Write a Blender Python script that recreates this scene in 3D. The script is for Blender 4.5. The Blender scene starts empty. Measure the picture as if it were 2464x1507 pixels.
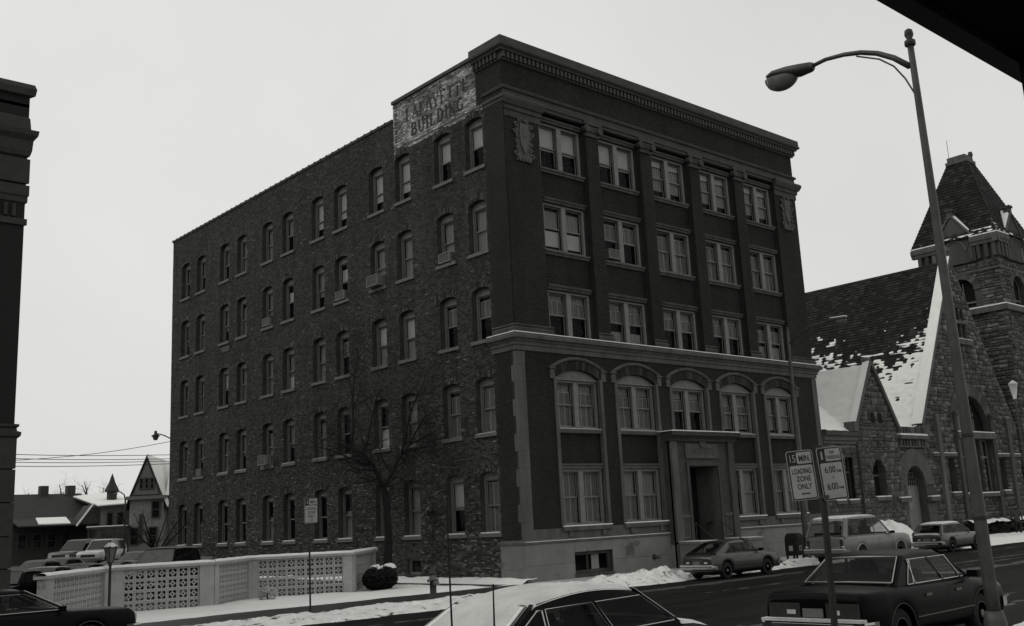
import bpy, math, random
import numpy as np
from mathutils import Vector, Matrix
random.seed(7); RNG = np.random.default_rng(7)
scene = bpy.context.scene
COL = scene.collection

# ------------------------------------------------------------------ camera
cam_d = bpy.data.cameras.new('camera'); cam = bpy.data.objects.new('camera', cam_d); COL.objects.link(cam)
cam_d.sensor_width = 36.0; cam_d.lens = 2470.667/2463*36.0; cam_d.clip_start = 0.05; cam_d.clip_end = 3000
PITCH, ROLL, YAW = 0.20117, -0.05, 0.7318
CAM = (-27.266, -30.231, 2.300)
def cam_axes():
    f = Vector((math.sin(YAW)*math.cos(PITCH), math.cos(YAW)*math.cos(PITCH), math.sin(PITCH)))
    r = Vector((math.cos(YAW), -math.sin(YAW), 0)); u = r.cross(f)
    return r*math.cos(ROLL)+u*math.sin(ROLL), -r*math.sin(ROLL)+u*math.cos(ROLL), f
_r, _u, _f = cam_axes()
cam.matrix_world = Matrix(((_r.x, _u.x, -_f.x, CAM[0]), (_r.y, _u.y, -_f.y, CAM[1]), (_r.z, _u.z, -_f.z, CAM[2]), (0, 0, 0, 1)))
scene.camera = cam
def ray_to(px, py, axis, val):
    """photo pixel (2463 px wide view) -> world point where its ray meets the plane axis=val"""
    k = 2470.667; d = _r*((px-1231.5)/k)-_u*((py-753.5)/k)+_f
    t = (val-CAM[axis])/d[axis]
    return Vector(CAM)+d*t

# ------------------------------------------------------------------ overcast sky and weak sun
SUN_EL, SUN_ROT = math.radians(42), math.radians(300)
world = bpy.data.worlds.new('World'); scene.world = world; world.use_nodes = True
nt = world.node_tree; nt.nodes.clear()
wo = nt.nodes.new('ShaderNodeOutputWorld'); bg = nt.nodes.new('ShaderNodeBackground')
sky = nt.nodes.new('ShaderNodeTexSky'); sky.sky_type = 'NISHITA'; sky.sun_disc = False
sky.sun_elevation = SUN_EL; sky.sun_rotation = SUN_ROT; sky.air_density = 1.0; sky.dust_density = 6.0; sky.ozone_density = 1.0
bw = nt.nodes.new('ShaderNodeRGBToBW'); comb = nt.nodes.new('ShaderNodeMix'); comb.data_type = 'RGBA'
comb.inputs[0].default_value = 0.95; comb.inputs[7].default_value = (7.45, 7.5, 7.25, 1)
nt.links.new(sky.outputs[0], bw.inputs[0]); nt.links.new(bw.outputs[0], comb.inputs[6])
cn = nt.nodes.new('ShaderNodeTexNoise'); cn.inputs['Scale'].default_value = 1.6; cn.inputs['Detail'].default_value = 5; ctc = nt.nodes.new('ShaderNodeTexCoord')
cmul = nt.nodes.new('ShaderNodeMath'); cmul.operation = 'MULTIPLY_ADD'; cmul.inputs[1].default_value = .44; cmul.inputs[2].default_value = .78
cmx = nt.nodes.new('ShaderNodeMix'); cmx.data_type = 'RGBA'; cmx.blend_type = 'MULTIPLY'; cmx.inputs[0].default_value = 1
nt.links.new(ctc.outputs['Generated'], cn.inputs[0]); nt.links.new(cn.outputs[0], cmul.inputs[0]); nt.links.new(comb.outputs[2], cmx.inputs[6]); nt.links.new(cmul.outputs[0], cmx.inputs[7])
nt.links.new(cmx.outputs[2], bg.inputs[0]); bg.inputs[1].default_value = 0.1
nt.links.new(bg.outputs[0], wo.inputs[0])
sd = bpy.data.lights.new('sun', 'SUN'); sd.energy = 0.5; sd.angle = math.radians(35); sd.color = (1, 0.985, 0.95)
sun = bpy.data.objects.new('sun', sd); COL.objects.link(sun)
# sun stands behind the cloud to the left, beyond the side wall
_az = math.radians(300)
_sdir = Vector((math.sin(_az)*math.cos(SUN_EL), math.cos(_az)*math.cos(SUN_EL), math.sin(SUN_EL)))
sun.location = (-40, -60, 60); sun.rotation_euler = (-_sdir).to_track_quat('-Z', 'Y').to_euler()
scene.view_settings.view_transform = 'Standard'; scene.view_settings.look = 'None'
scene.view_settings.exposure = 0.0; scene.view_settings.gamma = 1.0; scene.view_settings.use_curve_mapping = False

# ------------------------------------------------------------------ materials
MAT = {}
def _new(name):
    m = bpy.data.materials.new(name); m.use_nodes = True; n = m.node_tree; n.nodes.clear()
    o = n.nodes.new('ShaderNodeOutputMaterial'); b = n.nodes.new('ShaderNodeBsdfPrincipled')
    n.links.new(b.outputs[0], o.inputs[0]); MAT[name] = m
    return m, n, b
def grey(g): return (g, g*0.998, g*0.97, 1)
def mat(name, g, rough=0.8, var=0.25, scale=3.0, bump=0.0, bscale=40.0, metal=0.0, spec=0.3, stretch=(1, 1, 1), spots=0.0, spot_g=0.05, spot_scale=6.0, coat=0.0):
    """plain grey surface with two octaves of noise; spots = dirt flecks with their own shape"""
    m, n, b = _new(name); L = n.links.new
    b.inputs['Roughness'].default_value = rough; b.inputs['Metallic'].default_value = metal
    b.inputs['Specular IOR Level'].default_value = spec; b.inputs['Coat Weight'].default_value = coat
    b.inputs['Coat Roughness'].default_value = 0.08
    tc = n.nodes.new('ShaderNodeTexCoord'); mp = n.nodes.new('ShaderNodeMapping'); mp.inputs['Scale'].default_value = stretch
    L(tc.outputs['Object'], mp.inputs[0])
    no = n.nodes.new('ShaderNodeTexNoise'); no.inputs['Scale'].default_value = scale; no.inputs['Detail'].default_value = 8; no.inputs['Roughness'].default_value = 0.65
    L(mp.outputs[0], no.inputs[0])
    rp = n.nodes.new('ShaderNodeValToRGB'); rp.color_ramp.elements[0].position = 0.3; rp.color_ramp.elements[1].position = 0.72
    rp.color_ramp.elements[0].color = grey(g*(1-var)); rp.color_ramp.elements[1].color = grey(min(.95, g*(1+var)))
    L(no.outputs[0], rp.inputs[0]); col = rp.outputs[0]
    if spots > 0:
        n2 = n.nodes.new('ShaderNodeTexNoise'); n2.inputs['Scale'].default_value = spot_scale; n2.inputs['Detail'].default_value = 6; n2.inputs['Roughness'].default_value = .7
        L(mp.outputs[0], n2.inputs[0])
        r2 = n.nodes.new('ShaderNodeValToRGB'); r2.color_ramp.elements[0].position = 1-spots; r2.color_ramp.elements[1].position = min(1, 1-spots+.08)
        L(n2.outputs[0], r2.inputs[0])
        mx = n.nodes.new('ShaderNodeMix'); mx.data_type = 'RGBA'; mx.inputs[7].default_value = grey(spot_g)
        L(r2.outputs[0], mx.inputs[0]); L(col, mx.inputs[6]); col = mx.outputs[2]
    L(col, b.inputs['Base Color'])
    if bump > 0:
        nb = n.nodes.new('ShaderNodeTexNoise'); nb.inputs['Scale'].default_value = bscale; nb.inputs['Detail'].default_value = 5
        L(mp.outputs[0], nb.inputs[0])
        bp = n.nodes.new('ShaderNodeBump'); bp.inputs['Strength'].default_value = bump; bp.inputs['Distance'].default_value = 0.03
        L(nb.outputs[0], bp.inputs['Height']); L(bp.outputs[0], b.inputs['Normal'])
    return m
def mat_attr(name, lo, hi, rough=0.85, src='tone', bump=.3, bscale=30.):
    """tone of each single piece comes from its own attribute, or from the object's random number"""
    m, n, b = _new(name); L = n.links.new
    if src == 'tone':
        a = n.nodes.new('ShaderNodeAttribute'); a.attribute_name = 'tone'; fac = a.outputs['Fac']
    else:
        a = n.nodes.new('ShaderNodeObjectInfo'); fac = a.outputs['Random']
    rp = n.nodes.new('ShaderNodeValToRGB'); cr = rp.color_ramp
    cr.elements[0].position = 0; cr.elements[0].color = grey(lo); cr.elements[1].position = 1; cr.elements[1].color = grey(hi)
    e = cr.elements.new(.72); e.color = grey(lo+(hi-lo)*.38)
    L(fac, rp.inputs[0])
    tc = n.nodes.new('ShaderNodeTexCoord'); no = n.nodes.new('ShaderNodeTexNoise'); no.inputs['Scale'].default_value = bscale; no.inputs['Detail'].default_value = 6
    L(tc.outputs['Object'], no.inputs[0])
    n2 = n.nodes.new('ShaderNodeTexNoise'); n2.inputs['Scale'].default_value = .45; n2.inputs['Detail'].default_value = 7; n2.inputs['Roughness'].default_value = .6
    mp2 = n.nodes.new('ShaderNodeMapping'); mp2.inputs['Scale'].default_value = (1.6, 1.6, .42); L(tc.outputs['Object'], mp2.inputs[0]); L(mp2.outputs[0], n2.inputs[0])
    ml = n.nodes.new('ShaderNodeMath'); ml.operation = 'MULTIPLY_ADD'; ml.inputs[1].default_value = 1.5; ml.inputs[2].default_value = 0.25
    L(n2.outputs[0], ml.inputs[0])
    mu = n.nodes.new('ShaderNodeMix'); mu.data_type = 'RGBA'; mu.blend_type = 'MULTIPLY'; mu.inputs[0].default_value = 1
    L(rp.outputs[0], mu.inputs[6]); L(ml.outputs[0], mu.inputs[7]); L(mu.outputs[2], b.inputs['Base Color'])
    bp = n.nodes.new('ShaderNodeBump'); bp.inputs['Strength'].default_value = bump; bp.inputs['Distance'].default_value = .02
    L(no.outputs[0], bp.inputs['Height']); L(bp.outputs[0], b.inputs['Normal'])
    b.inputs['Roughness'].default_value = rough; b.inputs['Specular IOR Level'].default_value = .2
    return m
def mat_glass(name, tint=.02, clear=.7, rough=.04, wave=0.03):
    m = bpy.data.materials.new(name); m.use_nodes = True; n = m.node_tree; n.nodes.clear(); MAT[name] = m; L = n.links.new
    o = n.nodes.new('ShaderNodeOutputMaterial'); t = n.nodes.new('ShaderNodeBsdfTransparent'); t.inputs[0].default_value = (.9, .9, .9, 1)
    p = n.nodes.new('ShaderNodeBsdfPrincipled'); p.inputs['Base Color'].default_value = grey(tint); p.inputs['Roughness'].default_value = rough; p.inputs['IOR'].default_value = 1.5
    tc = n.nodes.new('ShaderNodeTexCoord'); no = n.nodes.new('ShaderNodeTexNoise'); no.inputs['Scale'].default_value = 1.3; L(tc.outputs['Object'], no.inputs[0])
    bp = n.nodes.new('ShaderNodeBump'); bp.inputs['Strength'].default_value = wave; bp.inputs['Distance'].default_value = .3; L(no.outputs[0], bp.inputs['Height']); L(bp.outputs[0], p.inputs['Normal'])
    mx = n.nodes.new('ShaderNodeMixShader'); lw = n.nodes.new('ShaderNodeLayerWeight'); fr = n.nodes.new('ShaderNodeMath'); fr.operation = 'POWER'; fr.inputs[1].default_value = 4.0; L(lw.outputs['Facing'], fr.inputs[0])
    ma = n.nodes.new('ShaderNodeMath'); ma.operation = 'ADD'; ma.inputs[1].default_value = 1-clear; ma.use_clamp = True
    L(fr.outputs[0], ma.inputs[0]); L(ma.outputs[0], mx.inputs[0]); L(t.outputs[0], mx.inputs[1]); L(p.outputs[0], mx.inputs[2]); L(mx.outputs[0], o.inputs[0])
    return m
def mat_worn(name, g, keep=.62, scale=9.):
    """old flaking paint: bare patches let the brick below show"""
    m = bpy.data.materials.new(name); m.use_nodes = True; n = m.node_tree; n.nodes.clear(); MAT[name] = m; L = n.links.new
    o = n.nodes.new('ShaderNodeOutputMaterial'); t = n.nodes.new('ShaderNodeBsdfTransparent'); p = n.nodes.new('ShaderNodeBsdfPrincipled')
    p.inputs['Base Color'].default_value = grey(g); p.inputs['Roughness'].default_value = .9
    tc = n.nodes.new('ShaderNodeTexCoord'); no = n.nodes.new('ShaderNodeTexNoise'); no.inputs['Scale'].default_value = scale; no.inputs['Detail'].default_value = 8; no.inputs['Roughness'].default_value = .75
    rp = n.nodes.new('ShaderNodeValToRGB'); rp.color_ramp.elements[0].position = keep-.05; rp.color_ramp.elements[1].position = keep+.06
    rp.color_ramp.elements[0].color = (1, 1, 1, 1); rp.color_ramp.elements[1].color = (0, 0, 0, 1)
    L(tc.outputs['Object'], no.inputs[0]); L(no.outputs[0], rp.inputs[0])
    mx = n.nodes.new('ShaderNodeMixShader'); L(rp.outputs[0], mx.inputs[0]); L(t.outputs[0], mx.inputs[1]); L(p.outputs[0], mx.inputs[2]); L(mx.outputs[0], o.inputs[0])
    return m
mat_attr('common_brick', .015, .17, bump=.08); mat_attr('pressed_brick', .017, .045, bump=.15); mat_attr('brick_single', .018, .18, src='rand')
mat_attr('painted_brick', .05, .62, bscale=60)
mat_attr('ashlar', .045, .17, bscale=9., bump=.5); mat_attr('shingle', .006, .03, rough=.8)
mat('mortar', .05, .95, .4, 2.5); mat('mortar_dark', .022, .95, .3, 2.5); mat('mortar_pale', .06, .95, .3, 2)
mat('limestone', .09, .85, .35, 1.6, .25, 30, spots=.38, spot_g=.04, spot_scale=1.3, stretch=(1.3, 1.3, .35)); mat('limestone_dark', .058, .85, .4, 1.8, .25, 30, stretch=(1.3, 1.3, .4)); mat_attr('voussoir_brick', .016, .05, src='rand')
mat('plinth_stone', .17, .85, .25, .7, .3, 18, spots=.42, spot_g=.075, spot_scale=.55)
mat('dark_stone', .05, .8, .3, 2, .2, 25)
mat('window_paint', .17, .6, .2, 5); mat('window_paint_side', .15, .65, .25, 5); mat('sash_dark', .06, .5, .2, 6)
mat('blind', .62, .8, .08, 4); mat('curtain', .34, .9, .25, 5, stretch=(6, 6, .3)); mat('shutter', .2, .8, .2, 5); mat('shutter_rail', .5, .7, .1, 5)
mat('interior', .004, .95, .3, 1)  # near-black: the darkness of unlit insides put into the colour
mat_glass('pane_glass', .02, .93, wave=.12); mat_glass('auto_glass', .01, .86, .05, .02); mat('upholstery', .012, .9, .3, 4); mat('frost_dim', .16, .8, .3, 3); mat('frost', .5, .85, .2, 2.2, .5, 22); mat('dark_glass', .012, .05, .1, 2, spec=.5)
mat('car_glass', .012, .07, .3, 1.5, spec=.45)
mat('sill_stone', .12, .85, .2, 4); mat('coping', .03, .7, .3, 3)
mat('snow', .80, .75, .06, 2.0, .55, 9, spec=.2); mat('snow_dirty', .70, .8, .22, 3, 1.0, 7, spots=.44, spot_g=.07, spot_scale=2.6)
mat('snow_thin', .66, .8, .14, 5, .5, 14); mat('snow_path', .42, .8, .35, 1.2, .6, 10)
mat('asphalt_wet', .010, .7, .9, .8, .35, 45, spec=.06, stretch=(.25, 1.6, 1)); mat('sidewalk_wet', .03, .55, .5, .9, .3, 25, spec=.25); mat('kerb', .085, .8, .35, 3, .3, 20)
mat('ground_far', .3, .9, .5, .08, .3, 2); mat('slush', .05, .6, .5, 1.5, .5, 20); mat('lot', .05, .6, .5, .4, .3, 20)
mat('breeze', .34, .85, .2, 1.6, .35, 35, spots=.36, spot_g=.12, spot_scale=1.3)
mat('bark', .012, .9, .4, 6, .6, 30); mat('twig', .014, .9, .3, 8)
mat('hedge', .012, .9, .5, 9)
mat('metal_grey', .06, .5, .35, 3, metal=.2); mat('metal_dark', .025, .5, .3, 4, metal=.2); mat('post_dark', .03, .55, .35, 5, metal=.2)
mat('sign_white', .30, .55, .12, 5); mat('sign_black', .012, .5, .15, 5)
mat('ac_case', .20, .55, .15, 6); mat('ac_grille', .04, .6, .3, 30)
mat('chrome', .36, .2, .1, 3, metal=1.0); mat('rubber', .012, .9, .3, 10); mat('rim', .07, .45, .3, 6, metal=.4); mat('underbody', .008, .9, .2, 5)
mat('lamp_glass', .13, .15, .15, 4); mat('lens_red', .03, .2, .2, 9); mat('lens_clear', .45, .15, .1, 6); mat('plate', .12, .5, .15, 12)
mat('paint_dark', .003, .36, .3, 2, spec=.05, coat=.0); mat('paint_black', .003, .4, .3, 2, spec=.08, coat=.0)
mat('paint_mid', .03, .35, .2, 1.5, spec=.4, coat=.3); mat('paint_light', .15, .4, .2, 1.6, spec=.4, coat=.2); mat('paint_grey', .06, .32, .2, 1.6, spec=.4, coat=.3); mat('paint_white', .5, .35, .1, 2, coat=.3)
mat('clapboard', .15, .8, .2, 3, stretch=(.4, .4, 14)); mat('stucco', .22, .9, .2, 3); mat('house_dark', .05, .85, .3, 2.5, stretch=(.5, .5, 10)); mat('house_roof', .035, .85, .35, 4, stretch=(1, 1, 5))
mat('brick_black', .010, .8, .4, 3, stretch=(1, 1, 12)); mat('terracotta_dark', .03, .7, .3, 4); mat('brick_far', .05, .9, .3, 5)
mat('coat', .06, .9, .3, 9); mat('trousers', .012, .9, .3, 9); mat('skin', .25, .6, .1, 9); mat('bag', .01, .6, .2, 9); mat('boots', .008, .6, .2, 9)
mat('mailbox', .012, .45, .2, 5, metal=.1); mat('hydrant', .03, .5, .4, 8); mat('hydrant_cap', .14, .5, .3, 8)
mat('door_wood', .16, .6, .2, 2, stretch=(3, 3, .3)); mat('wire', .01, .6, .1, 2)
mat_worn('letter_paint', .02, .62, 7.); mat_worn('letter_faded', .025, .56, 6.)

# ------------------------------------------------------------------ mesh builder
class MB:
    def __init__(s): s.v = []; s.f = []; s.sm = False
    def add(s, vs, fs):
        o = len(s.v); s.v += [tuple(p) for p in vs]; s.f += [tuple(i+o for i in f) for f in fs]; return s
    def quad(s, a, b, c, d): return s.add([a, b, c, d], [(0, 1, 2, 3)])
    def poly(s, pts): return s.add(pts, [tuple(range(len(pts)))])
    def box(s, x0, y0, z0, x1, y1, z1):
        return s.add([(x0, y0, z0), (x1, y0, z0), (x1, y1, z0), (x0, y1, z0), (x0, y0, z1), (x1, y0, z1), (x1, y1, z1), (x0, y1, z1)],
                     [(0, 3, 2, 1), (4, 5, 6, 7), (0, 1, 5, 4), (1, 2, 6, 5), (2, 3, 7, 6), (3, 0, 4, 7)])
    def obox(s, c, ax, h):
        c = Vector(c); a = [Vector(ax[i])*h[i] for i in range(3)]; vs = []
        for k in (-1, 1):
            for i, j in ((-1, -1), (1, -1), (1, 1), (-1, 1)): vs.append(c+a[0]*i+a[1]*j+a[2]*k)
        return s.add(vs, [(0, 3, 2, 1), (4, 5, 6, 7), (0, 1, 5, 4), (1, 2, 6, 5), (2, 3, 7, 6), (3, 0, 4, 7)])
    def prism(s, pts, vec):
        n = len(pts); vec = Vector(vec); a = [Vector(p) for p in pts]; b = [p+vec for p in a]
        fs = [tuple(range(n-1, -1, -1)), tuple(range(n, 2*n))]+[(i, (i+1) % n, n+(i+1) % n, n+i) for i in range(n)]
        return s.add(a+b, fs)
    def tube(s, pts, rad, n=8, cap=True):
        pts = [Vector(p) for p in pts]; m = len(pts)
        if not hasattr(rad, '__len__'): rad = [rad]*m
        o = len(s.v); up0 = None
        for i, p in enumerate(pts):
            d = (pts[min(i+1, m-1)]-pts[max(i-1, 0)]).normalized()
            if up0 is None: up0 = Vector((0, 0, 1)) if abs(d.z) < .9 else Vector((1, 0, 0))
            a = d.cross(up0)
            if a.length < 1e-4: a = d.cross(Vector((1, 0.3, 0)))
            a.normalize(); b = a.cross(d).normalized(); up0 = b
            for k in range(n):
                t = 2*math.pi*k/n; s.v.append(tuple(p+(a*math.cos(t)+b*math.sin(t))*rad[i]))
        for i in range(m-1):
            for k in range(n):
                q = (k+1) % n; s.f.append((o+i*n+k, o+i*n+q, o+(i+1)*n+q, o+(i+1)*n+k))
        if cap: s.f.append(tuple(o+k for k in range(n-1, -1, -1))); s.f.append(tuple(o+(m-1)*n+k for k in range(n)))
        return s
    def lathe(s, prof, c=(0, 0, 0), n=16, axis='z'):
        o = len(s.v); c = Vector(c)
        for r, z in prof:
            for k in range(n):
                t = 2*math.pi*k/n; x, y = r*math.cos(t), r*math.sin(t)
                p = Vector((x, y, z)) if axis == 'z' else (Vector((x, z, y)) if axis == 'y' else Vector((z, x, y)))
                s.v.append(tuple(c+p))
        for i in range(len(prof)-1):
            for k in range(n):
                q = (k+1) % n; s.f.append((o+i*n+k, o+i*n+q, o+(i+1)*n+q, o+(i+1)*n+k))
        s.f.append(tuple(o+k for k in range(n))); s.f.append(tuple(o+(len(prof)-1)*n+k for k in range(n)))
        return s
    def ribbon(s, T, pts, w, d=0.0):
        """flat stroke of width w along 2-D points, mapped by T(u,v,d)"""
        for i in range(len(pts)-1):
            a, b = Vector(pts[i]), Vector(pts[i+1]); t = (b-a)
            if t.length < 1e-6: continue
            t.normalize(); nn = Vector((-t.y, t.x))*w/2; e = t*(w*.12 if 0 < i else 0)
            s.quad(*[T(q.x, q.y, d) for q in (a-nn-e, b-nn, b+nn, a+nn-e)])
        return s
ORG = {}
def org(o): return ORG.get(o.name, Vector((0, 0, 0)))
def mesh_of(name, mb, m, smooth=False, off=Vector((0, 0, 0))):
    me = bpy.data.meshes.new(name)
    me.from_pydata([(v[0]-off[0], v[1]-off[1], v[2]-off[2]) for v in mb.v], [], mb.f); me.materials.append(MAT[m])
    if smooth: me.polygons.foreach_set('use_smooth', [True]*len(me.polygons))
    me.update(); return me
def props(o, label=None, cat=None, group=None, kind=None):
    if label: o['label'] = label
    if cat: o['category'] = cat
    if group: o['group'] = group
    if kind: o['kind'] = kind
    return o
def thing(name, loc, label, cat, group=None, rz=0.0):
    o = bpy.data.objects.new(name, None); COL.objects.link(o); o.location = loc; o.rotation_euler = (0, 0, rz); o.empty_display_size = .2
    ORG[o.name] = Vector(loc); return props(o, label, cat, group)
def part(name, mb, m, parent, smooth=False, local=False, label=None, kind=None):
    """mesh given in world coordinates (or in the parent's own when local)"""
    off = Vector((0, 0, 0)) if local else org(parent)
    o = bpy.data.objects.new(name, mesh_of(name, mb, m, smooth, off)); COL.objects.link(o); o.parent = parent
    ORG[o.name] = off; return props(o, label, kind=kind)
def inst(name, me, parent, loc, scale=(1, 1, 1), rz=0.0, local=False, label=None):
    o = bpy.data.objects.new(name, me); COL.objects.link(o); o.parent = parent
    w = Vector(loc); o.location = w if local else w-org(parent); o.scale = scale; o.rotation_euler = (0, 0, rz)
    ORG[o.name] = w; return props(o, label)
def solo(name, mb, m, label, cat, group=None, smooth=False, kind=None, base=None):
    off = Vector(base) if base else Vector((0, 0, 0))
    o = bpy.data.objects.new(name, mesh_of(name, mb, m, smooth, off)); COL.objects.link(o); o.location = off
    ORG[o.name] = off; return props(o, label, cat, group, kind)
def structure(name, mb, m, smooth=False):
    o = bpy.data.objects.new(name, mesh_of(name, mb, m, smooth)); COL.objects.link(o); o['kind'] = 'structure'; return o

# value noise, vectorised
def _hash(i, j, s): 
    h = np.sin(i*127.1+j*311.7+s*74.7)*43758.5453
    return h-np.floor(h)
def vnoise(x, y, s=0):
    x = np.asarray(x, float); y = np.asarray(y, float); i = np.floor(x); j = np.floor(y); fx = x-i; fy = y-j
    fx = fx*fx*(3-2*fx); fy = fy*fy*(3-2*fy)
    a, b, c, d = _hash(i, j, s), _hash(i+1, j, s), _hash(i, j+1, s), _hash(i+1, j+1, s)
    return (a*(1-fx)+b*fx)*(1-fy)+(c*(1-fx)+d*fx)*fy
def fbm(x, y, s=0, oct=4):
    t = 0; a = .5; f = 1.
    for k in range(oct): t = t+a*vnoise(np.asarray(x)*f, np.asarray(y)*f, s+k); a *= .5; f *= 2.03
    return t/(1-.5**oct)

# many little blocks in one mesh, each with its own tone; rows: (u0,u1,v0,v1,depth0,depth1,tone,bulge)
def blocks_mesh(name, T, rows, m):
    R = np.array(rows, float); n = len(R); r = R[:, 7].any()
    per = 9 if r else 8
    V = np.zeros((n, per, 3)); cs = [(0, 2), (1, 2), (1, 3), (0, 3)]
    for k, (a, b) in enumerate(cs):
        V[:, k] = np.stack(T(R[:, a], R[:, b], R[:, 4]), -1); V[:, 4+k] = np.stack(T(R[:, a], R[:, b], R[:, 5]), -1)
    if r:
        jt = (RNG.random((n, 4, 3))-.5)*.055; V[:, :4] += jt; V[:, 4:8] += jt
        V[:, 8] = np.stack(T((R[:, 0]+R[:, 1])/2+ (RNG.random(n)-.5)*.3*(R[:, 1]-R[:, 0]), (R[:, 2]+R[:, 3])/2+(RNG.random(n)-.5)*.3*(R[:, 3]-R[:, 2]), R[:, 5]+R[:, 7]), -1)
    sides = [(k, (k+1) % 4, 4+(k+1) % 4, 4+k) for k in range(4)]
    base = (np.arange(n)*per)
    quads = sides+([] if r else [(4, 5, 6, 7)])
    q = (base[:, None, None]+np.array(quads)[None]).reshape(-1, 4)
    loops = q.reshape(-1); tot = np.full(len(q), 4)
    if r:
        t = (base[:, None, None]+np.array([(4+k, 4+(k+1) % 4, 8) for k in range(4)])[None]).reshape(-1, 3)
        loops = np.concatenate([loops, t.reshape(-1)]); tot = np.concatenate([tot, np.full(len(t), 3)])
    me = bpy.data.meshes.new(name); me.vertices.add(n*per); me.vertices.foreach_set('co', V.reshape(-1))
    me.loops.add(len(loops)); me.loops.foreach_set('vertex_index', loops.astype(np.int32))
    me.polygons.add(len(tot)); st = np.concatenate([[0], np.cumsum(tot)[:-1]]); me.polygons.foreach_set('loop_start', st.astype(np.int32)); me.polygons.foreach_set('loop_total', tot.astype(np.int32))
    at = me.attributes.new('tone', 'FLOAT', 'POINT'); at.data.foreach_set('value', np.repeat(R[:, 6], per))
    me.materials.append(MAT[m]); me.update(); me.validate(); return me
def blocks(name, T, rows, m, parent, kind='stuff', label=None):
    o = bpy.data.objects.new(name, blocks_mesh(name, T, rows, m)); COL.objects.link(o); o.parent = parent
    o.location = -org(parent); return props(o, label, kind=kind)
def subtract(iv, a, b):
    out = []
    for p, q in iv:
        if b <= p or a >= q: out.append((p, q)); continue
        if a > p: out.append((p, a))
        if b < q: out.append((b, q))
    return out
def brick_rows(u0, u1, v0, v1, holes, bl, bh, j, depth=(-.02, .012), jit=.004, tone=None, header=6, minlen=.03):
    """running bond between u0..u1, v0..v1; holes = list of (ua,ub,va,vb) or callables v->(ua,ub)|None"""
    rows = []; c = 0; v = v0
    while v+bh <= v1+1e-6:
        vm = v+bh/2; iv = [(u0, u1)]
        for h in holes:
            if callable(h):
                t = h(vm)
                if t: iv = subtract(iv, *t)
            elif h[2]-bh*.45 < vm < h[3]+bh*.45: iv = subtract(iv, h[0], h[1])
        l = bl/2 if (header and c % header == header-1) else bl
        off = u0-(l*.5 if c % 2 else 0)-l
        for p, q in iv:
            k = math.floor((p-off)/l); x = off+k*l
            while x < q:
                a, b = max(x+j/2, p), min(x+l-j/2, q)
                if b-a > minlen:
                    d = depth[1]+random.uniform(-jit, jit)
                    rows.append((a, b, v+j/2, v+bh-j/2, depth[0], d, tone(.5*(a+b), vm) if tone else random.random(), 0))
                x += l
        v += bh; c += 1
    return rows
def wall_grid(mb, T, u0, u1, v0, v1, ops, d=0.0):
    us = sorted({u0, u1, *[x for o in ops for x in (o[0], o[1]) if u0 < x < u1]}); vs = sorted({v0, v1, *[x for o in ops for x in (o[2], o[3]) if v0 < x < v1]})
    for i in range(len(us)-1):
        for k in range(len(vs)-1):
            um, vm = (us[i]+us[i+1])/2, (vs[k]+vs[k+1])/2
            if any(o[0] < um < o[1] and o[2] < vm < o[3] for o in ops): continue
            mb.quad(T(us[i], vs[k], d), T(us[i+1], vs[k], d), T(us[i+1], vs[k+1], d), T(us[i], vs[k+1], d))
def arc_pts(ua, ub, vs, rise, n=10):
    """segmental arch from (ua,vs) to (ub,vs), crown at vs+rise"""
    w = (ub-ua)/2; r = (w*w+rise*rise)/(2*rise); cx = (ua+ub)/2; cz = vs+rise-r; a0 = math.asin(min(1, w/r))
    if rise > w: a0 = math.pi-a0
    return [(cx+r*math.sin(-a0+2*a0*i/n), cz+r*math.cos(-a0+2*a0*i/n)) for i in range(n+1)], (cx, cz, r, a0)
def arch_fill(mb, T, ua, ub, vs, rise, d=0.0, dep=.25, n=10):
    """wall corners above the arch curve, soffit and jamb tops"""
    p, _ = arc_pts(ua, ub, vs, rise, n); top = vs+rise; h = n//2
    for i in range(h): mb.poly([T(ua, top, d), T(*p[i], d), T(*p[i+1], d)])
    for i in range(h, n): mb.poly([T(ub, top, d), T(*p[i], d), T(*p[i+1], d)])
    for i in range(n): mb.quad(T(*p[i], d), T(*p[i+1], d), T(*p[i+1], d-dep), T(*p[i], d-dep))
def jambs(mb, T, ua, ub, va, vb, d=0.0, dep=.25, top=False):
    mb.quad(T(ua, va, d), T(ua, vb, d), T(ua, vb, d-dep), T(ua, va, d-dep)); mb.quad(T(ub, va, d), T(ub, vb, d), T(ub, vb, d-dep), T(ub, va, d-dep))
    mb.quad(T(ua, va, d), T(ub, va, d), T(ub, va, d-dep), T(ua, va, d-dep))
    if top: mb.quad(T(ua, vb, d), T(ub, vb, d), T(ub, vb, d-dep), T(ua, vb, d-dep))
def tbox(mb, T, u0, u1, v0, v1, d0, d1):
    p = [T(u0, v0, d0), T(u1, v0, d0), T(u1, v1, d0), T(u0, v1, d0), T(u0, v0, d1), T(u1, v0, d1), T(u1, v1, d1), T(u0, v1, d1)]
    return mb.add(p, [(0, 1, 2, 3), (4, 7, 6, 5), (0, 4, 5, 1), (1, 5, 6, 2), (2, 6, 7, 3), (3, 7, 4, 0)])
def mould(mb, T, prof, u0, u1, end0=0.0, end1=0.0):
    """moulding profile [(v,d)...] swept along u; ends extend with depth (mitre) by end0/end1 * d"""
    for i in range(len(prof)-1):
        (va, da), (vb, db) = prof[i], prof[i+1]
        mb.quad(T(u0-end0*da, va, da), T(u1+end1*da, va, da), T(u1+end1*db, vb, db), T(u0-end0*db, vb, db))
    mb.poly([T(u0-end0*d, v, d) for v, d in prof]); mb.poly([T(u1+end1*d, v, d) for v, d in prof][::-1])
    return mb
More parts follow.
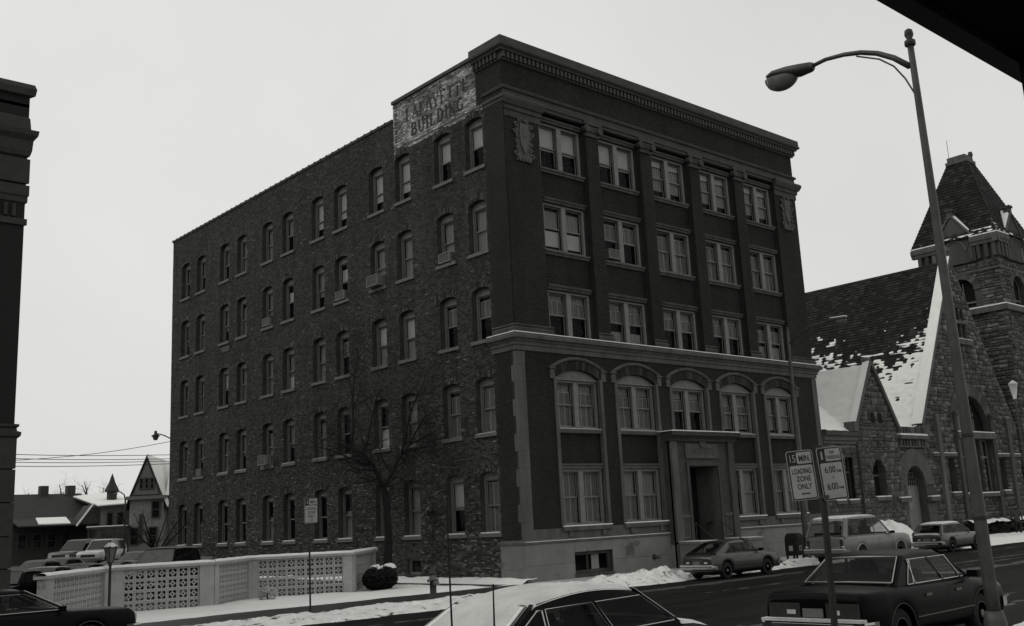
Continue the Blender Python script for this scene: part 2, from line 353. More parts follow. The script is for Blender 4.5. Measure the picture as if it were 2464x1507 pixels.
# ================================================================== ground, street
def Zl(y): return float(np.interp(y, [4, 20, 40, 58], [0, .12, .3, .8]))
def Zr(y, x=-14.0): return -.10+(-4.6-y)*.0175+.02*min(0, max(x, -40)+14)*min(1, max(0, (-y-9)/9))
def grid_sheet(xs, ys, zf):
    mb = MB(); n = len(xs)
    for y in ys:
        for x in xs: mb.v.append((x, y, zf(x, y)))
    for j in range(len(ys)-1):
        for i in range(n-1): mb.f.append((j*n+i, j*n+i+1, (j+1)*n+i+1, (j+1)*n+i))
    return mb
structure('ground', grid_sheet([-900, -200, -40, 0, 40, 120, 300, 1200], [-700, -120, -34, -22, -5, 4, 20, 58, 120, 400, 1400], lambda x, y: Zl(y)-.4), 'ground_far')
structure('road', grid_sheet(sorted([*np.linspace(-200, 320, 60), -40, -14]), np.linspace(-22.8, -4.6, 15), lambda x, y: Zr(y, x)), 'asphalt_wet')
def kerb(name, x0, x1, y0, y1, z0, z1):
    k = props(structure(name, MB(), 'kerb'), None); n = int((x1-x0)/3.0); m = MB(); m.box(-1.485, y0, z0, 1.485, y1, z1)
    me = mesh_of('kerbstone', m, 'kerb')
    for i in range(n): inst('kerbstone', me, k, (x0+3*i+1.5, random.uniform(-.006, .006), random.uniform(-.008, .004)))
kerb('kerb', -45, 75, -4.6, -4.44, -.4, .03); kerb('kerb', -45, 30, -22.96, -22.8, -.4, .345)
structure('sidewalk', grid_sheet(np.linspace(-120, -.6, 50), [-4.44, -2.6, -.2, 3, 7.9], lambda x, y: .012), 'sidewalk_wet')
structure('pavement', grid_sheet(np.linspace(-.6, 110, 50), [-4.44, -2, 0, 3], lambda x, y: .012), 'snow_path')
structure('near_sidewalk', grid_sheet(np.linspace(-90, 60, 40), [-42, -29, -22.96], lambda x, y: .33+(-23-y)*.004), 'sidewalk_wet')
structure('parking_lot', grid_sheet(np.linspace(-60, 30, 20), [7.9, 14, 20, 30, 40, 50, 58, 75], lambda x, y: Zl(y)+.01), 'lot')
# joints cut across the walks
def snow_grid(name, x0, x1, y0, y1, hf, m, step=.12, sub='snow', label=None, zbase=None):
    nx = max(3, int((x1-x0)/step)); ny = max(3, int((y1-y0)/step))
    X, Y = np.meshgrid(np.linspace(x0, x1, nx), np.linspace(y0, y1, ny)); H = hf(X, Y); n = nx*ny
    V = np.stack([X, Y, H], -1).reshape(-1, 3)
    i = np.arange(nx-1)[None]+np.arange(ny-1)[:, None]*nx; q = np.stack([i, i+1, i+1+nx, i+nx], -1).reshape(-1, 4)
    me = bpy.data.meshes.new(name); me.vertices.add(n); me.vertices.foreach_set('co', V.reshape(-1))
    me.loops.add(q.size); me.loops.foreach_set('vertex_index', q.reshape(-1).astype(np.int32)); me.polygons.add(len(q))
    me.polygons.foreach_set('loop_start', (np.arange(len(q))*4).astype(np.int32)); me.polygons.foreach_set('loop_total', np.full(len(q), 4, np.int32))
    me.polygons.foreach_set('use_smooth', np.ones(len(q), bool))
    me.materials.append(MAT[m]); me.update()
    o = bpy.data.objects.new(name, me); COL.objects.link(o)
    return props(o, label, 'snow', kind='stuff')
def edge(t, a, b, w): return np.clip(np.minimum(t-a, b-t)/w, -1, 1)
def lumps(X, Y, s=1.0, seed=3): return fbm(X*1.1*s, Y*1.3*s, seed, 5)
# snow strip in front of the pierced wall, ploughed bank at the far kerb, heaps along the building front
snow_grid('snow_strip', -60, -.8, -.75, 7.9, lambda X, Y: .012+.13*(edge(Y, -.15+.25*fbm(X*.8, X*0, 5)-.12, 30, .5)*.6+.7*(lumps(X, Y, .8)-.42))*np.where((X > -2.6) & (Y > -.3), np.clip((-1.9-X)/.7, -1, 1), 1)+np.where(Y > np.interp(X, [-18.0, -14.64, -11.47, -8.98, -5.9, -2.95], [-.5, 3.7, 2.94, 5.17, 3.14, 6.1])+.05, -.3, 0), 'snow', .11, label='trodden white snow between the pierced block wall and the sidewalk')
snow_grid('snow_bank', -60, 3.2, -5.7, -2.2, lambda X, Y: -.05+np.interp(X, [-8, -2, 2], [.15, .2, .4])*edge(Y, -5.2+.9*(fbm(X*.45, X*0, 8)-.5), -3.1+.5*(fbm(X*.6, X*0, 9)-.5), .8)*(.5+1.0*lumps(X, Y, 1.6, 11))+.10*(fbm(X*5, Y*5, 21)-.5), 'snow_dirty', .06, label='lumpy ploughed snow bank along the far kerb beside the small sign')
snow_grid('snow_bank', 3.2, 19.5, -5.5, -3.4, lambda X, Y: -.10+.34*edge(Y, -5.05+.5*(fbm(X*.7, X*0, 18)-.5), -3.75, .6)*(.4+1.1*lumps(X, Y, 1.8, 13))+.1*(fbm(X*5, Y*5, 23)-.5), 'snow_dirty', .07, label='dirty snow heaped at the kerb beside the parked hatchback and mailbox')
snow_grid('snow_bank', 19.5, 90, -5.9, -.6, lambda X, Y: -.06+.30*edge(Y, -5.5+.5*(fbm(X*.5, X*0, 28)-.5), 2, .6)*(.6+.8*lumps(X, Y, .9, 33))-.02, 'snow', .16, label='white snow covering the sidewalk in front of the stone church')
snow_grid('snow_bank', -1.1, .0, -.6, 33, lambda X, Y: .012+.22*edge(X, -1.0+.3*(fbm(Y*.9, Y*0, 4)-.5), 5, .4)*(.5+.9*lumps(X, Y, 1.5, 6))-.03, 'snow', .12, label='narrow snow strip drifted against the foot of the brick side wall')
snow_grid('snow_bank', -12.5, 12, -24.6, -22.3, lambda X, Y: .12+.32*edge(Y, -24.3, -22.6+.5*(fbm(X*.8, X*0, 40)-.5), .7)*(.45+1.0*lumps(X, Y, 1.4, 41))+.1*(fbm(X*5, Y*5, 43)-.5), 'snow_dirty', .08, label='dirty snow along the near kerb ahead of the dark sedan')
snow_grid('snow_mound', 19.6, 27.5, -3.9, -.9, lambda X, Y: -.03+1.45*np.clip(1-((X-22.6)/np.where(X > 22.6, 4.2, 2.2))**2-((Y+2.4)/1.35)**2, -.1, 1)*(.62+.75*lumps(X, Y, .9, 51))+.1*(fbm(X*4, Y*4, 53)-.5), 'snow', .1, label='rough snow mound beyond the parked light truck near the church door')

snow_grid('road_slush', -30, 60, -21, -6.2, lambda X, Y: np.vectorize(Zr)(Y, X)-.030+.042*vnoise(X*.09+.3*np.sin(Y), Y*1.9, 61)**1.5+.022*(fbm(X*2.2, Y*4.5, 63)-.5), 'slush', .2, label='thin dark slush ridges left between tyre tracks on the road')
# ================================================================== the brick office building
W, D = 21.5, 33.25
TS = lambda u, v, d: (-d, u, v)
TF = lambda u, v, d: (u, -d, v)
B = thing('brick_office_building', (0, 0, 0), 'five-storey dark brick corner office building with a painted name panel near its roof', 'building')
COLS = [2.03, 4.27, 7.35, 9.58, 12.82, 15.05, 18.18, 20.46, 23.55, 25.77, 29.0, 31.2]
ROWS = [(1.93, 4.39), (5.94, 8.26), (9.82, 12.08), (13.6, 15.9), (17.36, 19.65)]
HW, RISE = .59, .13
side_ops = [(c-HW, c+HW, a, b) for c in COLS for a, b in ROWS]
base_ops = [(6.85, 7.85, .29, .98), (12.3, 13.3, .29, .98), (18.0, 19.0, .29, .98)]
mb = MB(); wall_grid(mb, TS, 1.25, D, -.3, 21.5, side_ops+base_ops); wall_grid(mb, TS, 1.25, 8.0, 21.5, 22.36, [])
for c in COLS:
    for a, b in ROWS: arch_fill(mb, TS, c-HW, c+HW, b-RISE, RISE, 0, .40); jambs(mb, TS, c-HW, c+HW, a, b-RISE, 0, .40)
for o in base_ops: jambs(mb, TS, *o, 0, .26, True)
mb.quad(TS(8, 21.5, 0), TS(8, 22.36, 0), TS(8, 22.36, -.4), TS(8, 21.5, -.4)); mb.quad(TS(1.25, 22.36, 0), TS(8, 22.36, 0), TS(8, 22.36, -.4), TS(1.25, 22.36, -.4)); mb.quad(TS(1.25, 22.36, -.4), TS(8, 22.36, -.4), TS(8, 20.9, -.4), TS(1.25, 20.9, -.4))
part('wall', mb, 'mortar', B)
def side_tone(u, v):
    k = float(np.interp(v, [3, 14], [.78, .5])); t = .33-k*.45+k*random.random()
    if v < 6 and random.random() < .22*(1-v/6): t += .25
    if random.random() < .025: t += .35
    return float(min(1, max(0, t)))
def ring_hole(c, b, extra):
    p, (cx, cz, r, a0) = arc_pts(c-HW, c+HW, b-RISE, RISE); R2 = r+extra
    def h(v):
        if v < b-RISE-.02 or v > b+extra: return None
        s = R2*R2-(v-cz)**2
        if s <= 0: return None
        w = min(math.sqrt(s), HW+.17); return (c-w, c+w)
    return h
RING = .30
holes = [(c-HW, c+HW, a-.02, b-RISE) for c in COLS for a, b in ROWS]+[ring_hole(c, b, RING) for c in COLS for a, b in ROWS]+[(o[0]-.02, o[1]+.02, o[2]-.04, o[3]+.22) for o in base_ops]
SIGN = (1.28, 8.0, 19.83, 22.36)
rows = brick_rows(1.25, D, .02, SIGN[2], holes, .212, .0725, .011, tone=side_tone)
rows += brick_rows(8.0, D, SIGN[2], 21.5, holes, .212, .0725, .011, tone=side_tone)
near = sorted(rows, key=lambda r: (r[0]-1.25)+abs(r[2]-1.0)*1.5)
single = [r for r in near if r[1]-r[0] > .15][:300]; ss = set(id(r) for r in single)
blocks('bricks', TS, [r for r in rows if id(r) not in ss], 'common_brick', B)
um = MB(); um.box(-.5, -.5, -.5, .5, .5, .5); ume = mesh_of('brick', um, 'brick_single')
for r in single:
    inst('brick', ume, B, TS((r[0]+r[1])/2, (r[2]+r[3])/2, (r[4]+r[5])/2), (r[5]-r[4], r[1]-r[0], r[3]-r[2]))
# arch rings: two rowlock courses of wedge bricks over every window
ring = []; rmb = MB(); tones = []
for c in COLS:
    for a, b in ROWS:
        p, (cx, cz, r, a0) = arc_pts(c-HW, c+HW, b-RISE, RISE)
        for k in range(2):
            r0 = r+.004+k*.145; n = 15
            for i in range(n):
                t0, t1 = -a0+2*a0*(i+.06)/n, -a0+2*a0*(i+.94)/n; d = .012+random.uniform(-.006, .008)
                q = [(cx+rr*math.sin(t), cz+rr*math.cos(t)) for rr, t in ((r0, t0), (r0, t1), (r0+.135, t1), (r0+.135, t0))]
                rmb.add([TS(*x, d) for x in q]+[TS(*x, -.02) for x in q], [(0, 1, 2, 3), (0, 4, 5, 1), (1, 5, 6, 2), (2, 6, 7, 3), (3, 7, 4, 0)]); tones += [random.random()**1.4*.8]*8
o = part('arch_bricks', rmb, 'common_brick', B, kind='stuff'); at = o.data.attributes.new('tone', 'FLOAT', 'POINT'); at.data.foreach_set('value', tones)
# painted name panel
def sign_tone(u, v):
    worn = fbm(u*.9, v*1.6, 77, 5); t = .62+.36*random.random()-.3*(worn > .6)
    if random.random() < .20: t -= .35
    if v > 22.1 and random.random() < .6: t -= .4
    if u < 2.4 and v > 21.5 and random.random() < .6: t -= .35
    if abs(v-20.02) < .035 or abs(u-1.5) < .05 or abs(u-7.72) < .05: t = .15
    return float(min(1, max(.03, t)))
rows = brick_rows(SIGN[0], SIGN[1], SIGN[2], 20.1, holes, .212, .0725, .014, depth=(-.02, .014), tone=sign_tone)+brick_rows(1.3, SIGN[1], SIGN[2]+.0725*int((20.1-SIGN[2])/.0725), SIGN[3], [lambda v: (1.2, 1.74) if v > 20.15 else None], .212, .0725, .014, depth=(-.02, .014), tone=sign_tone)
blocks('painted_bricks', TS, rows, 'painted_brick', B, label='worn white painted brick panel carrying the building name')
def arc(cx, cy, rx, ry, a, b, n=10): return [(cx+rx*math.cos(math.radians(a+(b-a)*i/n)), cy+ry*math.sin(math.radians(a+(b-a)*i/n))) for i in range(n+1)]
GL = {  # serif capitals: thick stems, thin arms; (points, relative weight)
 'L': [([(.2, 0), (.2, 1)], 1), ([(.05, .03), (.72, .03)], .45), ([(.05, .97), (.36, .97)], .4), ([(.7, 0), (.7, .25)], .5)],
 'A': [([(.08, 0), (.42, 1)], .5), ([(.42, 1), (.8, 0)], 1), ([(.2, .33), (.62, .33)], .4), ([(-.02, .03), (.2, .03)], .4), ([(.62, .03), (.95, .03)], .4)],
 'F': [([(.2, 0), (.2, 1)], 1), ([(.05, .97), (.75, .97)], .45), ([(.2, .52), (.55, .52)], .45), ([(.05, .03), (.36, .03)], .4), ([(.73, .75), (.73, 1)], .5)],
 'Y': [([(.05, 1), (.42, .45)], 1), ([(.8, 1), (.42, .45)], .5), ([(.42, 0), (.42, .48)], 1), ([(-.05, .97), (.24, .97)], .4), ([(.62, .97), (.92, .97)], .4), ([(.26, .03), (.58, .03)], .4)],
 'E': [([(.2, 0), (.2, 1)], 1), ([(.05, .97), (.75, .97)], .45), ([(.2, .52), (.55, .52)], .45), ([(.05, .03), (.77, .03)], .45), ([(.73, .75), (.73, 1)], .5), ([(.75, 0), (.75, .25)], .5)],
 'T': [([(.42, 0), (.42, 1)], 1), ([(.02, .97), (.82, .97)], .45), ([(.04, .75), (.04, 1)], .5), ([(.8, .75), (.8, 1)], .5), ([(.26, .03), (.58, .03)], .4)],
 'B': [([(.2, 0), (.2, 1)], 1), ([(.05, .97), (.45, .97)], .4), ([(.05, .03), (.48, .03)], .4), ([(.2, .53), (.45, .53)], .4), (arc(.42, .75, .26, .22, 90, -90), .8), (arc(.46, .27, .3, .25, 90, -90), .85)],
 'U': [([(.18, 1), (.18, .3)], 1), (arc(.45, .3, .27, .28, 180, 360), .65), ([(.72, .3), (.72, 1)], .5), ([(.02, .97), (.34, .97)], .4), ([(.58, .97), (.86, .97)], .4)],
 'I': [([(.25, 0), (.25, 1)], 1), ([(.08, .97), (.42, .97)], .4), ([(.08, .03), (.42, .03)], .4)],
 'D': [([(.2, 0), (.2, 1)], 1), ([(.05, .97), (.42, .97)], .4), ([(.05, .03), (.42, .03)], .4), (arc(.4, .5, .38, .47, 90, -90, 14), .85)],
 'N': [([(.15, 0), (.15, 1)], .5), ([(.15, 1), (.72, 0)], 1), ([(.72, 0), (.72, 1)], .5), ([(0, .03), (.3, .03)], .4), ([(-.02, .97), (.2, .97)], .4), ([(.58, .97), (.88, .97)], .4)],
 'G': [(arc(.48, .5, .36, .47, 50, 320, 16), .85), ([(.74, .08), (.74, .42)], .8), ([(.55, .42), (.88, .42)], .4)]}
def word(parent, text, T, u0, u1, v0, h, d, m, wt=.17, flip=False, slope=0.0):
    adv = {'I': .55}; tot = sum(adv.get(ch, .95) for ch in text); s = (u1-u0)/tot; x = u0; w = wt*h
    for ch in text:
        lb = MB()
        for pts, k in GL[ch]:
            lb.ribbon(T, [(x+px*s*.92, v0+py*h+slope*(x-u0)) for px, py in pts], w*k, d+random.uniform(0, .0009))
        part('letter', lb, m, parent); x += adv.get(ch, .95)*s
# the wall is read from outside, so the lettering runs towards the street corner (falling y)
TSm = lambda u, v, d: (-d, -u, v)
word(B, 'LAFAYETTE', TSm, -6.95, -2.15, 21.12, .62, .034, 'letter_faded')
word(B, 'BUILDING', TSm, -6.55, -2.55, 20.3, .60, .034, 'letter_paint')
# copings
cm = MB(); cm.box(-.06, -.30, 0, .46, .30, .13); cm.box(-.075, .24, -.01, .475, .34, .16); cme = mesh_of('coping_tile', cm, 'coping')
y = 8.35
while y < D: inst('coping_tile', cme, B, (0, y, 21.505)); y += .6
cb = MB(); cb.box(-.07, 1.7, 22.362, .45, 8.06, 22.52); part('coping', cb, 'limestone_dark', B)
# pressed brick corner return on the side face
mb = MB(); wall_grid(mb, TS, 0, 1.25, 1.45, 22.0, [], .045); mb.quad(TS(1.25, 1.45, .045), TS(1.25, 22, .045), TS(1.25, 22, 0), TS(1.25, 1.45, 0)); part('corner_return', mb, 'mortar_dark', B)
ptone = lambda u, v: float(np.clip(random.random()*.55+.35*fbm(u*.5, v*.5, 5), 0, 1))
def tooth(v): return 1.2+(.12 if int(v/.42) % 2 else 0)
rows = brick_rows(0.0, 1.36, 1.56, 20.1, [(-.1, .29, 1.5, 9.1), lambda v: (tooth(v), 2)], .21, .0655, .006, depth=(.02, .052), jit=.0015, tone=ptone, header=0)
rows += brick_rows(0.0, 1.72, 20.1, 21.65, [], .21, .0655, .006, depth=(-.02, .052), jit=.0015, tone=ptone, header=0)
blocks('return_bricks', TS, rows, 'pressed_brick', B)

# ---------- windows of the side wall
def mesh2(name, pairs, smooth=False):
    me = bpy.data.meshes.new(name); V = []; F = []; mi = []
    for k, (b_, m) in enumerate(pairs):
        o = len(V); V += b_.v; F += [tuple(i+o for i in f) for f in b_.f]; mi += [k]*len(b_.f)
    me.from_pydata(V, [], F)
    for _, m in pairs: me.materials.append(MAT[m])
    me.polygons.foreach_set('material_index', mi); me.update(); return me
def frame_ring(mb, T, u0, u1, v0, v1, wj, d0, d1, wt=None, wb=None):
    wt = wj if wt is None else wt; wb = wj if wb is None else wb
    tbox(mb, T, u0, u0+wj, v0, v1, d0, d1); tbox(mb, T, u1-wj, u1, v0, v1, d0, d1)
    tbox(mb, T, u0+wj, u1-wj, v1-wt, v1, d0, d1); tbox(mb, T, u0+wj, u1-wj, v0, v0+wb, d0, d1)
CACHE = {}
def cached(key, fn):
    if key not in CACHE: CACHE[key] = fn()
    return CACHE[key]
def side_frame(H):
    m = MB(); w = 2*HW; hv = H-RISE-.12
    frame_ring(m, TS, .005, w-.005, .0, hv, .085, -.25, -.10, .07, .05)
    p, _ = arc_pts(.01, w-.01, H-RISE, RISE-.006, 10)
    pts = [(.005, hv), (w-.005, hv)]+p[::-1]
    m.add([TS(*q, -.11) for q in pts], [tuple(range(len(pts)))])
    return mesh_of('window_frame', m, 'window_paint_side')
def sash_mesh(T, w, h, d, key):
    m = MB(); frame_ring(m, T, 0, w, 0, h, .045, d-.03, d, .05, .06); return mesh_of('sash', m, key)
def pane_mesh(T, w, h, d, m='pane_glass'):
    b_ = MB(); tbox(b_, T, .046, w-.046, .061, h-.051, d-.018, d-.014); return mesh_of('pane', b_, m)
def cloth(T, w, h, m, folds=0, name='curtain'):
    b_ = MB(); n = max(1, folds*4)
    for i in range(n):
        a, c = w*i/n, w*(i+1)/n; da, dc = .02*math.sin(i*1.7), .02*math.sin((i+1)*1.7)
        b_.quad(T(a, 0, da), T(c, 0, dc), T(c, h, dc), T(a, h, da))
    return mesh_of(name, b_, m)
def shutter_mesh(T, w, h):
    a, c = MB(), MB(); c.quad(T(.0, 0, -.01), T(w, 0, -.01), T(w, h, -.01), T(0, h, -.01))
    for x in (0, w*.33, w*.66, w-.035): tbox(a, T, x, x+.035, 0, h, -.008, .012)
    tbox(a, T, .035, w-.035, h-.035, h-.0, -.007, .011); tbox(a, T, .035, w-.035, 0, .035, -.007, .011)
    return mesh2('shutter', [(c, 'shutter'), (a, 'shutter_rail')])
sill_m = MB(); tbox(sill_m, TS, -.12, 2*HW+.12, -.15, -.002, -.38, .09); sill_me = mesh_of('sill', sill_m, 'sill_stone')
sn_m = MB(); tbox(sn_m, TS, .01, 2*HW-.01, .0, .05, -.22, .075); snow_sill_me = mesh_of('sill_snow', sn_m, 'snow_thin')
AC = {(11-10, 3): 'small', (3, 3): 'big', (4, 3): 'mid', (7, 3): 'mid', (10, 1): 'small', (7, 1): 'big'}
def blind_of(ci, ri):
    # what hangs behind each side window, read off the photograph: list of (kind, v0, v1) as fraction of the sash height
    if ri == 4: return [('blind', .5, 1)] if ci in (0, 1) else ([('blind', .25, 1)] if ci == 2 else ([('blind', .3, 1)] if ci in (3, 4, 5) else [('curtain', 0, 1)] if ci in (7, 8) else [('curtain', .5, 1)]))
    if ri == 3: return {0: [('curtain', .0, 1)], 1: [('curtain', .25, 1)], 2: [('curtain', 0, 1)], 4: [('blind', .55, .85)], 6: [('blind', .5, .8)]}.get(ci, [('curtain', .35, 1)] if ci % 2 else [('curtain', .0, .9)])
    if ri == 2: return {0: [('shutter', .5, .9)], 1: [('shutter', .5, .92)], 2: [('blind', .5, 1), ('curtain', 0, .5)], 3: [('blind', .52, 1), ('curtain', 0, .5)], 4: [('shutter', .5, .9)], 6: [('curtain', 0, 1), ('blind', 0, .35)]}.get(ci, [('curtain', 0, 1)] if ci % 3 else [('blind', .55, 1)])
    if ri == 1: return {0: [('shutter', 0, .95)], 1: [('shutter', 0, .9)], 2: [('curtain', 0, 1)], 3: [('blind', .0, .45)], 4: []}.get(ci, [('curtain', 0, .9)] if ci % 2 else [('curtain', .4, 1)])
    return {0: [('shutter', .0, .95)], 1: [('blind', .45, 1)], 2: [('curtain', 0, 1)]}.get(ci, [('curtain', 0, .6)] if ci % 3 == 1 else [])
def add_window(T, name, frame_me, loc_uv, dpl, lights, parent, hangings, key, sash_m):
    """frame with two sliding sashes per light; lights = (u0,v0,w,h) inside the frame"""
    u, v = loc_uv; wnd = inst(name, frame_me, parent, T(u, v, dpl))
    for li, (lu, lv, lw, lh) in enumerate(lights):
        hh = lh*.5; tag = round(lw, 3), round(lh, 3), key
        for k, (vv, dd) in enumerate(((lv, -.20), (lv+hh-.02, -.165))):
            so = inst('sash', cached(('sash', tag, k), lambda: sash_mesh(T, lw, hh+.02, dd, sash_m)), wnd, T(u+lu, v+vv, dpl))
            inst('pane', cached(('pane', tag, k), lambda: pane_mesh(T, lw, hh+.02, dd)), wnd, T(u+lu, v+vv, dpl))
        for kind, a, b_ in hangings[li if isinstance(hangings[0] if hangings else None, list) else slice(None)] if hangings else []:
            h = lh*(b_-a); kk = (kind, tag, round(h, 3))
            me = cached(kk, lambda: shutter_mesh(T, lw-.06, h) if kind == 'shutter' else cloth(T, lw-.06, h, 'blind' if kind == 'blind' else 'curtain', 5 if kind == 'curtain' else 0, kind))
            inst(kind, me, wnd, T(u+lu+.03, v+lv+lh*a, dpl-.26-.02*(kind == 'curtain')))
    return wnd
for ci, c in enumerate(COLS):
    for ri, (a, b) in enumerate(ROWS):
        H = b-a; fm = cached(('sf', round(H, 3)), lambda: side_frame(H)); hv = H-RISE-.12
        hang = blind_of(ci, ri)
        wnd = add_window(TS, 'window', fm, (c-HW, a), -.13, [(.09, .05, 2*HW-.18, hv-.12)], B, hang, 's', 'window_paint_side')
        inst('sill', sill_me, wnd, TS(c-HW, a, 0))
        if ri == 0 or (ri == 1 and random.random() < .5): inst('sill_snow', snow_sill_me, wnd, TS(c-HW, a, 0), (1, 1, .9 if ri == 0 else .35))
for o in base_ops:
    m = MB(); frame_ring(m, TS, o[0], o[1], o[2], o[3], .1, -.24, -.12); w_ = part('window', m, 'window_paint_side', B)
    g = MB(); tbox(g, TS, o[0]+.1, o[1]-.1, o[2]+.1, o[3]-.1, -.22, -.21); part('pane', g, 'dark_glass', w_)
m = MB(); m.quad((.95, .5, -.3), (.95, D-.3, -.3), (.95, D-.3, 21), (.95, .5, 21)); m.quad((.4, .95, -.3), (W-.2, .95, -.3), (W-.2, .95, 21), (.4, .95, 21)); part('interior', m, 'interior', B)  # dark sheets standing in for the unlit rooms behind the panes
# the two hidden walls and the roof
m = MB(); m.quad((W, 0, -.3), (W, D, -.3), (W, D, 21.5), (W, 0, 21.5)); m.quad((0, D, -.3), (W, D, -.3), (W, D, 21.5), (0, D, 21.5)); part('rear_wall', m, 'brick_far', B)
m = MB(); m.quad((0, 0, 20.9), (W, 0, 20.9), (W, D, 20.9), (0, D, 20.9)); part('roof', m, 'snow', B)
m = MB(); m.box(-.03, 1.9, 11.35, -.012, 2.05, 11.4)
# bits bolted to the side wall: vent, pipe stubs, horn
m = MB(); m.box(-.05, 25.0, 13.0, .01, 26.0, 13.32); part('wall_vent', m, 'metal_dark', B)
m = MB(); m.box(-.07, 5.0, 11.9, .01, 5.16, 12.3); part('wall_vent', m, 'metal_dark', B)
m = MB(); m.tube([(0, 5.85, 2.95), (-.18, 5.85, 2.95)], .05, 8); m.lathe([(.05, 0), (.2, .02), (.24, .12), (.16, .17)], (-.3, 5.85, 2.95), 12, 'x'); m.tube([(-.02, 5.85, 2.9), (-.02, 5.85, 1.9)], .03, 6); part('alarm_bell', m, 'metal_dark', B, True)
# ================================================================== front of the office building
BAYS = [3.39, 7.045, 10.72, 14.39, 18.05]; BW = 1.27
# --- wall planes. lower floors d=.03; upper piers d=0; bays set back
mb = MB()
low_ops = [(c-BW-.02, c+BW+.02, 1.0 if c == 10.72 else 1.9, 8.47) for c in BAYS]
wall_grid(mb, TF, 0, W, 1.45, 9.2, low_ops, .03)
for c in BAYS: arch_fill(mb, TF, c-BW-.02, c+BW+.02, 8.1, .37, .03, .33, 12); jambs(mb, TF, c-BW-.02, c+BW+.02, 1.9, 8.1, .03, .33)
up_ops = [(c-BW-.16, c+BW+.16, 9.7, 19.75) for c in BAYS]
wall_grid(mb, TF, 0, W, 9.2, 22.0, up_ops, 0)
for o in up_ops: jambs(mb, TF, *o, 0, .22, True)
wins = []
for c in BAYS:
    bay = []
    for r, (a, b) in enumerate([(2.06, 4.33), (6.0, 8.02), (9.8, 11.87), (13.6, 15.73), (17.28, 19.4)]): bay.append((c-BW, c+BW, a, b))
    wins.append(bay)
    wall_grid(mb, TF, c-BW-.16, c+BW+.16, 9.7, 19.75, bay[2:], -.22); wall_grid(mb, TF, c-BW-.02, c+BW+.02, 4.45 if c == 10.72 else 1.9, 8.1, bay[:2], -.14)
    for o in bay[2:]: jambs(mb, TF, *o, -.22, .12, True)
part('front_wall', mb, 'mortar_dark', B)
rows = []
def fr(u0, u1, v0, v1, hs, d): return brick_rows(u0, u1, v0, v1, hs, .21, .0655, .006, depth=(d-.03, d+.006), jit=.0015, tone=ptone, header=0)
arch_h = []
for c in BAYS:
    p, (cx, cz, r, a0) = arc_pts(c-BW-.02, c+BW+.02, 8.1, .37)
    def hh(v, c=c, cz=cz, r=r):
        if v < 8.1: return (c-BW-.2, c+BW+.2)
        s = (r+.42)**2-(v-cz)**2
        return (c-min(math.sqrt(s), BW+.3), c+min(math.sqrt(s), BW+.3)) if s > 0 and v < 9.0 else None
    arch_h.append(hh)
rows += fr(.43, W-.35, 2.0, 9.1, arch_h+[(8.4, 13.1, 1.9, 5.8)], .03)
rows += fr(0, W, 9.8, 20.1, [(c-BW-.16, c+BW+.16, 9.7, 19.75) for c in BAYS], 0)
rows += fr(0, W, 20.5, 21.62, [], 0)
for c in BAYS:
    for a, b in ((12.12, 13.38), (15.98, 17.08)): rows += fr(c-BW-.15, c+BW+.15, a, b, [], -.22)
    rows += fr(c-BW, c+BW, 4.58, 5.8, [], -.14)
rows = [r for r in rows if not (8.4 < (r[0]+r[1])/2 < 13.1 and r[3] < 5.75)]
blocks('pressed_bricks', TF, rows, 'pressed_brick', B)
# --- stone trims
def tp(name, boxes, m, parent=B, T=TF):
    b_ = MB()
    for q in boxes: tbox(b_, T, *q)
    return part(name, b_, m, parent)
MIDC = [(9.08, .0), (9.10, .09), (9.28, .10), (9.31, .15), (9.42, .16), (9.46, .22), (9.52, .24), (9.56, .36), (9.68, .38), (9.76, .30), (9.765, 0)]
m = mould(MB(), TF, MIDC, 0, W, 1, 1); mould(m, TS, MIDC, 0, 1.4, 1, 0); part('belt_cornice', m, 'limestone', B)
m = MB(); tbox(m, TF, -.36, W+.3, 9.764, 9.80, .02, .36); tbox(m, TS, 0, 1.38, 9.764, 9.795, .06, .355); part('cornice_snow', m, 'snow', B)
TOPC = [(21.6, 0), (21.62, .10), (21.66, .12), (21.96, .125), (21.98, .27), (22.05, .29), (22.12, .40), (22.2, .42), (22.24, .37), (22.56, .36), (22.57, 0)]
m = mould(MB(), TF, TOPC, 0, W, 1, 1); mould(m, TS, TOPC, 0, 1.75, 1, 0); part('cornice', m, 'dark_stone', B)
ARC = [(19.78, 0), (19.8, .06), (19.93, .07), (19.95, .12), (20.08, .12), (20.1, .05), (20.3, .05), (20.33, .12), (20.42, .15), (20.5, .06), (20.52, 0)]
m = mould(MB(), TF, ARC, 0, W, 1, 1); mould(m, TS, ARC, 0, 1.3, 1, 0); part('architrave', m, 'dark_stone', B)
dm = MB(); dm.box(-.06, -.115, 0, .06, .0, .25); dme = mesh_of('dentil', dm, 'limestone_dark'); dms = MB(); dms.box(-.115, -.06, 0, 0, .06, .25); dmes = mesh_of('dentil', dms, 'limestone_dark')
for i in range(89): inst('dentil', dme, B, (-.06+i*.2455, -.126, 21.69))
for i in range(7): inst('dentil', dmes, B, (-.126, .17+i*.2455, 21.69))
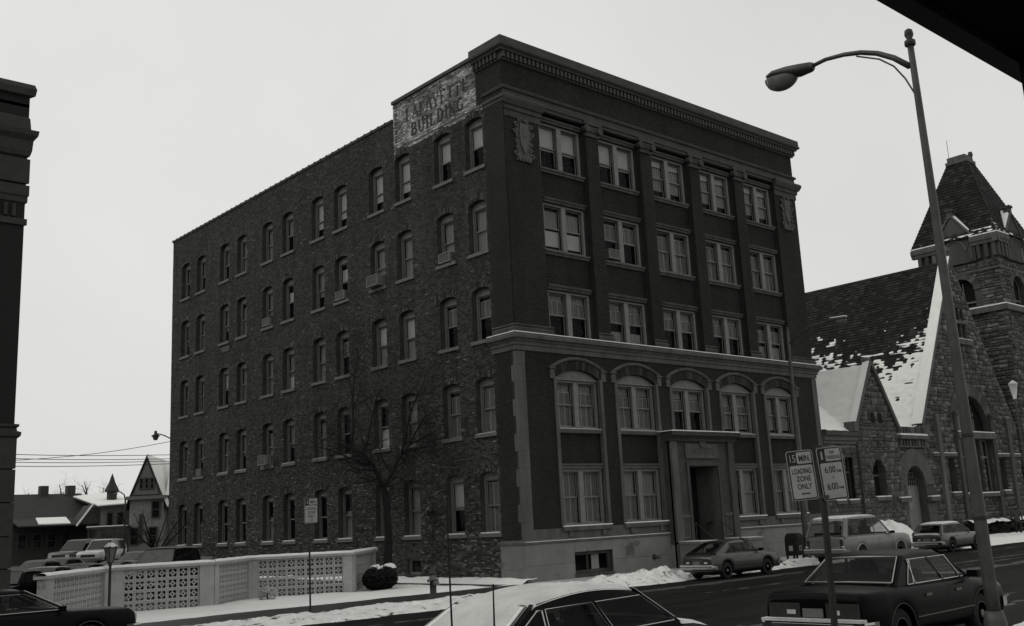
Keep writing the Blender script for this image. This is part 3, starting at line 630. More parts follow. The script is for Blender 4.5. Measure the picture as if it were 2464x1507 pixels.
# corner piers: capitals, bases, cartouches
PC = [(19.1, .0), (19.12, .05), (19.4, .06), (19.42, .12), (19.6, .13), (19.62, .2), (19.7, .24), (19.82, .3), (19.92, .32), (20.0, .28), (20.02, 0)]
PB = [(9.77, .14), (9.92, .14), (9.98, .17), (10.02, .12), (10.07, .10), (10.12, .15), (10.17, .12), (10.19, .0)]
for a, b, e0, e1 in ((0, 2.02, 1, .4), (W-2.02, W, .4, 1)):
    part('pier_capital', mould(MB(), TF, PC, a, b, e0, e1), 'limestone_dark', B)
    m = mould(MB(), TF, PB, a, b, e0, e1)
    if a == 0: mould(m, TS, PB, 0, 1.2, 1, .3)
    part('pier_base', m, 'limestone_dark', B)
def cartouche(cx):
    m = MB(); z0, z1 = 17.25, 19.08; h = z1-z0
    tbox(m, TF, cx-.42, cx+.42, z0, z1-.1, 0, .045)
    sh = [(-.22, .95), (.22, .95), (.27, .7), (.2, .35), (0, .12), (-.2, .35), (-.27, .7)]
    m.prism([TF(cx+x, z0+y*h*.9+.1, .045) for x, y in sh], (0, -.09, 0))
    m.prism([TF(cx+x*.4, z0+(y*.35+.5)*h, .135) for x, y in ((-.25, .2), (.25, .2), (.25, .8), (-.25, .8))], (0, -.03, 0))
    ov = m
    for s in (-1, 1):
        for (x, y, r) in ((.40, .86, .13), (.5, .68, .10), (.36, .58, .09), (.4, .42, .09), (.36, .28, .10), (.46, .14, .12), (.2, .97, .10), (.28, .05, .11)):
            n = 10; pts = [TF(cx+s*(x+r*(1-.55*t/n)*math.cos(t*.75)), z0+y*h+r*(1-.55*t/n)*math.sin(t*.75), .07) for t in range(n+1)]
            m.tube(pts, .035, 5)
    m.tube([TF(cx-.2+.05*i, z0+h*(1.0+.03*math.sin(i*.8)), .08) for i in range(9)], .045, 6)
    for k in range(4): tbox(m, TF, cx-.30+k*.18, cx-.2+k*.18, z0-.02, z0+.16, .04, .10)
    part('cartouche', m, 'limestone', B, label='carved stone cartouche with scrolls on the corner pier')
cartouche(1.0); cartouche(W-1.0)
# pilasters between the bays with ionic capitals
def pilaster(cx):
    m = MB(); tbox(m, TF, cx-.40, cx+.40, 10.2, 19.25, -.005, .03); pl = part('pilaster', m, 'mortar_dark', B)
    rws = fr(cx-.40, cx+.40, 10.2, 19.22, [], .055)
    blocks('pilaster_bricks', TF, rws, 'pressed_brick', pl)
    m = mould(MB(), TF, [(9.77, .17), (9.9, .17), (9.97, .21), (10.03, .14), (10.08, .12), (10.14, .17), (10.19, .12), (10.21, 0)], cx-.38, cx+.38, .6, .6); part('pilaster_base', m, 'limestone_dark', pl)
    m = MB(); tbox(m, TF, cx-.44, cx+.44, 19.24, 19.34, 0, .12); tbox(m, TF, cx-.40, cx+.40, 19.34, 19.5, 0, .09)
    for k in range(5): m.lathe([(.0, 0), (.07, .01), (.085, .06), (.0, .09)], TF(cx-.3+.15*k, 19.52, .16), 8, 'y')
    tbox(m, TF, cx-.42, cx+.42, 19.60, 19.74, 0, .14)
    for s in (-1, 1):
        m.lathe([(.02, -.02), (.17, -.02), (.17, .03), (.12, .035), (.12, .0), (.07, .0), (.07, .05), (.0, .06)], (cx+s*.43, -.22, 19.56), 14, 'y'); m.lathe([(.15, 0), (.15, .2)], (cx+s*.43, -.2, 19.56), 14, 'y')
    tbox(m, TF, cx-.56, cx+.56, 19.76, 19.90, 0, .2); part('capital', m, 'limestone_dark', pl)
for i in range(4): pilaster((BAYS[i]+BAYS[i+1])/2)
# quoin strip at the corner: straight on the front, toothed on the side face
z = 1.60; k = 0
while z < 9.0:
    h = min(.69, 9.06-z); m = MB(); w_ = .27 if k % 2 else .12
    m.box(-.075, -.055, z+.004, .41, w_, z+h-.004); part('quoin', m, 'limestone', B); z += h; k += 1
z = 1.60; k = 0
while z < 9.0:
    h = min(.69, 9.06-z); m = MB(); m.box(W-.36, -.055, z+.004, W+.06, .2, z+h-.004); part('quoin', m, 'limestone', B); z += h; k += 1
# --- plinth
def pl_block(u0, u1, v0, v1, T=TF, d=.13): 
    m = MB(); tbox(m, T, u0+.004, u1-.004, v0+.004, v1-.004, -.1, d+random.uniform(-.004, .004)); return part('stone_block', m, 'plinth_stone', B)
bw0, bw1, bz0, bz1 = 2.5, 4.72, .16, 1.02
for segs, v0, v1 in (([-.13, .75, 2.5], .62, 1.43), ([-.13, 1.2, 2.5], -.3, .62), ([4.72, 6.0, 7.3, 8.5], .62, 1.43), ([4.72, 6.5, 8.5], -.3, .62), ([13.0, 15.2, 17.4, 19.6, W+.1], .72, 1.43), ([13.0, 16.1, 18.9, W+.1], -.3, .72), ([2.5, 4.72], 1.02, 1.43), ([2.5, 4.72], -.3, .16)):
    for a, b in zip(segs, segs[1:]): pl_block(a, b, v0, v1)
pl_block(.0, 1.38, .5, 1.43, TS); pl_block(.0, 1.38, -.3, .5, TS)
WT = [(1.43, .10), (1.44, .17), (1.52, .17), (1.56, .12), (1.6, .06), (1.62, 0)]
for a, b, e in ((0, 8.5, 1), (13.0, W, 0)):
    m = mould(MB(), TF, WT, a, b, e, 0)
    if e: mould(m, TS, WT, 0, 1.38, 1, 0)
    part('water_table', m, 'limestone', B)
    m = MB(); tbox(m, TF, a-.14*e, b, 1.522, 1.545, .1, .172); part('ledge_snow', m, 'snow_thin', B)
for q_ in ((.42, 8.5), (13.0, W-.36)): tp('base_course', [(*q_, 1.6, 1.99, -.05, .04)], 'limestone')
m = MB(); jambs(m, TF, bw0, bw1, bz0, bz1, .1, .3, True); tbox(m, TF, bw0-.04, bw1+.04, bz0-.16, bz0-.0, .0, .16); frame_ring(m, TF, bw0, bw1, bz0, bz1, .13, -.16, -.05); tbox(m, TF, 3.38, 3.44, bz0+.13, bz1-.13, -.15, -.08)
bwn = part('basement_window', m, 'limestone_dark', B)
g = MB(); tbox(g, TF, bw0+.13, bw1-.13, bz0+.13, bz1-.13, -.14, -.13); part('pane', g, 'pane_glass', bwn)
g = cloth(TF, .42, .7, 'blind'); inst('curtain', g, bwn, TF(3.85, bz0+.12, -.3))
m = MB(); m.tube([(7.28, .0, .56), (7.28, -.32, .56), (7.36, -.36, .55)], .075, 10); m.lathe([(.12, 0), (.12, .04)], (7.28, -.16, .56), 12, 'y'); part('standpipe', m, 'metal_grey', B, True)
# --- window surrounds, hood moulds, sills, lintels of the bays
def hood(c):
    m = MB(); p, (cx, cz, r, a0) = arc_pts(c-BW-.02, c+BW+.02, 8.1, .37); n = 16; aa = math.asin(min(1, (BW+.32)/(r+.42)))
    prof = [(.40, .03), (.40, .10), (.45, .14), (.50, .14), (.53, .09), (.54, .03)]
    for i in range(n):
        t0, t1 = -aa+2*aa*i/n, -aa+2*aa*(i+1)/n
        for (ra, da), (rb, db) in zip(prof, prof[1:]):
            m.quad(*[TF(cx+(r+rr)*math.sin(t), cz+(r+rr)*math.cos(t), d) for rr, t, d in ((ra, t0, da), (ra, t1, da), (rb, t1, db), (rb, t0, db))])
    zz = cz+(r+.40)*math.cos(aa); zt = cz+(r+.53)*math.cos(aa)
    for s in (-1, 1):
        x = c+s*(BW+.25); tbox(m, TF, x-.13, x+.13, zz-.36, zt-.05, .0, .10); tbox(m, TF, x-.18, x+.18, zt-.06, zt+.0, .0, .15)
    h_ = part('hood_mould', m, 'limestone', B)
    for i in range(17):   # voussoir bricks of the arch
        t0, t1 = -a0*1.04+2*a0*1.04*(i+.05)/17, -a0*1.04+2*a0*1.04*(i+.95)/17
        q = [(cx+(r+rr)*math.sin(t), cz+(r+rr)*math.cos(t)) for rr, t in ((.005, t0), (.005, t1), (.385, t1), (.385, t0))]
        v_ = MB(); v_.prism([TF(*x, .05+random.uniform(0, .01)) for x in q], (0, .10, 0)); part('voussoir', v_, 'voussoir_brick', h_)
for c in BAYS:
    hood(c)
    m = MB()
    lo = 5.97 if c == BAYS[2] else 2.0
    for s in (-1, 1):
        x0 = c+s*BW; a, b = sorted((x0, x0+s*.17)); tbox(m, TF, a, b, lo, 8.12, -.1, .085)
    part('window_surround', m, 'limestone', B)
    for r, nm in ((2, 0), (3, 0), (4, 0)):
        o = wins[BAYS.index(c)][r]
        m = mould(MB(), TF, [(o[3], -.2), (o[3]+.02, -.1), (o[3]+.11, -.09), (o[3]+.13, -.05), (o[3]+.2, -.04), (o[3]+.24, -.1), (o[3]+.25, -.22)], o[0]-.03, o[1]+.03); part('lintel', m, 'limestone_dark', B)
        if r > 2: part('sill', mould(MB(), TF, [(o[2]-.2, -.2), (o[2]-.19, -.12), (o[2]-.1, -.10), (o[2]-.08, -.04), (o[2]-.01, -.04), (o[2], -.1), (o[2], -.3)], o[0]-.08, o[1]+.08), 'limestone', B)
    for r in (0, 1):
        if c == BAYS[2] and r == 0: continue
        o = wins[BAYS.index(c)][r]
        if r == 0:
            part('lintel', mould(MB(), TF, [(o[3], -.14), (o[3]+.02, -.06), (o[3]+.14, -.05), (o[3]+.17, 0), (o[3]+.23, 0), (o[3]+.24, -.14)], o[0]+.005, o[1]-.005), 'limestone', B)
            part('sill', mould(MB(), TF, [(o[2]-.2, .0), (o[2]-.19, .16), (o[2]-.05, .18), (o[2]-.02, .14), (o[2]-.01, -.2)], o[0]-.15, o[1]+.15), 'limestone', B)
            m = MB(); tbox(m, TF, o[0]-.14, o[1]+.14, o[2]-.022, o[2]+.02, -.02, .165); part('sill_snow', m, 'snow', B)
            for s in (-.95, .95): tp('sill_bracket', [(c+s-.12, c+s+.12, o[2]-.42, o[2]-.2, .0, .12)], 'limestone')
        else:
            part('sill', mould(MB(), TF, [(o[2]-.19, -.14), (o[2]-.18, .02), (o[2]-.06, .05), (o[2]-.03, .03), (o[2], -.2)], o[0]-.0, o[1]+.0), 'limestone', B)
            m = MB(); tbox(m, TF, o[0]+.01, o[1]-.01, o[2]-.012, o[2]+.006, -.1, .03); part('sill_snow', m, 'snow_thin', B)
            p, _ = arc_pts(c-BW, c+BW, 8.1, .36, 12); pts = [(c-BW, o[3]), (c+BW, o[3])]+p[::-1]
            m = MB(); m.add([TF(*q, -.10) for q in pts], [tuple(range(len(pts)))]); tbox(m, TF, c-BW+.02, c+BW-.02, o[3]-.0, o[3]+.07, -.12, -.06); part('tympanum', m, 'window_paint_side', B)
def front_frame(w, h):
    m = MB(); frame_ring(m, TF, 0, w, 0, h, .11, -.14, -.02, .09, .09); tbox(m, TF, w/2-.13, w/2+.13, .09, h-.09, -.13, .0)
    return mesh_of('window_frame', m, 'window_paint')
FH = {4: [[('blind', .45, 1)]]*2+[[('blind', .82, 1), ('curtain', .2, .8)]]*3, 3: [[('curtain', .5, .92), ('blind', .1, .45)], [('shutter', .5, .9)], [('shutter', .0, .9)], [('shutter', .0, .9)], [('shutter', 0, .9)]],
      2: [[('curtain', .86, 1), ('shutter', .5, .85)], [('curtain', .84, 1), ('shutter', .5, .82), ('curtain', 0, .3)], [('curtain', .8, 1), ('shutter', .5, .8)], [('curtain', .84, 1), ('shutter', .52, .82)], [('shutter', .5, .85), ('curtain', 0, .4)]],
      1: [[('curtain', .8, 1), ('shutter', 0, .8)], [('curtain', .8, 1), ('shutter', .02, .78)], [('curtain', .8, 1), ('shutter', .5, .78)], [('curtain', .72, 1), ('shutter', .1, .72)], [('curtain', .1, .95)]],
      0: [[('shutter', .0, 1)], [('shutter', .0, .55), ('curtain', .5, 1)], [], [('curtain', 0, 1)], [('shutter', 0, 1)]]}
for bi, bay in enumerate(wins):
    for ri, o in enumerate(bay):
        if bi == 2 and ri == 0: continue
        dpl = -.22 if ri > 1 else -.14; w, h = o[1]-o[0], o[3]-o[2]
        lw = (w-.22-.26)/2; lights = [(.11, .09, lw, h-.18), (w/2+.13, .09, lw, h-.18)]
        add_window(TF, 'window', cached(('ff', round(w, 3), round(h, 3)), lambda: front_frame(w, h)), (o[0], o[2]), dpl, lights, B, FH[ri][bi], 'f', 'window_paint')
# --- entrance: darker stones, the dimmer street-level light put into their colour
EX0, EX1, OX0, OX1 = 8.45, 13.0, 9.7, 11.78
EN = .45
tp('entrance_wall', [(EX0, OX0, 1.0, 5.72, 0, EN), (OX1, EX1, 1.0, 5.72, 0, EN), (OX0, OX1, 4.42, 5.72, 0, EN)], 'dark_stone')
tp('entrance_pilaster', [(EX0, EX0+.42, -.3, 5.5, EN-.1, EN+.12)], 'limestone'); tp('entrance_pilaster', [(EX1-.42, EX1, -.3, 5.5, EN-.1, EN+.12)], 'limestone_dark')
part('entrance_canopy', mould(MB(), TF, [(5.5, .3), (5.52, .58), (5.62, .6), (5.7, .7), (5.76, .86), (5.9, .9), (5.93, .8), (5.94, 0)], EX0-.0, EX1+.0, .25, .25), 'limestone_dark', B)
m = MB(); tbox(m, TF, EX0-.2, EX1+.2, 5.942, 5.985, .02, .86); part('canopy_snow', m, 'snow', B)
tp('door_casing', [(OX0-.18, OX0, 1.0, 4.6, EN, EN+.06), (OX1, OX1+.18, 1.0, 4.6, EN, EN+.06), (OX0, OX1, 4.42, 4.6, EN, EN+.06)], 'limestone_dark')
npl = tp('name_plate', [(9.5, 11.85, 4.76, 5.42, EN, EN+.07)], 'limestone'); word(npl, 'LAFAYETTE', TF, 9.8, 11.6, 4.93, .28, EN+.075, 'dark_stone', .2)
m = MB(); m.prism([TF(10.45, 5.5, EN+.07), TF(11.0, 5.5, EN+.07), TF(10.85, 5.25, EN+.07), TF(10.6, 5.25, EN+.07)], (0, -.05, 0)); part('keystone', m, 'limestone', B)
for a, b in ((8.95, 9.42), (12.05, 12.5)):
    m = MB(); frame_ring(m, TF, a, b, 1.25, 2.15, .06, EN, EN+.05); tbox(m, TF, a-.05, b+.05, 2.15, 2.27, EN, EN+.09); pp = part('notice_panel', m, 'limestone', B); tp('panel_face', [(a+.06, b-.06, 1.31, 2.09, EN, EN+.02)], 'dark_stone', pp)
# recess: side walls, ceiling, doors at the back, the deep recess shade put into their near-black colour
m = MB(); m.quad((OX1-.005, -EN+.01, 1), (OX1-.005, .84, 1), (OX1-.005, .84, 4.415), (OX1-.005, -EN+.01, 4.415)); m.quad((OX0+.005, -EN+.01, 1), (OX0+.005, .84, 1), (OX0+.005, .84, 4.415), (OX0+.005, -EN+.01, 4.415)); m.quad((OX0+.005, -EN+.01, 4.414), (OX1-.005, -EN+.01, 4.414), (OX1-.005, .84, 4.414), (OX0+.005, .84, 4.414)); part('recess_wall', m, 'limestone', B)
m = MB(); m.box(OX0+.01, .85, 1.0, OX1-.01, .93, 4.40); dr = part('door', m, 'interior', B)
for s in (0, 1): 
    g = MB(); g.box(OX0+.12+s*1.02, .83, 1.5, OX0+.92+s*1.02, .845, 3.4); part('pane', g, 'dark_glass', dr)
for k in range(6):
    m = MB(); m.box(OX0-.02, -EN-.0-.30*(6-k)+.3, -.3, OX1+.02, -EN-.30*(5-k)+.3 if k < 5 else .85, .175*(k+1)-.05); part('step', m, 'limestone', B)
for a, b in ((EX0+.05, OX0-.05), (OX1+.05, EX1-.05)):
    m = MB(); m.box(a, -1.75, -.3, b, -EN-.005, 1.02); m.box(a-.05, -1.8, 1.02, b+.05, -EN-.006, 1.12); part('cheek_wall', m, 'plinth_stone', B)
    m = MB(); m.box(a-.04, -1.78, 1.121, b+.04, -EN-.02, 1.14); part('cheek_snow', m, 'snow_thin', B)
for x in (OX0+.12, OX1-.12):
    m = MB(); m.tube([(x, -2.1, .0), (x, -2.1, .85), (x, -1.7, 1.0), (x, -.5, 1.9), (x, -.5, 1.0)], .025, 6); part('handrail', m, 'metal_dark', B)
tp('plinth_fill', [(EX0, OX0, -.3, 1.0, 0, EN-.005), (OX1, EX1, -.3, 1.0, 0, EN-.005)], 'plinth_stone')

# --- window air conditioners: things of their own, hung in the side windows and one in front
def aircon(T, u, v, w, h, dep, d0, label):
    t = thing('air_conditioner', T(u+w/2, v, d0), label, 'air conditioner', 'window air conditioners')
    m = MB(); e = .02
    tbox(m, T, u, u+w, v, v+e, d0, d0+dep); tbox(m, T, u, u+w, v+h-e, v+h, d0, d0+dep); tbox(m, T, u, u+e, v+e, v+h-e, d0, d0+dep); tbox(m, T, u+w-e, u+w, v+e, v+h-e, d0, d0+dep)
    frame_ring(m, T, u-.005, u+w+.005, v-.005, v+h+.005, .03, d0+dep-.02, d0+dep+.005); part('case', m, 'ac_case', t)
    g = MB(); tbox(g, T, u+e, u+w-e, v+e, v+h-e, d0+.02, d0+dep-.03); gr = part('grille', g, 'ac_grille', t)
    s = MB()
    for k in range(7): tbox(s, T, u+.035, u+w-.035, v+.04+(h-.08)*k/7, v+.055+(h-.08)*k/7, d0+dep-.03, d0+dep-.008)
    part('louvre', s, 'ac_case', gr)
    for k in (0, 1):
        s = MB(); x = u if k == 0 else u+w
        for q in range(4): tbox(s, T, x-.004, x+.004, v+.06, v+h-.06, d0+.05+dep*q*.2, d0+.09+dep*q*.2)
        part('side_vent', s, 'ac_grille', t)
nm = {(1, 3): 'air conditioner in fourth-floor side window, second column from the street corner', (3, 3): 'large boxy air conditioner jutting far out of a fourth-floor side window', (4, 3): 'air conditioner in fourth-floor side window just left of the jutting one', (7, 3): 'air conditioner in fourth-floor side window, fifth column from the far rear edge',
      (10, 1): 'small pale air conditioner in second-floor side window near the rear edge', (7, 1): 'dark-fronted air conditioner jutting from a second-floor side window left of the bare tree'}
for (ci, ri), kind in {(1, 3): 'mid', (3, 3): 'big', (4, 3): 'mid', (7, 3): 'mid', (10, 1): 'small', (7, 1): 'big'}.items():
    c = COLS[ci]; a = ROWS[ri][0]; dep = {'big': .62, 'mid': .36, 'small': .28}[kind]; w = {'big': .86, 'mid': .78, 'small': .62}[kind]; h = {'big': .5, 'mid': .42, 'small': .38}[kind]
    aircon(TS, c-w/2, a+.06, w, h, dep+.1, -.32, nm[(ci, ri)])
aircon(TF, BAYS[1]-1.12, 13.72, .68, .42, .42, -.4, 'air conditioner in the left light of a fourth-floor front window')
# ================================================================== stone church
mat_attr('ashlar_single', .05, .12, bscale=9., bump=.5, src='rand')
CH = thing('stone_church', (39.5, 0, 0), 'rock-faced stone church with steep slate roof and square tower beyond the brick building', 'church')
def ashlar(u0, u1, v0, v1, holes=(), clip=None, hmin=.2, hmax=.42, lmin=.2, lmax=.66, d=.03, bulge=.022):
    rows = []; v = v0
    while v < v1-.12:
        h = min(random.uniform(hmin, hmax), v1-v); vm = v+h/2; a0, b0 = u0, u1
        if clip:
            t = clip(v+h*.6)
            if t is None: v += h; continue
            a0, b0 = max(a0, t[0]), min(b0, t[1])
        iv = [(a0, b0)]
        for q in holes:
            if callable(q):
                t = q(vm)
                if t: iv = subtract(iv, *t)
            elif q[2]-h*.4 < vm < q[3]+h*.4: iv = subtract(iv, q[0], q[1])
        for p, q in iv:
            x = p
            while x < q-.06:
                l = min(random.uniform(lmin, lmax), q-x)
                if q-x-l < .2: l = q-x
                g = .013; rows.append((x+g, x+l-g, v+g, v+h-g, -.05, d+random.uniform(-.008, .014), random.random(), bulge*random.uniform(.4, 1.5)))
                if h > .25 and random.random() < .35:
                    r_ = rows.pop(); vs_ = v+h*random.uniform(.4, .6); rows += [(r_[0], r_[1], r_[2], vs_-g, r_[4], r_[5], random.random(), r_[7]), (r_[0], r_[1], vs_+g, r_[3], r_[4], r_[5], random.random(), r_[7])]
                x += l
        v += h
    return rows
def arch_hole(c, hw, v0, vs, rise, ring=0.0):
    r = (hw*hw+rise*rise)/(2*rise); cz = vs+rise-r
    def h(v):
        if v < v0: return None
        if v <= vs: return (c-hw-ring, c+hw+ring)
        s = (r+ring)**2-(v-cz)**2
        return (c-math.sqrt(s), c+math.sqrt(s)) if s > 0 else None
    return h
def arch_ring(T, c, hw, vs, rise, t, n, m, parent, d=.06, dep=.3, name='voussoir'):
    p, (cx, cz, r, a0) = arc_pts(c-hw, c+hw, vs, rise)
    for i in range(n):
        t0, t1 = -a0+2*a0*(i+.02)/n, -a0+2*a0*(i+.98)/n
        q = [(cx+rr*math.sin(a), cz+rr*math.cos(a)) for rr, a in ((r, t0), (r, (t0+t1)/2), (r, t1), (r+t, t1), (r+t, (t0+t1)/2), (r+t, t0))]
        b_ = MB(); f_ = [T(*x, d+random.uniform(0, .02)) for x in q]; k_ = [T(*x, d-dep) for x in q]
        b_.add(f_+k_, [(0, 1, 2, 3, 4, 5)]+[(j, (j+1) % 6, 6+(j+1) % 6, 6+j) for j in range(6)]); part(name, b_, m, parent)
all_rows = []
slopeL = lambda v: (33.0+(v-7)*6.5/11, 46.0-(v-7)*6.5/11) if v > 7 else (33.0, 46.0)
# openings of the main gable
big = dict(c=39.5, hw=2.3, v0=6.6, vs=6.65, rise=2.28)
lowers = [(37.35, 38.55, 2.7, 6.1), (38.95, 40.15, 2.7, 6.1), (40.55, 41.75, 2.7, 6.1), (35.5, 36.4, 2.8, 4.9), (42.7, 43.6, 2.8, 4.9)]
trip = [(39.5+k*.62-.22, 39.5+k*.62+.22, z0, z1) for k in (-1, 0, 1) for z0, z1 in ((14.0, 14.85), (12.75, 13.7))]
hl = [arch_hole(39.5, 2.3, 6.6, 6.65, 2.28, .85)]+lowers+trip+[(36.9, 42.1, 6.1, 6.6)]
all_rows += ashlar(33.0, 46.0, .0, 17.8, hl, slopeL)
# porch block with small gable, door bay, low wall
cl2 = lambda v: (24.9+max(0, v-6.5)*2.2/3.6, 29.3-max(0, v-6.5)*2.2/3.6)
w1 = dict(c=26.8, hw=.7, v0=2.75, vs=4.1, rise=.68)
all_rows += ashlar(24.9, 29.3, 0, 10.0, [arch_hole(26.8, .7, 2.7, 4.1, .68), (26.55, 27.0, 6.85, 7.4), (27.35, 27.8, 6.85, 7.4)], cl2, d=.18)
all_rows += ashlar(29.3, 33.0, 0, 6.1, [arch_hole(31.0, 1.15, .0, 3.3, 1.12, 1.0)])
all_rows += ashlar(21.6, 24.9, 0, 5.6, [(22.3, 23.1, 2.6, 4.9), (23.6, 24.4, 2.6, 4.9)])
big300 = sorted(all_rows, key=lambda r: -(r[1]-r[0])*(r[3]-r[2])/(max(1, r[0]-10)**2))[:300]; ids = set(id(r) for r in big300)
blocks('stones', TF, [r for r in all_rows if id(r) not in ids], 'ashlar', CH)
us = MB(); us.add([(-.5, -.5, -.5), (.5, -.5, -.5), (.5, -.5, .5), (-.5, -.5, .5), (-.5, .5, -.5), (.5, .5, -.5), (.5, .5, .5), (-.5, .5, .5), (.08, -.78, -.05)],
                   [(0, 1, 8), (1, 2, 8), (2, 3, 8), (3, 0, 8), (0, 4, 5, 1), (1, 5, 6, 2), (2, 6, 7, 3), (3, 7, 4, 0)])
use = mesh_of('stone', us, 'ashlar_single')
for r in big300: inst('stone', use, CH, ((r[0]+r[1])/2, -(r[4]+r[5])/2, (r[2]+r[3])/2), (r[1]-r[0], r[5]-r[4], r[3]-r[2]))
# backing with the openings cut in it
mb = MB(); bops = lowers+[(37.2, 41.8, 6.6, 8.93)]
wall_grid(mb, TF, 33, 46, -.3, 7.0, [(o[0], o[1], o[2], min(o[3], 7.0)) for o in bops]); wall_grid(mb, TF, 35.0, 44.0, 7.0, 10.2, [(37.2, 41.8, 6.6, 8.93)])
arch_fill(mb, TF, 37.2, 41.8, 6.65, 2.28, 0, .4, 16)
for a, b in ((33, 35.0), (46, 44.0)): mb.poly([TF(a, 7, 0), TF(b, 7, 0), TF(b, 7+abs(b-a)*11/6.5, 0)])
mb.poly([TF(35.0, 10.2, 0), TF(44, 10.2, 0), TF(44, 10.384, 0), TF(35, 10.384, 0)])
mb.poly([TF(35, 10.384, 0), TF(44, 10.384, 0), TF(42.6, 12.7, 0), TF(36.4, 12.7, 0)])
wall_grid(mb, TF, 38.2, 40.8, 12.7, 14.95, trip)
for s in (-1, 1): mb.poly([TF(39.5+s*1.3, 12.7, 0), TF(39.5+s*3.1, 12.7, 0), TF(39.5+s*1.8, 14.95, 0), TF(39.5+s*1.3, 14.95, 0)])
mb.poly([TF(37.7, 14.95, 0), TF(41.3, 14.95, 0), TF(39.5, 18, 0)])
for o in lowers+trip: jambs(mb, TF, *o, 0, .35, True)
wall_grid(mb, TF, 29.3, 33, -.3, 6.1, [(29.85, 32.15, -.3, 4.42)]); arch_fill(mb, TF, 29.85, 32.15, 3.3, 1.12, 0, .5, 12); jambs(mb, TF, 29.85, 32.15, -.3, 3.3, 0, .5)
wall_grid(mb, TF, 24.9, 29.3, -.3, 6.5, [(26.1, 27.5, 2.7, 4.78)], .15); arch_fill(mb, TF, 26.1, 27.5, 4.1, .68, .15, .4); jambs(mb, TF, 26.1, 27.5, 2.7, 4.1, .15, .4)
mb.poly([TF(24.9, 6.5, .15), TF(29.3, 6.5, .15), TF(27.1, 10.1, .15)]); mb.quad(TF(24.9, -.3, .15), TF(24.9, 6.5, .15), TF(24.9, 6.5, -1), TF(24.9, -.3, -1))
wall_grid(mb, TF, 21.6, 24.9, -.3, 6.2, [(22.3, 23.1, 2.6, 4.9), (23.6, 24.4, 2.6, 4.9)])
mb.quad((46, 0, -.3), (46, 30, -.3), (46, 30, 7), (46, 0, 7)); mb.quad((21.6, 0, -.3), (21.6, 20, -.3), (21.6, 20, 6.2), (21.6, 0, 6.2))
part('wall', mb, 'mortar_pale', CH)
def glaze(T, u0, u1, v0, v1, dep, parent, vs=None, rise=None, bars=(), transom=None, frame='sash_dark', glass='dark_glass', fw=.07):
    m = MB()
    if vs is None: frame_ring(m, T, u0, u1, v0, v1, fw, -dep-.06, -dep+.02)
    else:
        p, _ = arc_pts(u0, u1, vs, rise, 12); tbox(m, T, u0, u0+fw, v0, vs, -dep-.06, -dep+.02); tbox(m, T, u1-fw, u1, v0, vs, -dep-.06, -dep+.02); tbox(m, T, u0+fw, u1-fw, v0, v0+fw, -dep-.06, -dep+.02)
        m.tube([T(*q, -dep) for q in p], fw*.7, 5)
    for b in bars: tbox(m, T, b-.03, b+.03, v0+fw, (v1 if vs is None else vs+.8*rise)-fw, -dep-.05, -dep+.01)
    if transom: tbox(m, T, u0+fw, u1-fw, transom-.06, transom+.06, -dep-.05, -dep+.025)
    w = part('window', m, frame, parent); g = MB()
    if vs is None: tbox(g, T, u0+.01, u1-.01, v0+.01, v1-.01, -dep-.05, -dep-.04)
    else:
        pts = [(u0, v0), (u1, v0)]+p[::-1]; g.add([T(*q, -dep-.045) for q in pts], [tuple(range(len(pts)))])
    part('pane', g, glass, w); return w
glaze(TF, 37.2, 41.8, 6.65, 8.9, .3, CH, 6.66, 2.27, (38.7, 40.3), frame='metal_dark', fw=.1)
for o in lowers[:3]: glaze(TF, *o, .28, CH, None, None, (), 5.0, 'window_paint_side', fw=.09)
for o in lowers[3:]: glaze(TF, *o, .28, CH)
for o in trip: glaze(TF, *o, .25, CH, fw=.04)
glaze(TF, 26.1, 27.5, 2.7, 4.78, .2, CH, 4.1, .68, (), 3.9)
for a in (22.3, 23.6): glaze(TF, a, a+.8, 2.6, 4.9, .25, CH, transom=4.1)
for a in (26.55, 27.35):
    m = MB(); tbox(m, TF, a, a+.45, 6.85, 7.4, .1, .165); part('small_window', m, 'interior', CH)
arch_ring(TF, 39.5, 2.3, 6.65, 2.28, .85, 21, 'ashlar_single', CH); arch_ring(TF, 31.0, 1.15, 3.3, 1.12, 1.0, 15, 'limestone', CH, .12); arch_ring(TF, 26.8, .7, 4.1, .68, .34, 9, 'ashlar_single', CH, .2)
for s in (-1, 1):
    z = 0.0
    while z < 3.3: 
        h = min(.55, 3.3-z); m = MB(); a, b = sorted((31+s*1.15, 31+s*2.13)); tbox(m, TF, a+.01, b-.01, z+.012, z+h-.012, -.3, .08); part('jamb_stone', m, 'ashlar_single', CH); z += h
# church door with a fanlight
m = MB(); m.box(29.87, .42, .0, 32.13, .5, 3.28); dr = part('door', m, 'door_wood', CH); m = MB(); m.box(30.8, .38, 1.9, 31.25, .42, 3.1); part('door_panel', m, 'shutter', dr)
m = MB(); p, _ = arc_pts(29.88, 32.12, 3.3, 1.1, 12); m.add([(q[0], .47, q[1]) for q in [(29.88, 3.29), (32.12, 3.29)]+p[::-1]], [tuple(range(15))]); fl = part('fanlight', m, 'dark_glass', CH)
m = MB()
for k in range(-4, 5): m.tube([(31+k*.25, .45, 3.3), (31+k*.25, .45, 3.3+math.sqrt(max(.01, 1.2-(k*.25)**2)))], .022 if k else .05, 4)
for z in (3.3, 3.55, 3.8, 4.05): m.tube([(31-math.sqrt(max(.02, 1.2-(z-3.3)**2)), .45, z), (31+math.sqrt(max(.02, 1.2-(z-3.3)**2)), .45, z)], .02, 4)
part('glazing_bar', m, 'window_paint_side', fl)
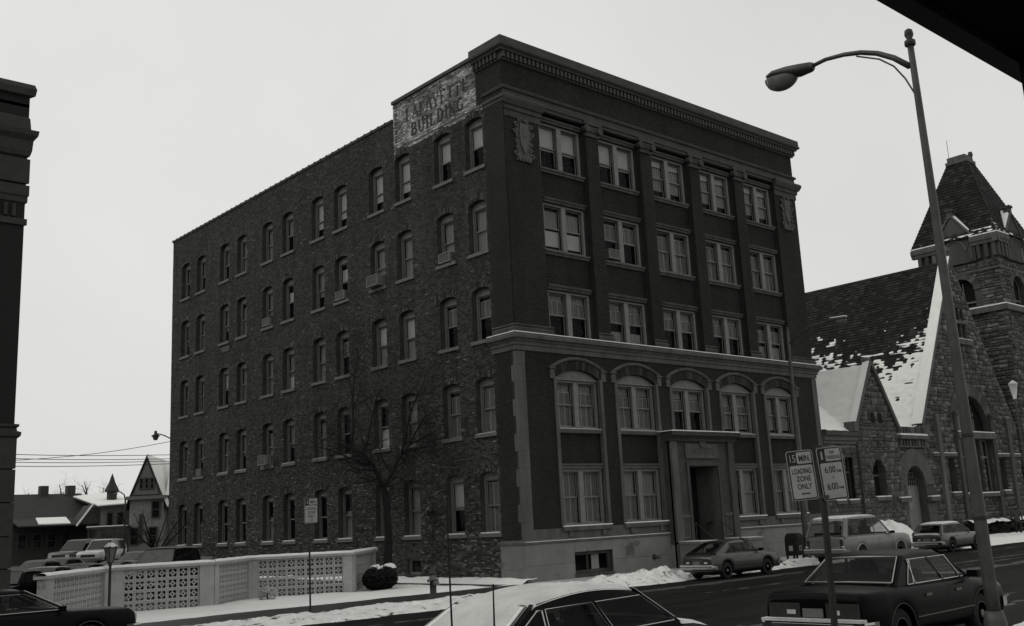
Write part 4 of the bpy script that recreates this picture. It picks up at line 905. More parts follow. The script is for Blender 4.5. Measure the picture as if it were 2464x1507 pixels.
# ledges, sills, parapet corbels, snow on them
def ledge(name, u0, u1, v0, v1, d, T=TF, snow=.06, m='limestone'):
    b_ = MB(); tbox(b_, T, u0, u1, v0, v1, -.05, d); l = part(name, b_, m, CH)
    if snow: s = MB(); tbox(s, T, u0+.02, u1-.02, v1, v1+snow, .0, d-.02); part('ledge_snow', s, 'snow', l)
ledge('transom_ledge', 36.9, 42.1, 6.15, 6.55, .3); ledge('gable_ledge', 38.0, 41.0, 12.35, 12.7, .2, snow=.04); ledge('gable_ledge', 38.3, 40.7, 13.75, 13.95, .14, snow=0)
ledge('sill', 26.0, 27.6, 2.5, 2.7, .36); ledge('impost', 28.6, 29.8, 2.35, 2.6, .35); ledge('impost', 32.2, 33.3, 2.35, 2.6, .35); ledge('sill', 35.4, 36.5, 2.55, 2.78, .2); ledge('sill', 37.2, 41.9, 2.45, 2.68, .22); ledge('sill', 42.6, 43.7, 2.55, 2.78, .2)
ledge('string_course', 33.6, 36.6, 5.0, 5.2, .16, snow=.04); ledge('string_course', 42.4, 46, 5.0, 5.2, .16, snow=.04); ledge('sill', 22.2, 23.2, 2.4, 2.6, .16); ledge('sill', 23.5, 24.5, 2.4, 2.6, .16)
ledge('parapet', 29.45, 32.75, 5.98, 6.2, .34, snow=.1); ledge('corbel_course', 29.45, 32.75, 5.5, 5.6, .16, snow=0)
for k in range(9):
    m = MB(); tbox(m, TF, 29.6+k*.36, 29.72+k*.36, 6.22, 6.72, -.05, .12); part('baluster', m, 'ashlar_single', CH); m = MB(); tbox(m, TF, 29.6+k*.36, 29.78+k*.36, 5.6, 5.95, -.05, .2); part('corbel', m, 'ashlar_single', CH)
for a, b in ((5.62, 5.8), (5.8, 6.05), (6.05, 6.28)): ledge('eave_course', 21.6, 24.9, a, b-.01, .1+(a-5.6)*.5, snow=0, m='ashlar_single')
for x in (34.5, 44.5, 37.0, 42.0):   # little buttress caps beside the great window
    m = MB(); tbox(m, TF, x-.22, x+.22, 0, 7.6, -.05, .22); tbox(m, TF, x-.28, x+.28, 7.6, 7.8, -.05, .3) if x in (37.0, 42.0) else None; part('buttress', m, 'ashlar_single', CH)
# --- roofs: overlapping courses, and the snow lying on them
def course_roof(name, p0, p1, q0, q1, parent, w=.34, h=.24, step=.035, clip=None):
    p0, p1, q0, q1 = map(Vector, (p0, p1, q0, q1)); Ls = (p1-p0).length; Lt = ((q0+q1)/2-(p0+p1)/2).length; n = int(Lt/h); nm = (p1-p0).cross(q0-p0).normalized()
    if nm.z < 0: nm = -nm
    V = []; F = []; tn = []
    for j in range(n):
        t0, t1 = j/n, (j+1.15)/n; a0, a1 = p0.lerp(q0, t0), p1.lerp(q1, t0); b0, b1 = p0.lerp(q0, min(1, t1)), p1.lerp(q1, min(1, t1)); k = max(1, int((a1-a0).length/w)); of = .5*(j % 2)
        for i in range(k):
            s0, s1 = min(1, max(0, (i+of*0)/k)), (i+1)/k; o = len(V); lift = nm*(step+random.uniform(-.006, .01))
            V += [a0.lerp(a1, s0)+lift, a0.lerp(a1, s1)+lift, b0.lerp(b1, s1), b0.lerp(b1, s0), a0.lerp(a1, s0)-nm*.02, a0.lerp(a1, s1)-nm*.02]; F += [(o, o+1, o+2, o+3), (o, o+4, o+5, o+1)]; tn += [random.random()]*6
    b_ = MB(); b_.v = [tuple(v) for v in V]; b_.f = F; o = part(name, b_, 'shingle', parent, kind='stuff'); at = o.data.attributes.new('tone', 'FLOAT', 'POINT'); at.data.foreach_set('value', tn); return nm
def roof_snow(name, p0, p1, q0, q1, hf, parent, ns=90, nt=70, m='snow'):
    p0, p1, q0, q1 = map(Vector, (p0, p1, q0, q1)); nm = (p1-p0).cross(q0-p0).normalized()
    if nm.z < 0: nm = -nm
    S, Tt = np.meshgrid(np.linspace(0, 1, ns), np.linspace(0, 1, nt)); H = hf(S, Tt); b_ = MB()
    for j in range(nt):
        for i in range(ns):
            s, t = S[j, i], Tt[j, i]; q = p0.lerp(p1, s).lerp(q0.lerp(q1, s), t)+nm*float(H[j, i]); b_.v.append(tuple(q))
    for j in range(nt-1):
        for i in range(ns-1):
            if max(H[j, i], H[j, i+1], H[j+1, i], H[j+1, i+1]) > -.01: b_.f.append((j*ns+i, j*ns+i+1, (j+1)*ns+i+1, (j+1)*ns+i))
    return part(name, b_, m, parent, True, kind='stuff')
NL = ((32.7, .25, 6.75), (32.7, 30, 6.75), (39.5, .25, 18.1), (39.5, 30, 18.1))
course_roof('nave_roof', *NL, CH); course_roof('nave_roof', (46.3, .25, 6.75), (46.3, 30, 6.75), (39.5, .25, 18.1), (39.5, 30, 18.1), CH, .6, .5)
def nave_h(S, T):   # S 0 at the street gable, T 0 at the eave
    n = fbm(S*38, T*26, 61, 5); st = vnoise(S*16, T*52, 5)
    cov = 1.2-1.75*T+.7*np.exp(-S*26)*(1.15-T)+.35*(fbm(S*7, T*4, 66)-.5)*2
    return -.05+.12*np.clip(cov, -.55, .9)+.05*(n-.5)+.05*(st-.5)+.10*(vnoise(S*110, T*54, 9)-.5)+.05*np.exp(-T*7)
roof_snow('roof_snow', *NL, nave_h, CH, 340, 165)
TR = ((21.4, .05, 6.25), (34.6, .05, 6.25), (21.4, 10.5, 13.75), (34.6, 10.5, 13.75))
course_roof('transept_roof', *TR, CH)
roof_snow('roof_snow', *TR, lambda S, T: -.02+.12*np.clip(1.2-1.2*T+.7*np.clip(S*1.6-.5, 0, 1), -.4, .8)+.12*(fbm(S*26, T*34, 71, 5)-.5)+.04*np.exp(-T*8), CH, 90, 70)
m = MB(); m.quad((21.4, 10.5, 13.75), (40, 10.5, 13.75), (40, 22, 6), (21.4, 22, 6)); m.quad((21.6, .3, 6.2), (21.6, 10.5, 13.7), (21.6, 20, 6.2), (21.6, 20, 6.1)); part('transept_rear', m, 'house_roof', CH)
SG = [((24.75, -.0, 6.35), (24.75, 7, 6.35), (27.1, -.0, 10.2), (27.1, 7, 10.2)), ((29.45, -.0, 6.35), (29.45, 7, 6.35), (27.1, -.0, 10.2), (27.1, 7, 10.2))]
for k, q in enumerate(SG):
    course_roof('porch_roof', *q, CH); roof_snow('roof_snow', *q, lambda S, T: .06+.03*np.exp(-T*3)+.08*(fbm(S*14, T*16, 80+k, 5)-.5)+(.0 if k == 0 else -.02), CH, 40, 30)
# gable copings with snow
def coping(a, b, w=.42, t=.22, y0=-.14, name='gable_coping', snow=True):
    a, b = Vector(a), Vector(b); dr_ = (b-a); nm = Vector((-dr_.z, 0, dr_.x)).normalized(); nm = nm if nm.z > 0 else -nm; c = (a+b)/2+nm*t*.3; m = MB()
    m.obox(c+Vector((0, w/2+y0, 0)), (dr_.normalized(), (0, 1, 0), nm), (dr_.length/2, w/2, t/2)); g = part(name, m, 'limestone', CH)
    if snow:
        m = MB(); m.obox(c+Vector((0, w/2+y0+.02, 0))+nm*(t/2+.03), (dr_.normalized(), (0, 1, 0), nm), (dr_.length/2-.03, w/2-.01, .03)); part('coping_snow', m, 'snow', g)
coping((32.75, 0, 6.85), (39.5, 0, 18.25), .7); coping((46.25, 0, 6.85), (39.5, 0, 18.25), .35, .1, .02, snow=False); coping((24.75, -.18, 6.5), (27.1, -.18, 10.3), .4); coping((29.45, -.18, 6.5), (27.1, -.18, 10.3), .4, snow=False)
m = MB(); m.lathe([(.0, 0), (.28, .0), (.28, .5), (.2, .55), (.34, .75), (.34, .95), (.1, 1.15), (0, 1.2)], (39.5, .2, 17.9), 10); part('finial', m, 'limestone', CH, True)
m = MB(); m.lathe([(.0, 0), (.2, .0), (.26, .12), (.26, .28), (0, .4)], (27.1, .0, 10.25), 10); part('finial', m, 'limestone', CH, True)
for x in (24.7, 32.8): m = MB(); m.box(x-.25, -.35, 6.3, x+.2, .3, 6.85); part('kneeler', m, 'limestone', CH)
for k in range(4): m = MB(); m.box(39.4, 12+k*3.5, 18.1, 39.6, 12.25+k*3.5, 18.4); part('ridge_cap', m, 'metal_dark', CH)
# --- tower
X0, X1, Y0, Y1 = 47.2, 53.0, 0.0, 5.8; XM, YM = (X0+X1)/2, (Y0+Y1)/2
TL = lambda u, v, d: (X0-d, u, v)
m = MB()
for T, a, b in ((TF, X0, X1), (TL, Y0, Y1)):
    c = (a+b)/2; wall_grid(m, T, a, b, -.3, 21.0, [(c-.95, c+.95, 16.1, 18.3)]); arch_fill(m, T, c-.95, c+.95, 17.35, .94, 0, .4); jambs(m, T, c-.95, c+.95, 16.1, 17.35, 0, .4)
m.quad((X1, Y0, 0), (X1, Y1, 0), (X1, Y1, 21), (X1, Y0, 21)); m.quad((X0, Y1, 0), (X1, Y1, 0), (X1, Y1, 21), (X0, Y1, 21)); part('tower_wall', m, 'mortar_pale', CH)
for T, a, b in ((TF, X0, X1), (TL, Y0, Y1)):
    c = (a+b)/2
    rws = ashlar(a, b, 0, 19.3, [arch_hole(c, .95, 16.1, 17.35, .94, .5), (c-.25, c+.25, 12.2, 14.4)], d=.04); blocks('tower_stones', T, rws, 'ashlar', CH)
    arch_ring(T, c, .95, 17.35, .94, .5, 11, 'ashlar_single', CH, .07); glaze(T, c-.95, c+.95, 16.1, 18.29, .35, CH, 17.35, .93, (c,), 16.5, 'window_paint_side', 'interior')
    mm = MB(); tbox(mm, T, c-.25, c+.25, 12.2, 14.4, .0, .03); part('slit_window', mm, 'interior', CH)
    ledge('belt_course', a-.25, b+.25, 15.5, 15.9, .28, T, .09); ledge('belt_course', a-.05, b+.05, 18.62, 18.78, .1, T, 0)
    for k in range(13): mm = MB(); tbox(mm, T, a+.2+k*.43, a+.4+k*.43, 18.85, 19.1, .0, .09); part('billet', mm, 'ashlar_single', CH)
    for k in range(11):
        u = a-.1+k*.56
        if abs(u+.15-c) > 1.05: mm = MB(); tbox(mm, T, u, u+.28, 19.5, 20.5, .0, .26); part('corbel', mm, 'ashlar_single', CH)
    for a2, b2 in ((a-.42, c-1.25), (c+1.25, b+.42)):
        part('tower_cornice', mould(MB(), T, [(20.5, .0), (20.52, .3), (20.7, .34), (20.8, .42), (21.05, .44), (21.15, .36), (21.17, 0)], a2, b2), 'limestone', CH); mm = MB(); tbox(mm, T, a2+.03, b2-.03, 21.175, 21.26, .05, .42); part('cornice_snow', mm, 'snow', CH)
    # wall gable over each face
    pts = [(c-1.5, 19.4), (c+1.5, 19.4), (c+1.5, 21.1), (c, 23.05), (c-1.5, 21.1)]
    mm = MB(); f_ = [T(*q, .22) for q in pts]; k_ = [T(*q, -1.6) for q in pts]; mm.add(f_+k_, [(0, 1, 2, 3, 4)]+[(j, (j+1) % 5, 5+(j+1) % 5, 5+j) for j in range(5)]); gb = part('wall_gable', mm, 'ashlar_single', CH)
    arch_ring(T, c, .8, 20.3, .78, .14, 9, 'limestone', gb, .26, .06)
    for s in (-1, 1):
        mm = MB(); q0, q1 = (c+s*1.66, 20.95), (c, 23.12)
        mm.add([T(q0[0], q0[1], .3), T(q1[0], q1[1], .3), T(q1[0], q1[1]+.2, .3), T(q0[0], q0[1]+.24, .3), T(q0[0], q0[1], -1.4), T(q1[0], q1[1], -1.4), T(q1[0], q1[1]+.2, -1.4), T(q0[0], q0[1]+.24, -1.4)], [(0, 1, 2, 3), (3, 2, 6, 7), (0, 4, 5, 1), (0, 3, 7, 4)]); cp = part('gable_coping', mm, 'limestone', CH)
        mm = MB(); mm.add([T(q0[0], q0[1]+.25, .2), T(q1[0], q1[1]+.21, .2), T(q1[0], q1[1]+.21, -1.3), T(q0[0], q0[1]+.25, -1.3), T(q0[0], q0[1]+.38, .15), T(q1[0], q1[1]+.33, .15), T(q1[0], q1[1]+.33, -1.3), T(q0[0], q0[1]+.38, -1.3)], [(4, 5, 6, 7), (0, 1, 5, 4), (0, 4, 7, 3)]); part('coping_snow', mm, 'snow', cp)
    p_ = T(c, 22.8, .05); mm = MB(); mm.box(p_[0]-.22, p_[1]-.22, 22.95, p_[0]+.22, p_[1]+.22, 23.5); mm.box(p_[0]-.3, p_[1]-.3, 23.5, p_[0]+.3, p_[1]+.3, 23.68); part('pinnacle', mm, 'limestone_dark', CH)
ov = .38; zb, zt, ht = 21.2, 27.9, .72
co = [(X0-ov, Y0-ov), (X1+ov, Y0-ov), (X1+ov, Y1+ov), (X0-ov, Y1+ov)]; ct = [(XM-ht, YM-ht), (XM+ht, YM-ht), (XM+ht, YM+ht), (XM-ht, YM+ht)]
for k in range(4):
    q = (k+1) % 4; fc = ((*co[k], zb), (*co[q], zb), (*ct[k], zt), (*ct[q], zt)); course_roof('tower_roof', *fc, CH, .34, .26, .04)
    if k in (0, 3): roof_snow('roof_snow', *fc, lambda S, T: -.05+.10*np.clip(.45-2.4*T+.3*(S if k == 3 else 1-S), -.5, .6)+.085*(fbm(S*18, T*26, 91+k, 5)-.5), CH, 60, 60)
m = MB(); m.box(XM-.82, YM-.82, zt-.1, XM+.82, YM+.82, zt+.12); m.box(XM-.7, YM-.7, zt+.12, XM+.7, YM+.7, zt+.5)
part('roof_crest', m, 'limestone', CH); m = MB(); m.lathe([(.12, 0), (.2, .15), (.16, .4), (.05, .45)], (XM+.6, YM-.6, zt+.5), 8); m.tube([(XM-.5, YM+.6, zt+.5), (XM-.5, YM+.6, zt+2.0)], .02, 4); part('crest_finial', m, 'limestone_dark', CH)
# ================================================================== things left of the office building
# dark corner building at the left edge
LB = thing('corner_block', (-26, 0, 0), 'tall dark brick block with stone bands at the left edge of the street', 'building')
lx0, lx1 = -38.0, -18.72
m = MB(); m.quad((lx0, 0, 5.35), (lx1, 0, 5.35), (lx1, 0, 15.0), (lx0, 0, 15.0)); m.quad((lx1, 0, -.3), (lx1, 22, -.3), (lx1, 22, 15), (lx1, 0, 15)); m.quad((lx0, 22, -.3), (lx1, 22, -.3), (lx1, 22, 15), (lx0, 22, 15)); m.quad((lx0, 0, -.3), (lx0, 22, -.3), (lx0, 22, 15), (lx0, 0, 15)); m.quad((lx0, 0, 15), (lx1, 0, 15), (lx1, 22, 15), (lx0, 22, 15)); part('wall', m, 'brick_black', LB)
for a, b in ((.0, .9), (.9, 1.75), (1.75, 2.6), (2.6, 3.5), (3.5, 4.4), (4.4, 5.3)):
    m = MB(); m.box(lx0, -.08, a+.015, lx1+.06, .3, b-.015); part('stone_course', m, 'terracotta_dark', LB)
def lband(name, prof, mt): part(name, mould(MB(), TF, prof, lx0, lx1, 0, 1), mt, LB)
lband('base_cornice', [(5.2, .0), (5.22, .06), (5.3, .14), (5.4, .15), (5.44, .06), (5.52, .05), (5.56, .10), (5.62, .10), (5.64, 0)], 'terracotta_dark')
lband('main_cornice', [(13.35, 0), (13.4, .06), (13.55, .1), (13.85, .12), (14.0, .22), (14.15, .24), (14.22, .06), (14.55, .03), (14.6, 0)], 'terracotta_dark')
lband('parapet_cap', [(15.2, 0), (15.25, .12), (15.45, .15), (15.6, .1), (15.61, -.3)], 'terracotta_dark'); m = MB(); m.box(lx0, .0, 14.9, lx1, .35, 15.25); part('parapet', m, 'brick_black', LB)
lband('frieze', [(12.55, 0), (12.57, .07), (13.3, .07), (13.32, 0)], 'terracotta_dark'); lband('frieze', [(11.95, 0), (12.0, .05), (12.15, .05), (12.2, .08), (12.5, .08), (12.52, 0)], 'terracotta_dark')
for k in range(26): m = MB(); m.tube([(lx1-.3-k*.22, -.02, 11.55), (lx1-.3-k*.22, -.02, 11.92)], .06, 6); part('reed', m, 'terracotta_dark', LB)
lband('frieze', [(11.3, 0), (11.32, .06), (11.5, .06), (11.52, 0)], 'terracotta_dark')

# --- zigzag wall of pierced blocks
PW = thing('pierced_block_wall', (-10, 4, 0), 'pale zigzag garden wall of flower-pierced concrete blocks, capped with snow', 'wall')
ZV = [Vector(p) for p in ((-18.0, -.5), (-14.64, 3.7), (-11.47, 2.94), (-8.98, 5.17), (-5.9, 3.14), (-2.95, 6.1))]
# one block: square rim, four arms, small pierced hub
def breeze_block(s=.34, t=.06):
    m = MB(); a = s/2-.003; r = .046
    def bx(x0, x1, z0, z1): m.box(x0, -t/2, z0, x1, t/2, z1)
    bx(-a, a, -a, -a+r); bx(-a, a, a-r, a); bx(-a, -a+r, -a+r, a-r); bx(a-r, a, -a+r, a-r)
    h, k = .058, .028
    bx(-h, h, k, h); bx(-h, h, -h, -k); bx(-h, -k, -k, k); bx(k, h, -k, k)
    w = .017
    bx(-w, w, h, a-r); bx(-w, w, -a+r, -h); bx(h, a-r, -w, w); bx(-a+r, -h, -w, w)
    return mesh_of('block', m, 'breeze')
bbm = breeze_block()
def zz(): return 1.55
for i in range(len(ZV)-1):
    a, b = ZV[i], ZV[i+1]; L = (b-a).length; dr_ = (b-a)/L; n2 = Vector((dr_.y, -dr_.x)); ang = math.atan2(dr_.y, dr_.x); nc = min(12, int((L-.55)/.34)); nr = 4; pw = nc*.34; s0 = (L-pw)/2; zb = .05
    def P3(s, z, d=0): q = a+dr_*s+n2*d; return (q.x, q.y, z)
    def pbox(name, s_0, s_1, z0, z1, th, mt, parent=PW):
        mm = MB(); c = P3((s_0+s_1)/2, (z0+z1)/2); mm.obox(c, ((dr_.x, dr_.y, 0), (n2.x, n2.y, 0), (0, 0, 1)), ((s_1-s_0)/2, th/2, (z1-z0)/2)); return part(name, mm, mt, parent)
    pbox('pier', -.02, s0-.003, -.3, 1.425, .2, 'breeze'); pbox('pier', s0+pw+.003, L+.02, -.3, 1.425, .2, 'breeze'); pbox('footing', s0, s0+pw, -.3, zb, .2, 'breeze'); pbox('lintel', s0, s0+pw, zb+nr*.34+.002, 1.425, .2, 'breeze')
    cp = pbox('cap', -.12, L+.12, 1.427+.001*i, 1.51+.001*i, .34, 'breeze')
    mm = MB(); n = 14
    prof = [(-.17, 0), (-.165, .05), (-.11, .085), (0, .10), (.11, .085), (.165, .05), (.17, 0)]
    for k in range(n+1):
        s = -.12+(L+.24)*k/n; jt = .012*math.sin(k*2.1+i)
        for d, z in prof: mm.v.append(P3(s, 1.512+.001*i+z*.8*(1+6*jt), d))
    for k in range(n):
        for q in range(6): o = k*7+q; mm.f.append((o, o+1, o+8, o+7))
    part('cap_snow', mm, 'snow', cp, True)
    for c in range(nc):
        for r in range(nr): inst('block', bbm, PW, P3(s0+.17+c*.34, zb+.17+r*.34), rz=ang)

# --- lantern on a post in front of the wall
def lantern_post(x, y, h, label):
    t = thing('lantern_post', (x, y, 0), label, 'lamp'); m = MB(); m.lathe([(.11, 0), (.11, .12), (.06, .2), (.045, .3), (.04, h-.62), (.06, h-.6), (.05, h-.5)], (x, y, 0), 10); part('post', m, 'post_dark', t, True)
    m = MB(); n = 6; z0, z1 = h-.5, h-.06
    for k in range(n):
        a, b = math.tau*k/n, math.tau*(k+1)/n; m.quad((x+.09*math.cos(a), y+.09*math.sin(a), z0), (x+.09*math.cos(b), y+.09*math.sin(b), z0), (x+.2*math.cos(b), y+.2*math.sin(b), z1), (x+.2*math.cos(a), y+.2*math.sin(a), z1))
    ln = part('lantern', m, 'lamp_glass', t); m = MB()
    for k in range(n): a = math.tau*k/n; m.tube([(x+.09*math.cos(a), y+.09*math.sin(a), z0), (x+.2*math.cos(a), y+.2*math.sin(a), z1)], .012, 4)
    m.tube([(x-.0, y, z0-.02), (x, y, z0+.01)], .1, 8); part('lantern_frame', m, 'post_dark', ln)
    m = MB(); m.lathe([(.24, z1), (.24, z1+.03), (.12, z1+.12), (.03, z1+.17), (.02, z1+.25), (0, z1+.26)], (x, y, 0), 6); cpp = part('lantern_cap', m, 'post_dark', t); m = MB(); m.lathe([(.23, z1+.032), (.2, z1+.07), (.1, z1+.15), (0, z1+.18)], (x, y, 0), 8); part('cap_snow', m, 'snow_thin', cpp)
lantern_post(-14.9, 2.9, 2.2, 'black post lantern standing before the pierced block wall')

# --- clipped bush and snow mounds by the tree
def leaf_mass(c, r, n, s, seed):
    m = MB(); rg = random.Random(seed)
    for k in range(n):
        a, b = rg.random()*math.tau, math.acos(rg.uniform(-1, 1)); q = rg.uniform(.75, 1.05); p = Vector((c[0]+r[0]*q*math.cos(a)*math.sin(b), c[1]+r[1]*q*math.sin(a)*math.sin(b), c[2]+r[2]*q*math.cos(b)))
        t = Vector((rg.uniform(-1, 1), rg.uniform(-1, 1), rg.uniform(-1, 1))).normalized(); u = t.orthogonal().normalized()
        m.add([p-t*s, p+u*s*.5, p+t*s, p-u*s*.5], [(0, 1, 2, 3)])
    return m
bu = thing('clipped_bush', (-4.75, 3.0, 0), 'dark clipped evergreen bush with snow on top, at the wall end by the tree', 'bush')
m = leaf_mass((-4.75, 3.0, .50), (.66, .58, .44), 4200, .07, 5); m.lathe([(.1, .1), (.42, .22), (.46, .55), (.36, .78), (.1, .85)], (-4.75, 3.0, 0), 12); part('foliage', m, 'hedge', bu)
m = MB(); m.tube([(-4.75, 3, -.1), (-4.75, 3, .4)], .05, 6); part('stem', m, 'bark', bu)
sm = MB(); 
for k in range(13): q_ = random.uniform(.10, .22); sm.lathe([(q_, -.03), (q_*.95, .03), (q_*.55, .08), (0, .1)], (-4.6+random.uniform(-.25, .42), 3.0+random.uniform(-.35, .3), .90+random.uniform(-.05, .03)), 8)
part('snow_cap', sm, 'snow', bu, True)
# evergreen shrub poking out at the wall foot
sh = thing('low_shrub', (-9.2, 3.4, 0), 'small snow-dusted shrub at the foot of the pierced block wall', 'shrub'); m = leaf_mass((-9.2, 3.4, .25), (.32, .28, .3), 500, .05, 8); part('foliage', m, 'snow_path', sh); m = MB(); m.tube([(-9.2, 3.4, 0), (-9.2, 3.4, .3)], .03, 5); part('stem', m, 'bark', sh)

# --- bare trees
def bare_tree(name, base, label, limbs, rad, seed, twigs=3, mat_='bark', depth=1.6, lvl=3, tl=1.0):
    """limbs: poly-lines (world points) with start/end radius; finer branches are grown from them at random"""
    t = thing(name, base, label, 'tree'); rg = random.Random(seed); tr = MB(); br = MB(); tw = MB()
    def grow(p, d, L, r, k, out):
        n = 5 if k > 0 else 4; pts = [Vector(p)]; dd = Vector(d).normalized()
        for i in range(n):
            dd = (dd+Vector((rg.uniform(-.35, .35), rg.uniform(-.35, .35), rg.uniform(-.2, .3)))).normalized(); pts.append(pts[-1]+dd*L/n)
        out.tube(pts, [max(.0035, r*(1-.75*i/n)) for i in range(n+1)], 5 if k > 1 else 3, False)
        if k > 0:
            for i in range(1, n+1):
                for q in range(rg.choice((0, 1, 1, 2))):
                    a = (pts[i]-pts[i-1]).normalized(); o = a.orthogonal().normalized(); o.rotate(Matrix.Rotation(rg.random()*math.tau, 3, a)); grow(pts[i], a*.55+o*.85+Vector((0, 0, .15)), L*rg.uniform(.5, .75), max(.0035, r*(1-.75*i/n)*.5), k-1, tw if k <= 2 else br)
    for pts, r0, r1, main in limbs:
        pts = [Vector(p) for p in pts]; n = len(pts); (tr if main else br).tube(pts, [r0+(r1-r0)*i/(n-1) for i in range(n)], 9 if main else 6, True)
        if not main:
            for i in range(1, n):
                for q in range(twigs):
                    a = (pts[i]-pts[i-1]).normalized(); o = a.orthogonal().normalized(); o.rotate(Matrix.Rotation(rg.random()*math.tau, 3, a)); f = rg.random()
                    grow(pts[i-1].lerp(pts[i], f), a*.5+o+Vector((0, 0, .25)), tl*rg.uniform(.7, 1.5), max(.008, (r0+(r1-r0)*i/(n-1))*.55), lvl-1, br)
    part('trunk', tr, mat_, t, True)
    if br.v: part('limbs', br, mat_, t, True)
    if tw.v: part('crown', tw, 'twig', t, kind='stuff')
    return t
tb = Vector((-3.0, 4.75, 0))
def tp_(px, py, off=0.0):   # branch points read from the photograph, on the upright plane through the trunk
    q = ray_to(px, py, 1, tb.y+off); return q
limbs = [([tb+Vector((0, 0, -.2)), tp_(932, 1380), tp_(934, 1290), tp_(930, 1220), tp_(921, 1172)], .19, .13, True),
  ([tp_(921, 1172), tp_(912, 1150, -.2), tp_(897, 1118, -.5), tp_(873, 1092, -.8), tp_(845, 1078, -1.0), tp_(815, 1068, -1.2)], .105, .04, False),
  ([tp_(921, 1172), tp_(935, 1150, .2), tp_(948, 1122, .5), tp_(966, 1095, .7), tp_(985, 1070, .9), tp_(1020, 1052, 1.0), tp_(1050, 1040, 1.1)], .095, .032, False),
  ([tp_(845, 1078, -1), tp_(850, 1030, -.9), tp_(848, 960, -.8), tp_(853, 900, -.6), tp_(862, 860, -.5), tp_(855, 835, -.5)], .06, .015, False),
  ([tp_(966, 1095, .7), tp_(972, 1060, .5), tp_(985, 1000, .4), tp_(1000, 960, .3), tp_(1018, 925, .2), tp_(1026, 890, .2)], .06, .015, False),
  ([tp_(985, 1070, .9), tp_(1010, 1020, 1.2), tp_(1035, 985, 1.4), tp_(1062, 960, 1.6)], .05, .015, False),
  ([tp_(897, 1118, -.5), tp_(870, 1115, -.2), tp_(835, 1100, .2), tp_(800, 1085, .4), tp_(770, 1075, .6)], .045, .012, False),
  ([tp_(912, 1150, -.2), tp_(880, 1160, -.6), tp_(850, 1165, -1.0), tp_(815, 1185, -1.2)], .04, .01, False),
  ([tp_(935, 1150, .2), tp_(960, 1150, .0), tp_(985, 1160, -.2), tp_(1015, 1185, -.3)], .04, .01, False),
  ([tp_(873, 1092, -.8), tp_(885, 1060, -.9), tp_(893, 1010, -1.0), tp_(905, 960, -1.1), tp_(925, 915, -1.2)], .05, .012, False),
  ([tp_(930, 1215), tp_(950, 1195, .3), tp_(975, 1190, .6)], .035, .01, False)]
bare_tree('bare_tree', tuple(tb), 'bare forked street tree standing in front of the brick side wall', limbs, .2, 11, 3, 'bark', lvl=3, tl=1.1)

# --- background houses beyond the parking lot
def gable_house(name, label, x0, x1, y0, y1, z0, ze, zr, wall, roof, axis='y', snow=True, over=.45):
    t = thing(name, ((x0+x1)/2, y0, .8), label, 'house'); m = MB(); m.box(x0, y0, z0-1.3, x1, y1, ze)
    xm, ym = (x0+x1)/2, (y0+y1)/2
    if axis == 'y':
        m.poly([(x0, y0, ze), (x1, y0, ze), (xm, y0, zr)]); m.poly([(x0, y1, ze), (x1, y1, ze), (xm, y1, zr)]); k = over*(zr-ze)/(xm-x0)
        sl = [((x0-over, y0-over, ze-k), (x0-over, y1+over, ze-k), (xm, y0-over, zr), (xm, y1+over, zr)), ((x1+over, y0-over, ze-k), (x1+over, y1+over, ze-k), (xm, y0-over, zr), (xm, y1+over, zr))]
    else:
        m.poly([(x0, y0, ze), (x0, y1, ze), (x0, ym, zr)]); m.poly([(x1, y0, ze), (x1, y1, ze), (x1, ym, zr)]); k = over*(zr-ze)/(ym-y0)
        sl = [((x0-over, y0-over, ze-k), (x1+over, y0-over, ze-k), (x0-over, ym, zr), (x1+over, ym, zr)), ((x0-over, y1+over, ze-k), (x1+over, y1+over, ze-k), (x0-over, ym, zr), (x1+over, ym, zr))]
    part('wall', m, wall, t)
    for i, (a, b, c, d) in enumerate(sl):
        mm = MB(); mm.prism([a, b, d, c], (0, 0, .14)); r_ = part('roof', mm, roof, t)
        if snow and not (snow == 'right' and i == 0): mm = MB(); up = Vector((0, 0, .15)); mm.prism([tuple(Vector(q)+up) for q in (a, b, d, c)], (0, 0, .08)); part('roof_snow', mm, 'snow', r_)
    return t
def hwin(t, x, z, w, h, y, m='sash_dark'):
    b_ = MB(); frame_ring(b_, TF, x-w/2, x+w/2, z, z+h, .09, -y-.02, -y+.06); tbox(b_, TF, x-w/2+.09, x+w/2-.09, z+h/2-.03, z+h/2+.03, -y, -y+.05); f = part('window', b_, m, t)
    g = MB(); tbox(g, TF, x-w/2+.09, x+w/2-.09, z+.09, z+h-.09, -y, -y+.02); part('pane', g, 'dark_glass', f)
HY = 60.0
h1 = gable_house('gabled_house', 'pale house with steep pointed front gable and snowy roof behind the parking lot', 7.55, 10.4, HY-1.2, HY+9, 1.6, 5.9, 9.5, 'stucco', 'house_roof', over=.35); h1.rotation_euler = (0, 0, math.radians(-34))
m = MB(); m.prism([(7.9, HY-1.45, 6.25), (10.05, HY-1.45, 6.25), (8.98, HY-1.45, 9.2)], (0, .2, 0)); gf = part('gable_face', m, 'clapboard', h1)
for x in (8.55, 9.0, 9.45): hwin(h1, x, 6.7, .38, 1.0, HY-1.47)
m = MB(); m.box(7.3, HY-1.6, 5.85, 10.65, HY-1.1, 6.15); part('gable_skirt', m, 'clapboard', h1)
for x, z in ((9.75, 4.2), (9.55, 2.0), (8.0, 2.0)): hwin(h1, x, z, .75, 1.5, HY-1.24)
m = MB(); m.box(8.4, HY-1.4, 2.2, 8.65, HY-1.18, 4.6); part('chimney_pipe', m, 'house_dark', h1)
m = MB(); m.lathe([(.05, 9.4), (.07, 9.6), (.0, 9.75)], (8.98, HY-1.4, 0), 6); part('finial', m, 'house_dark', h1)
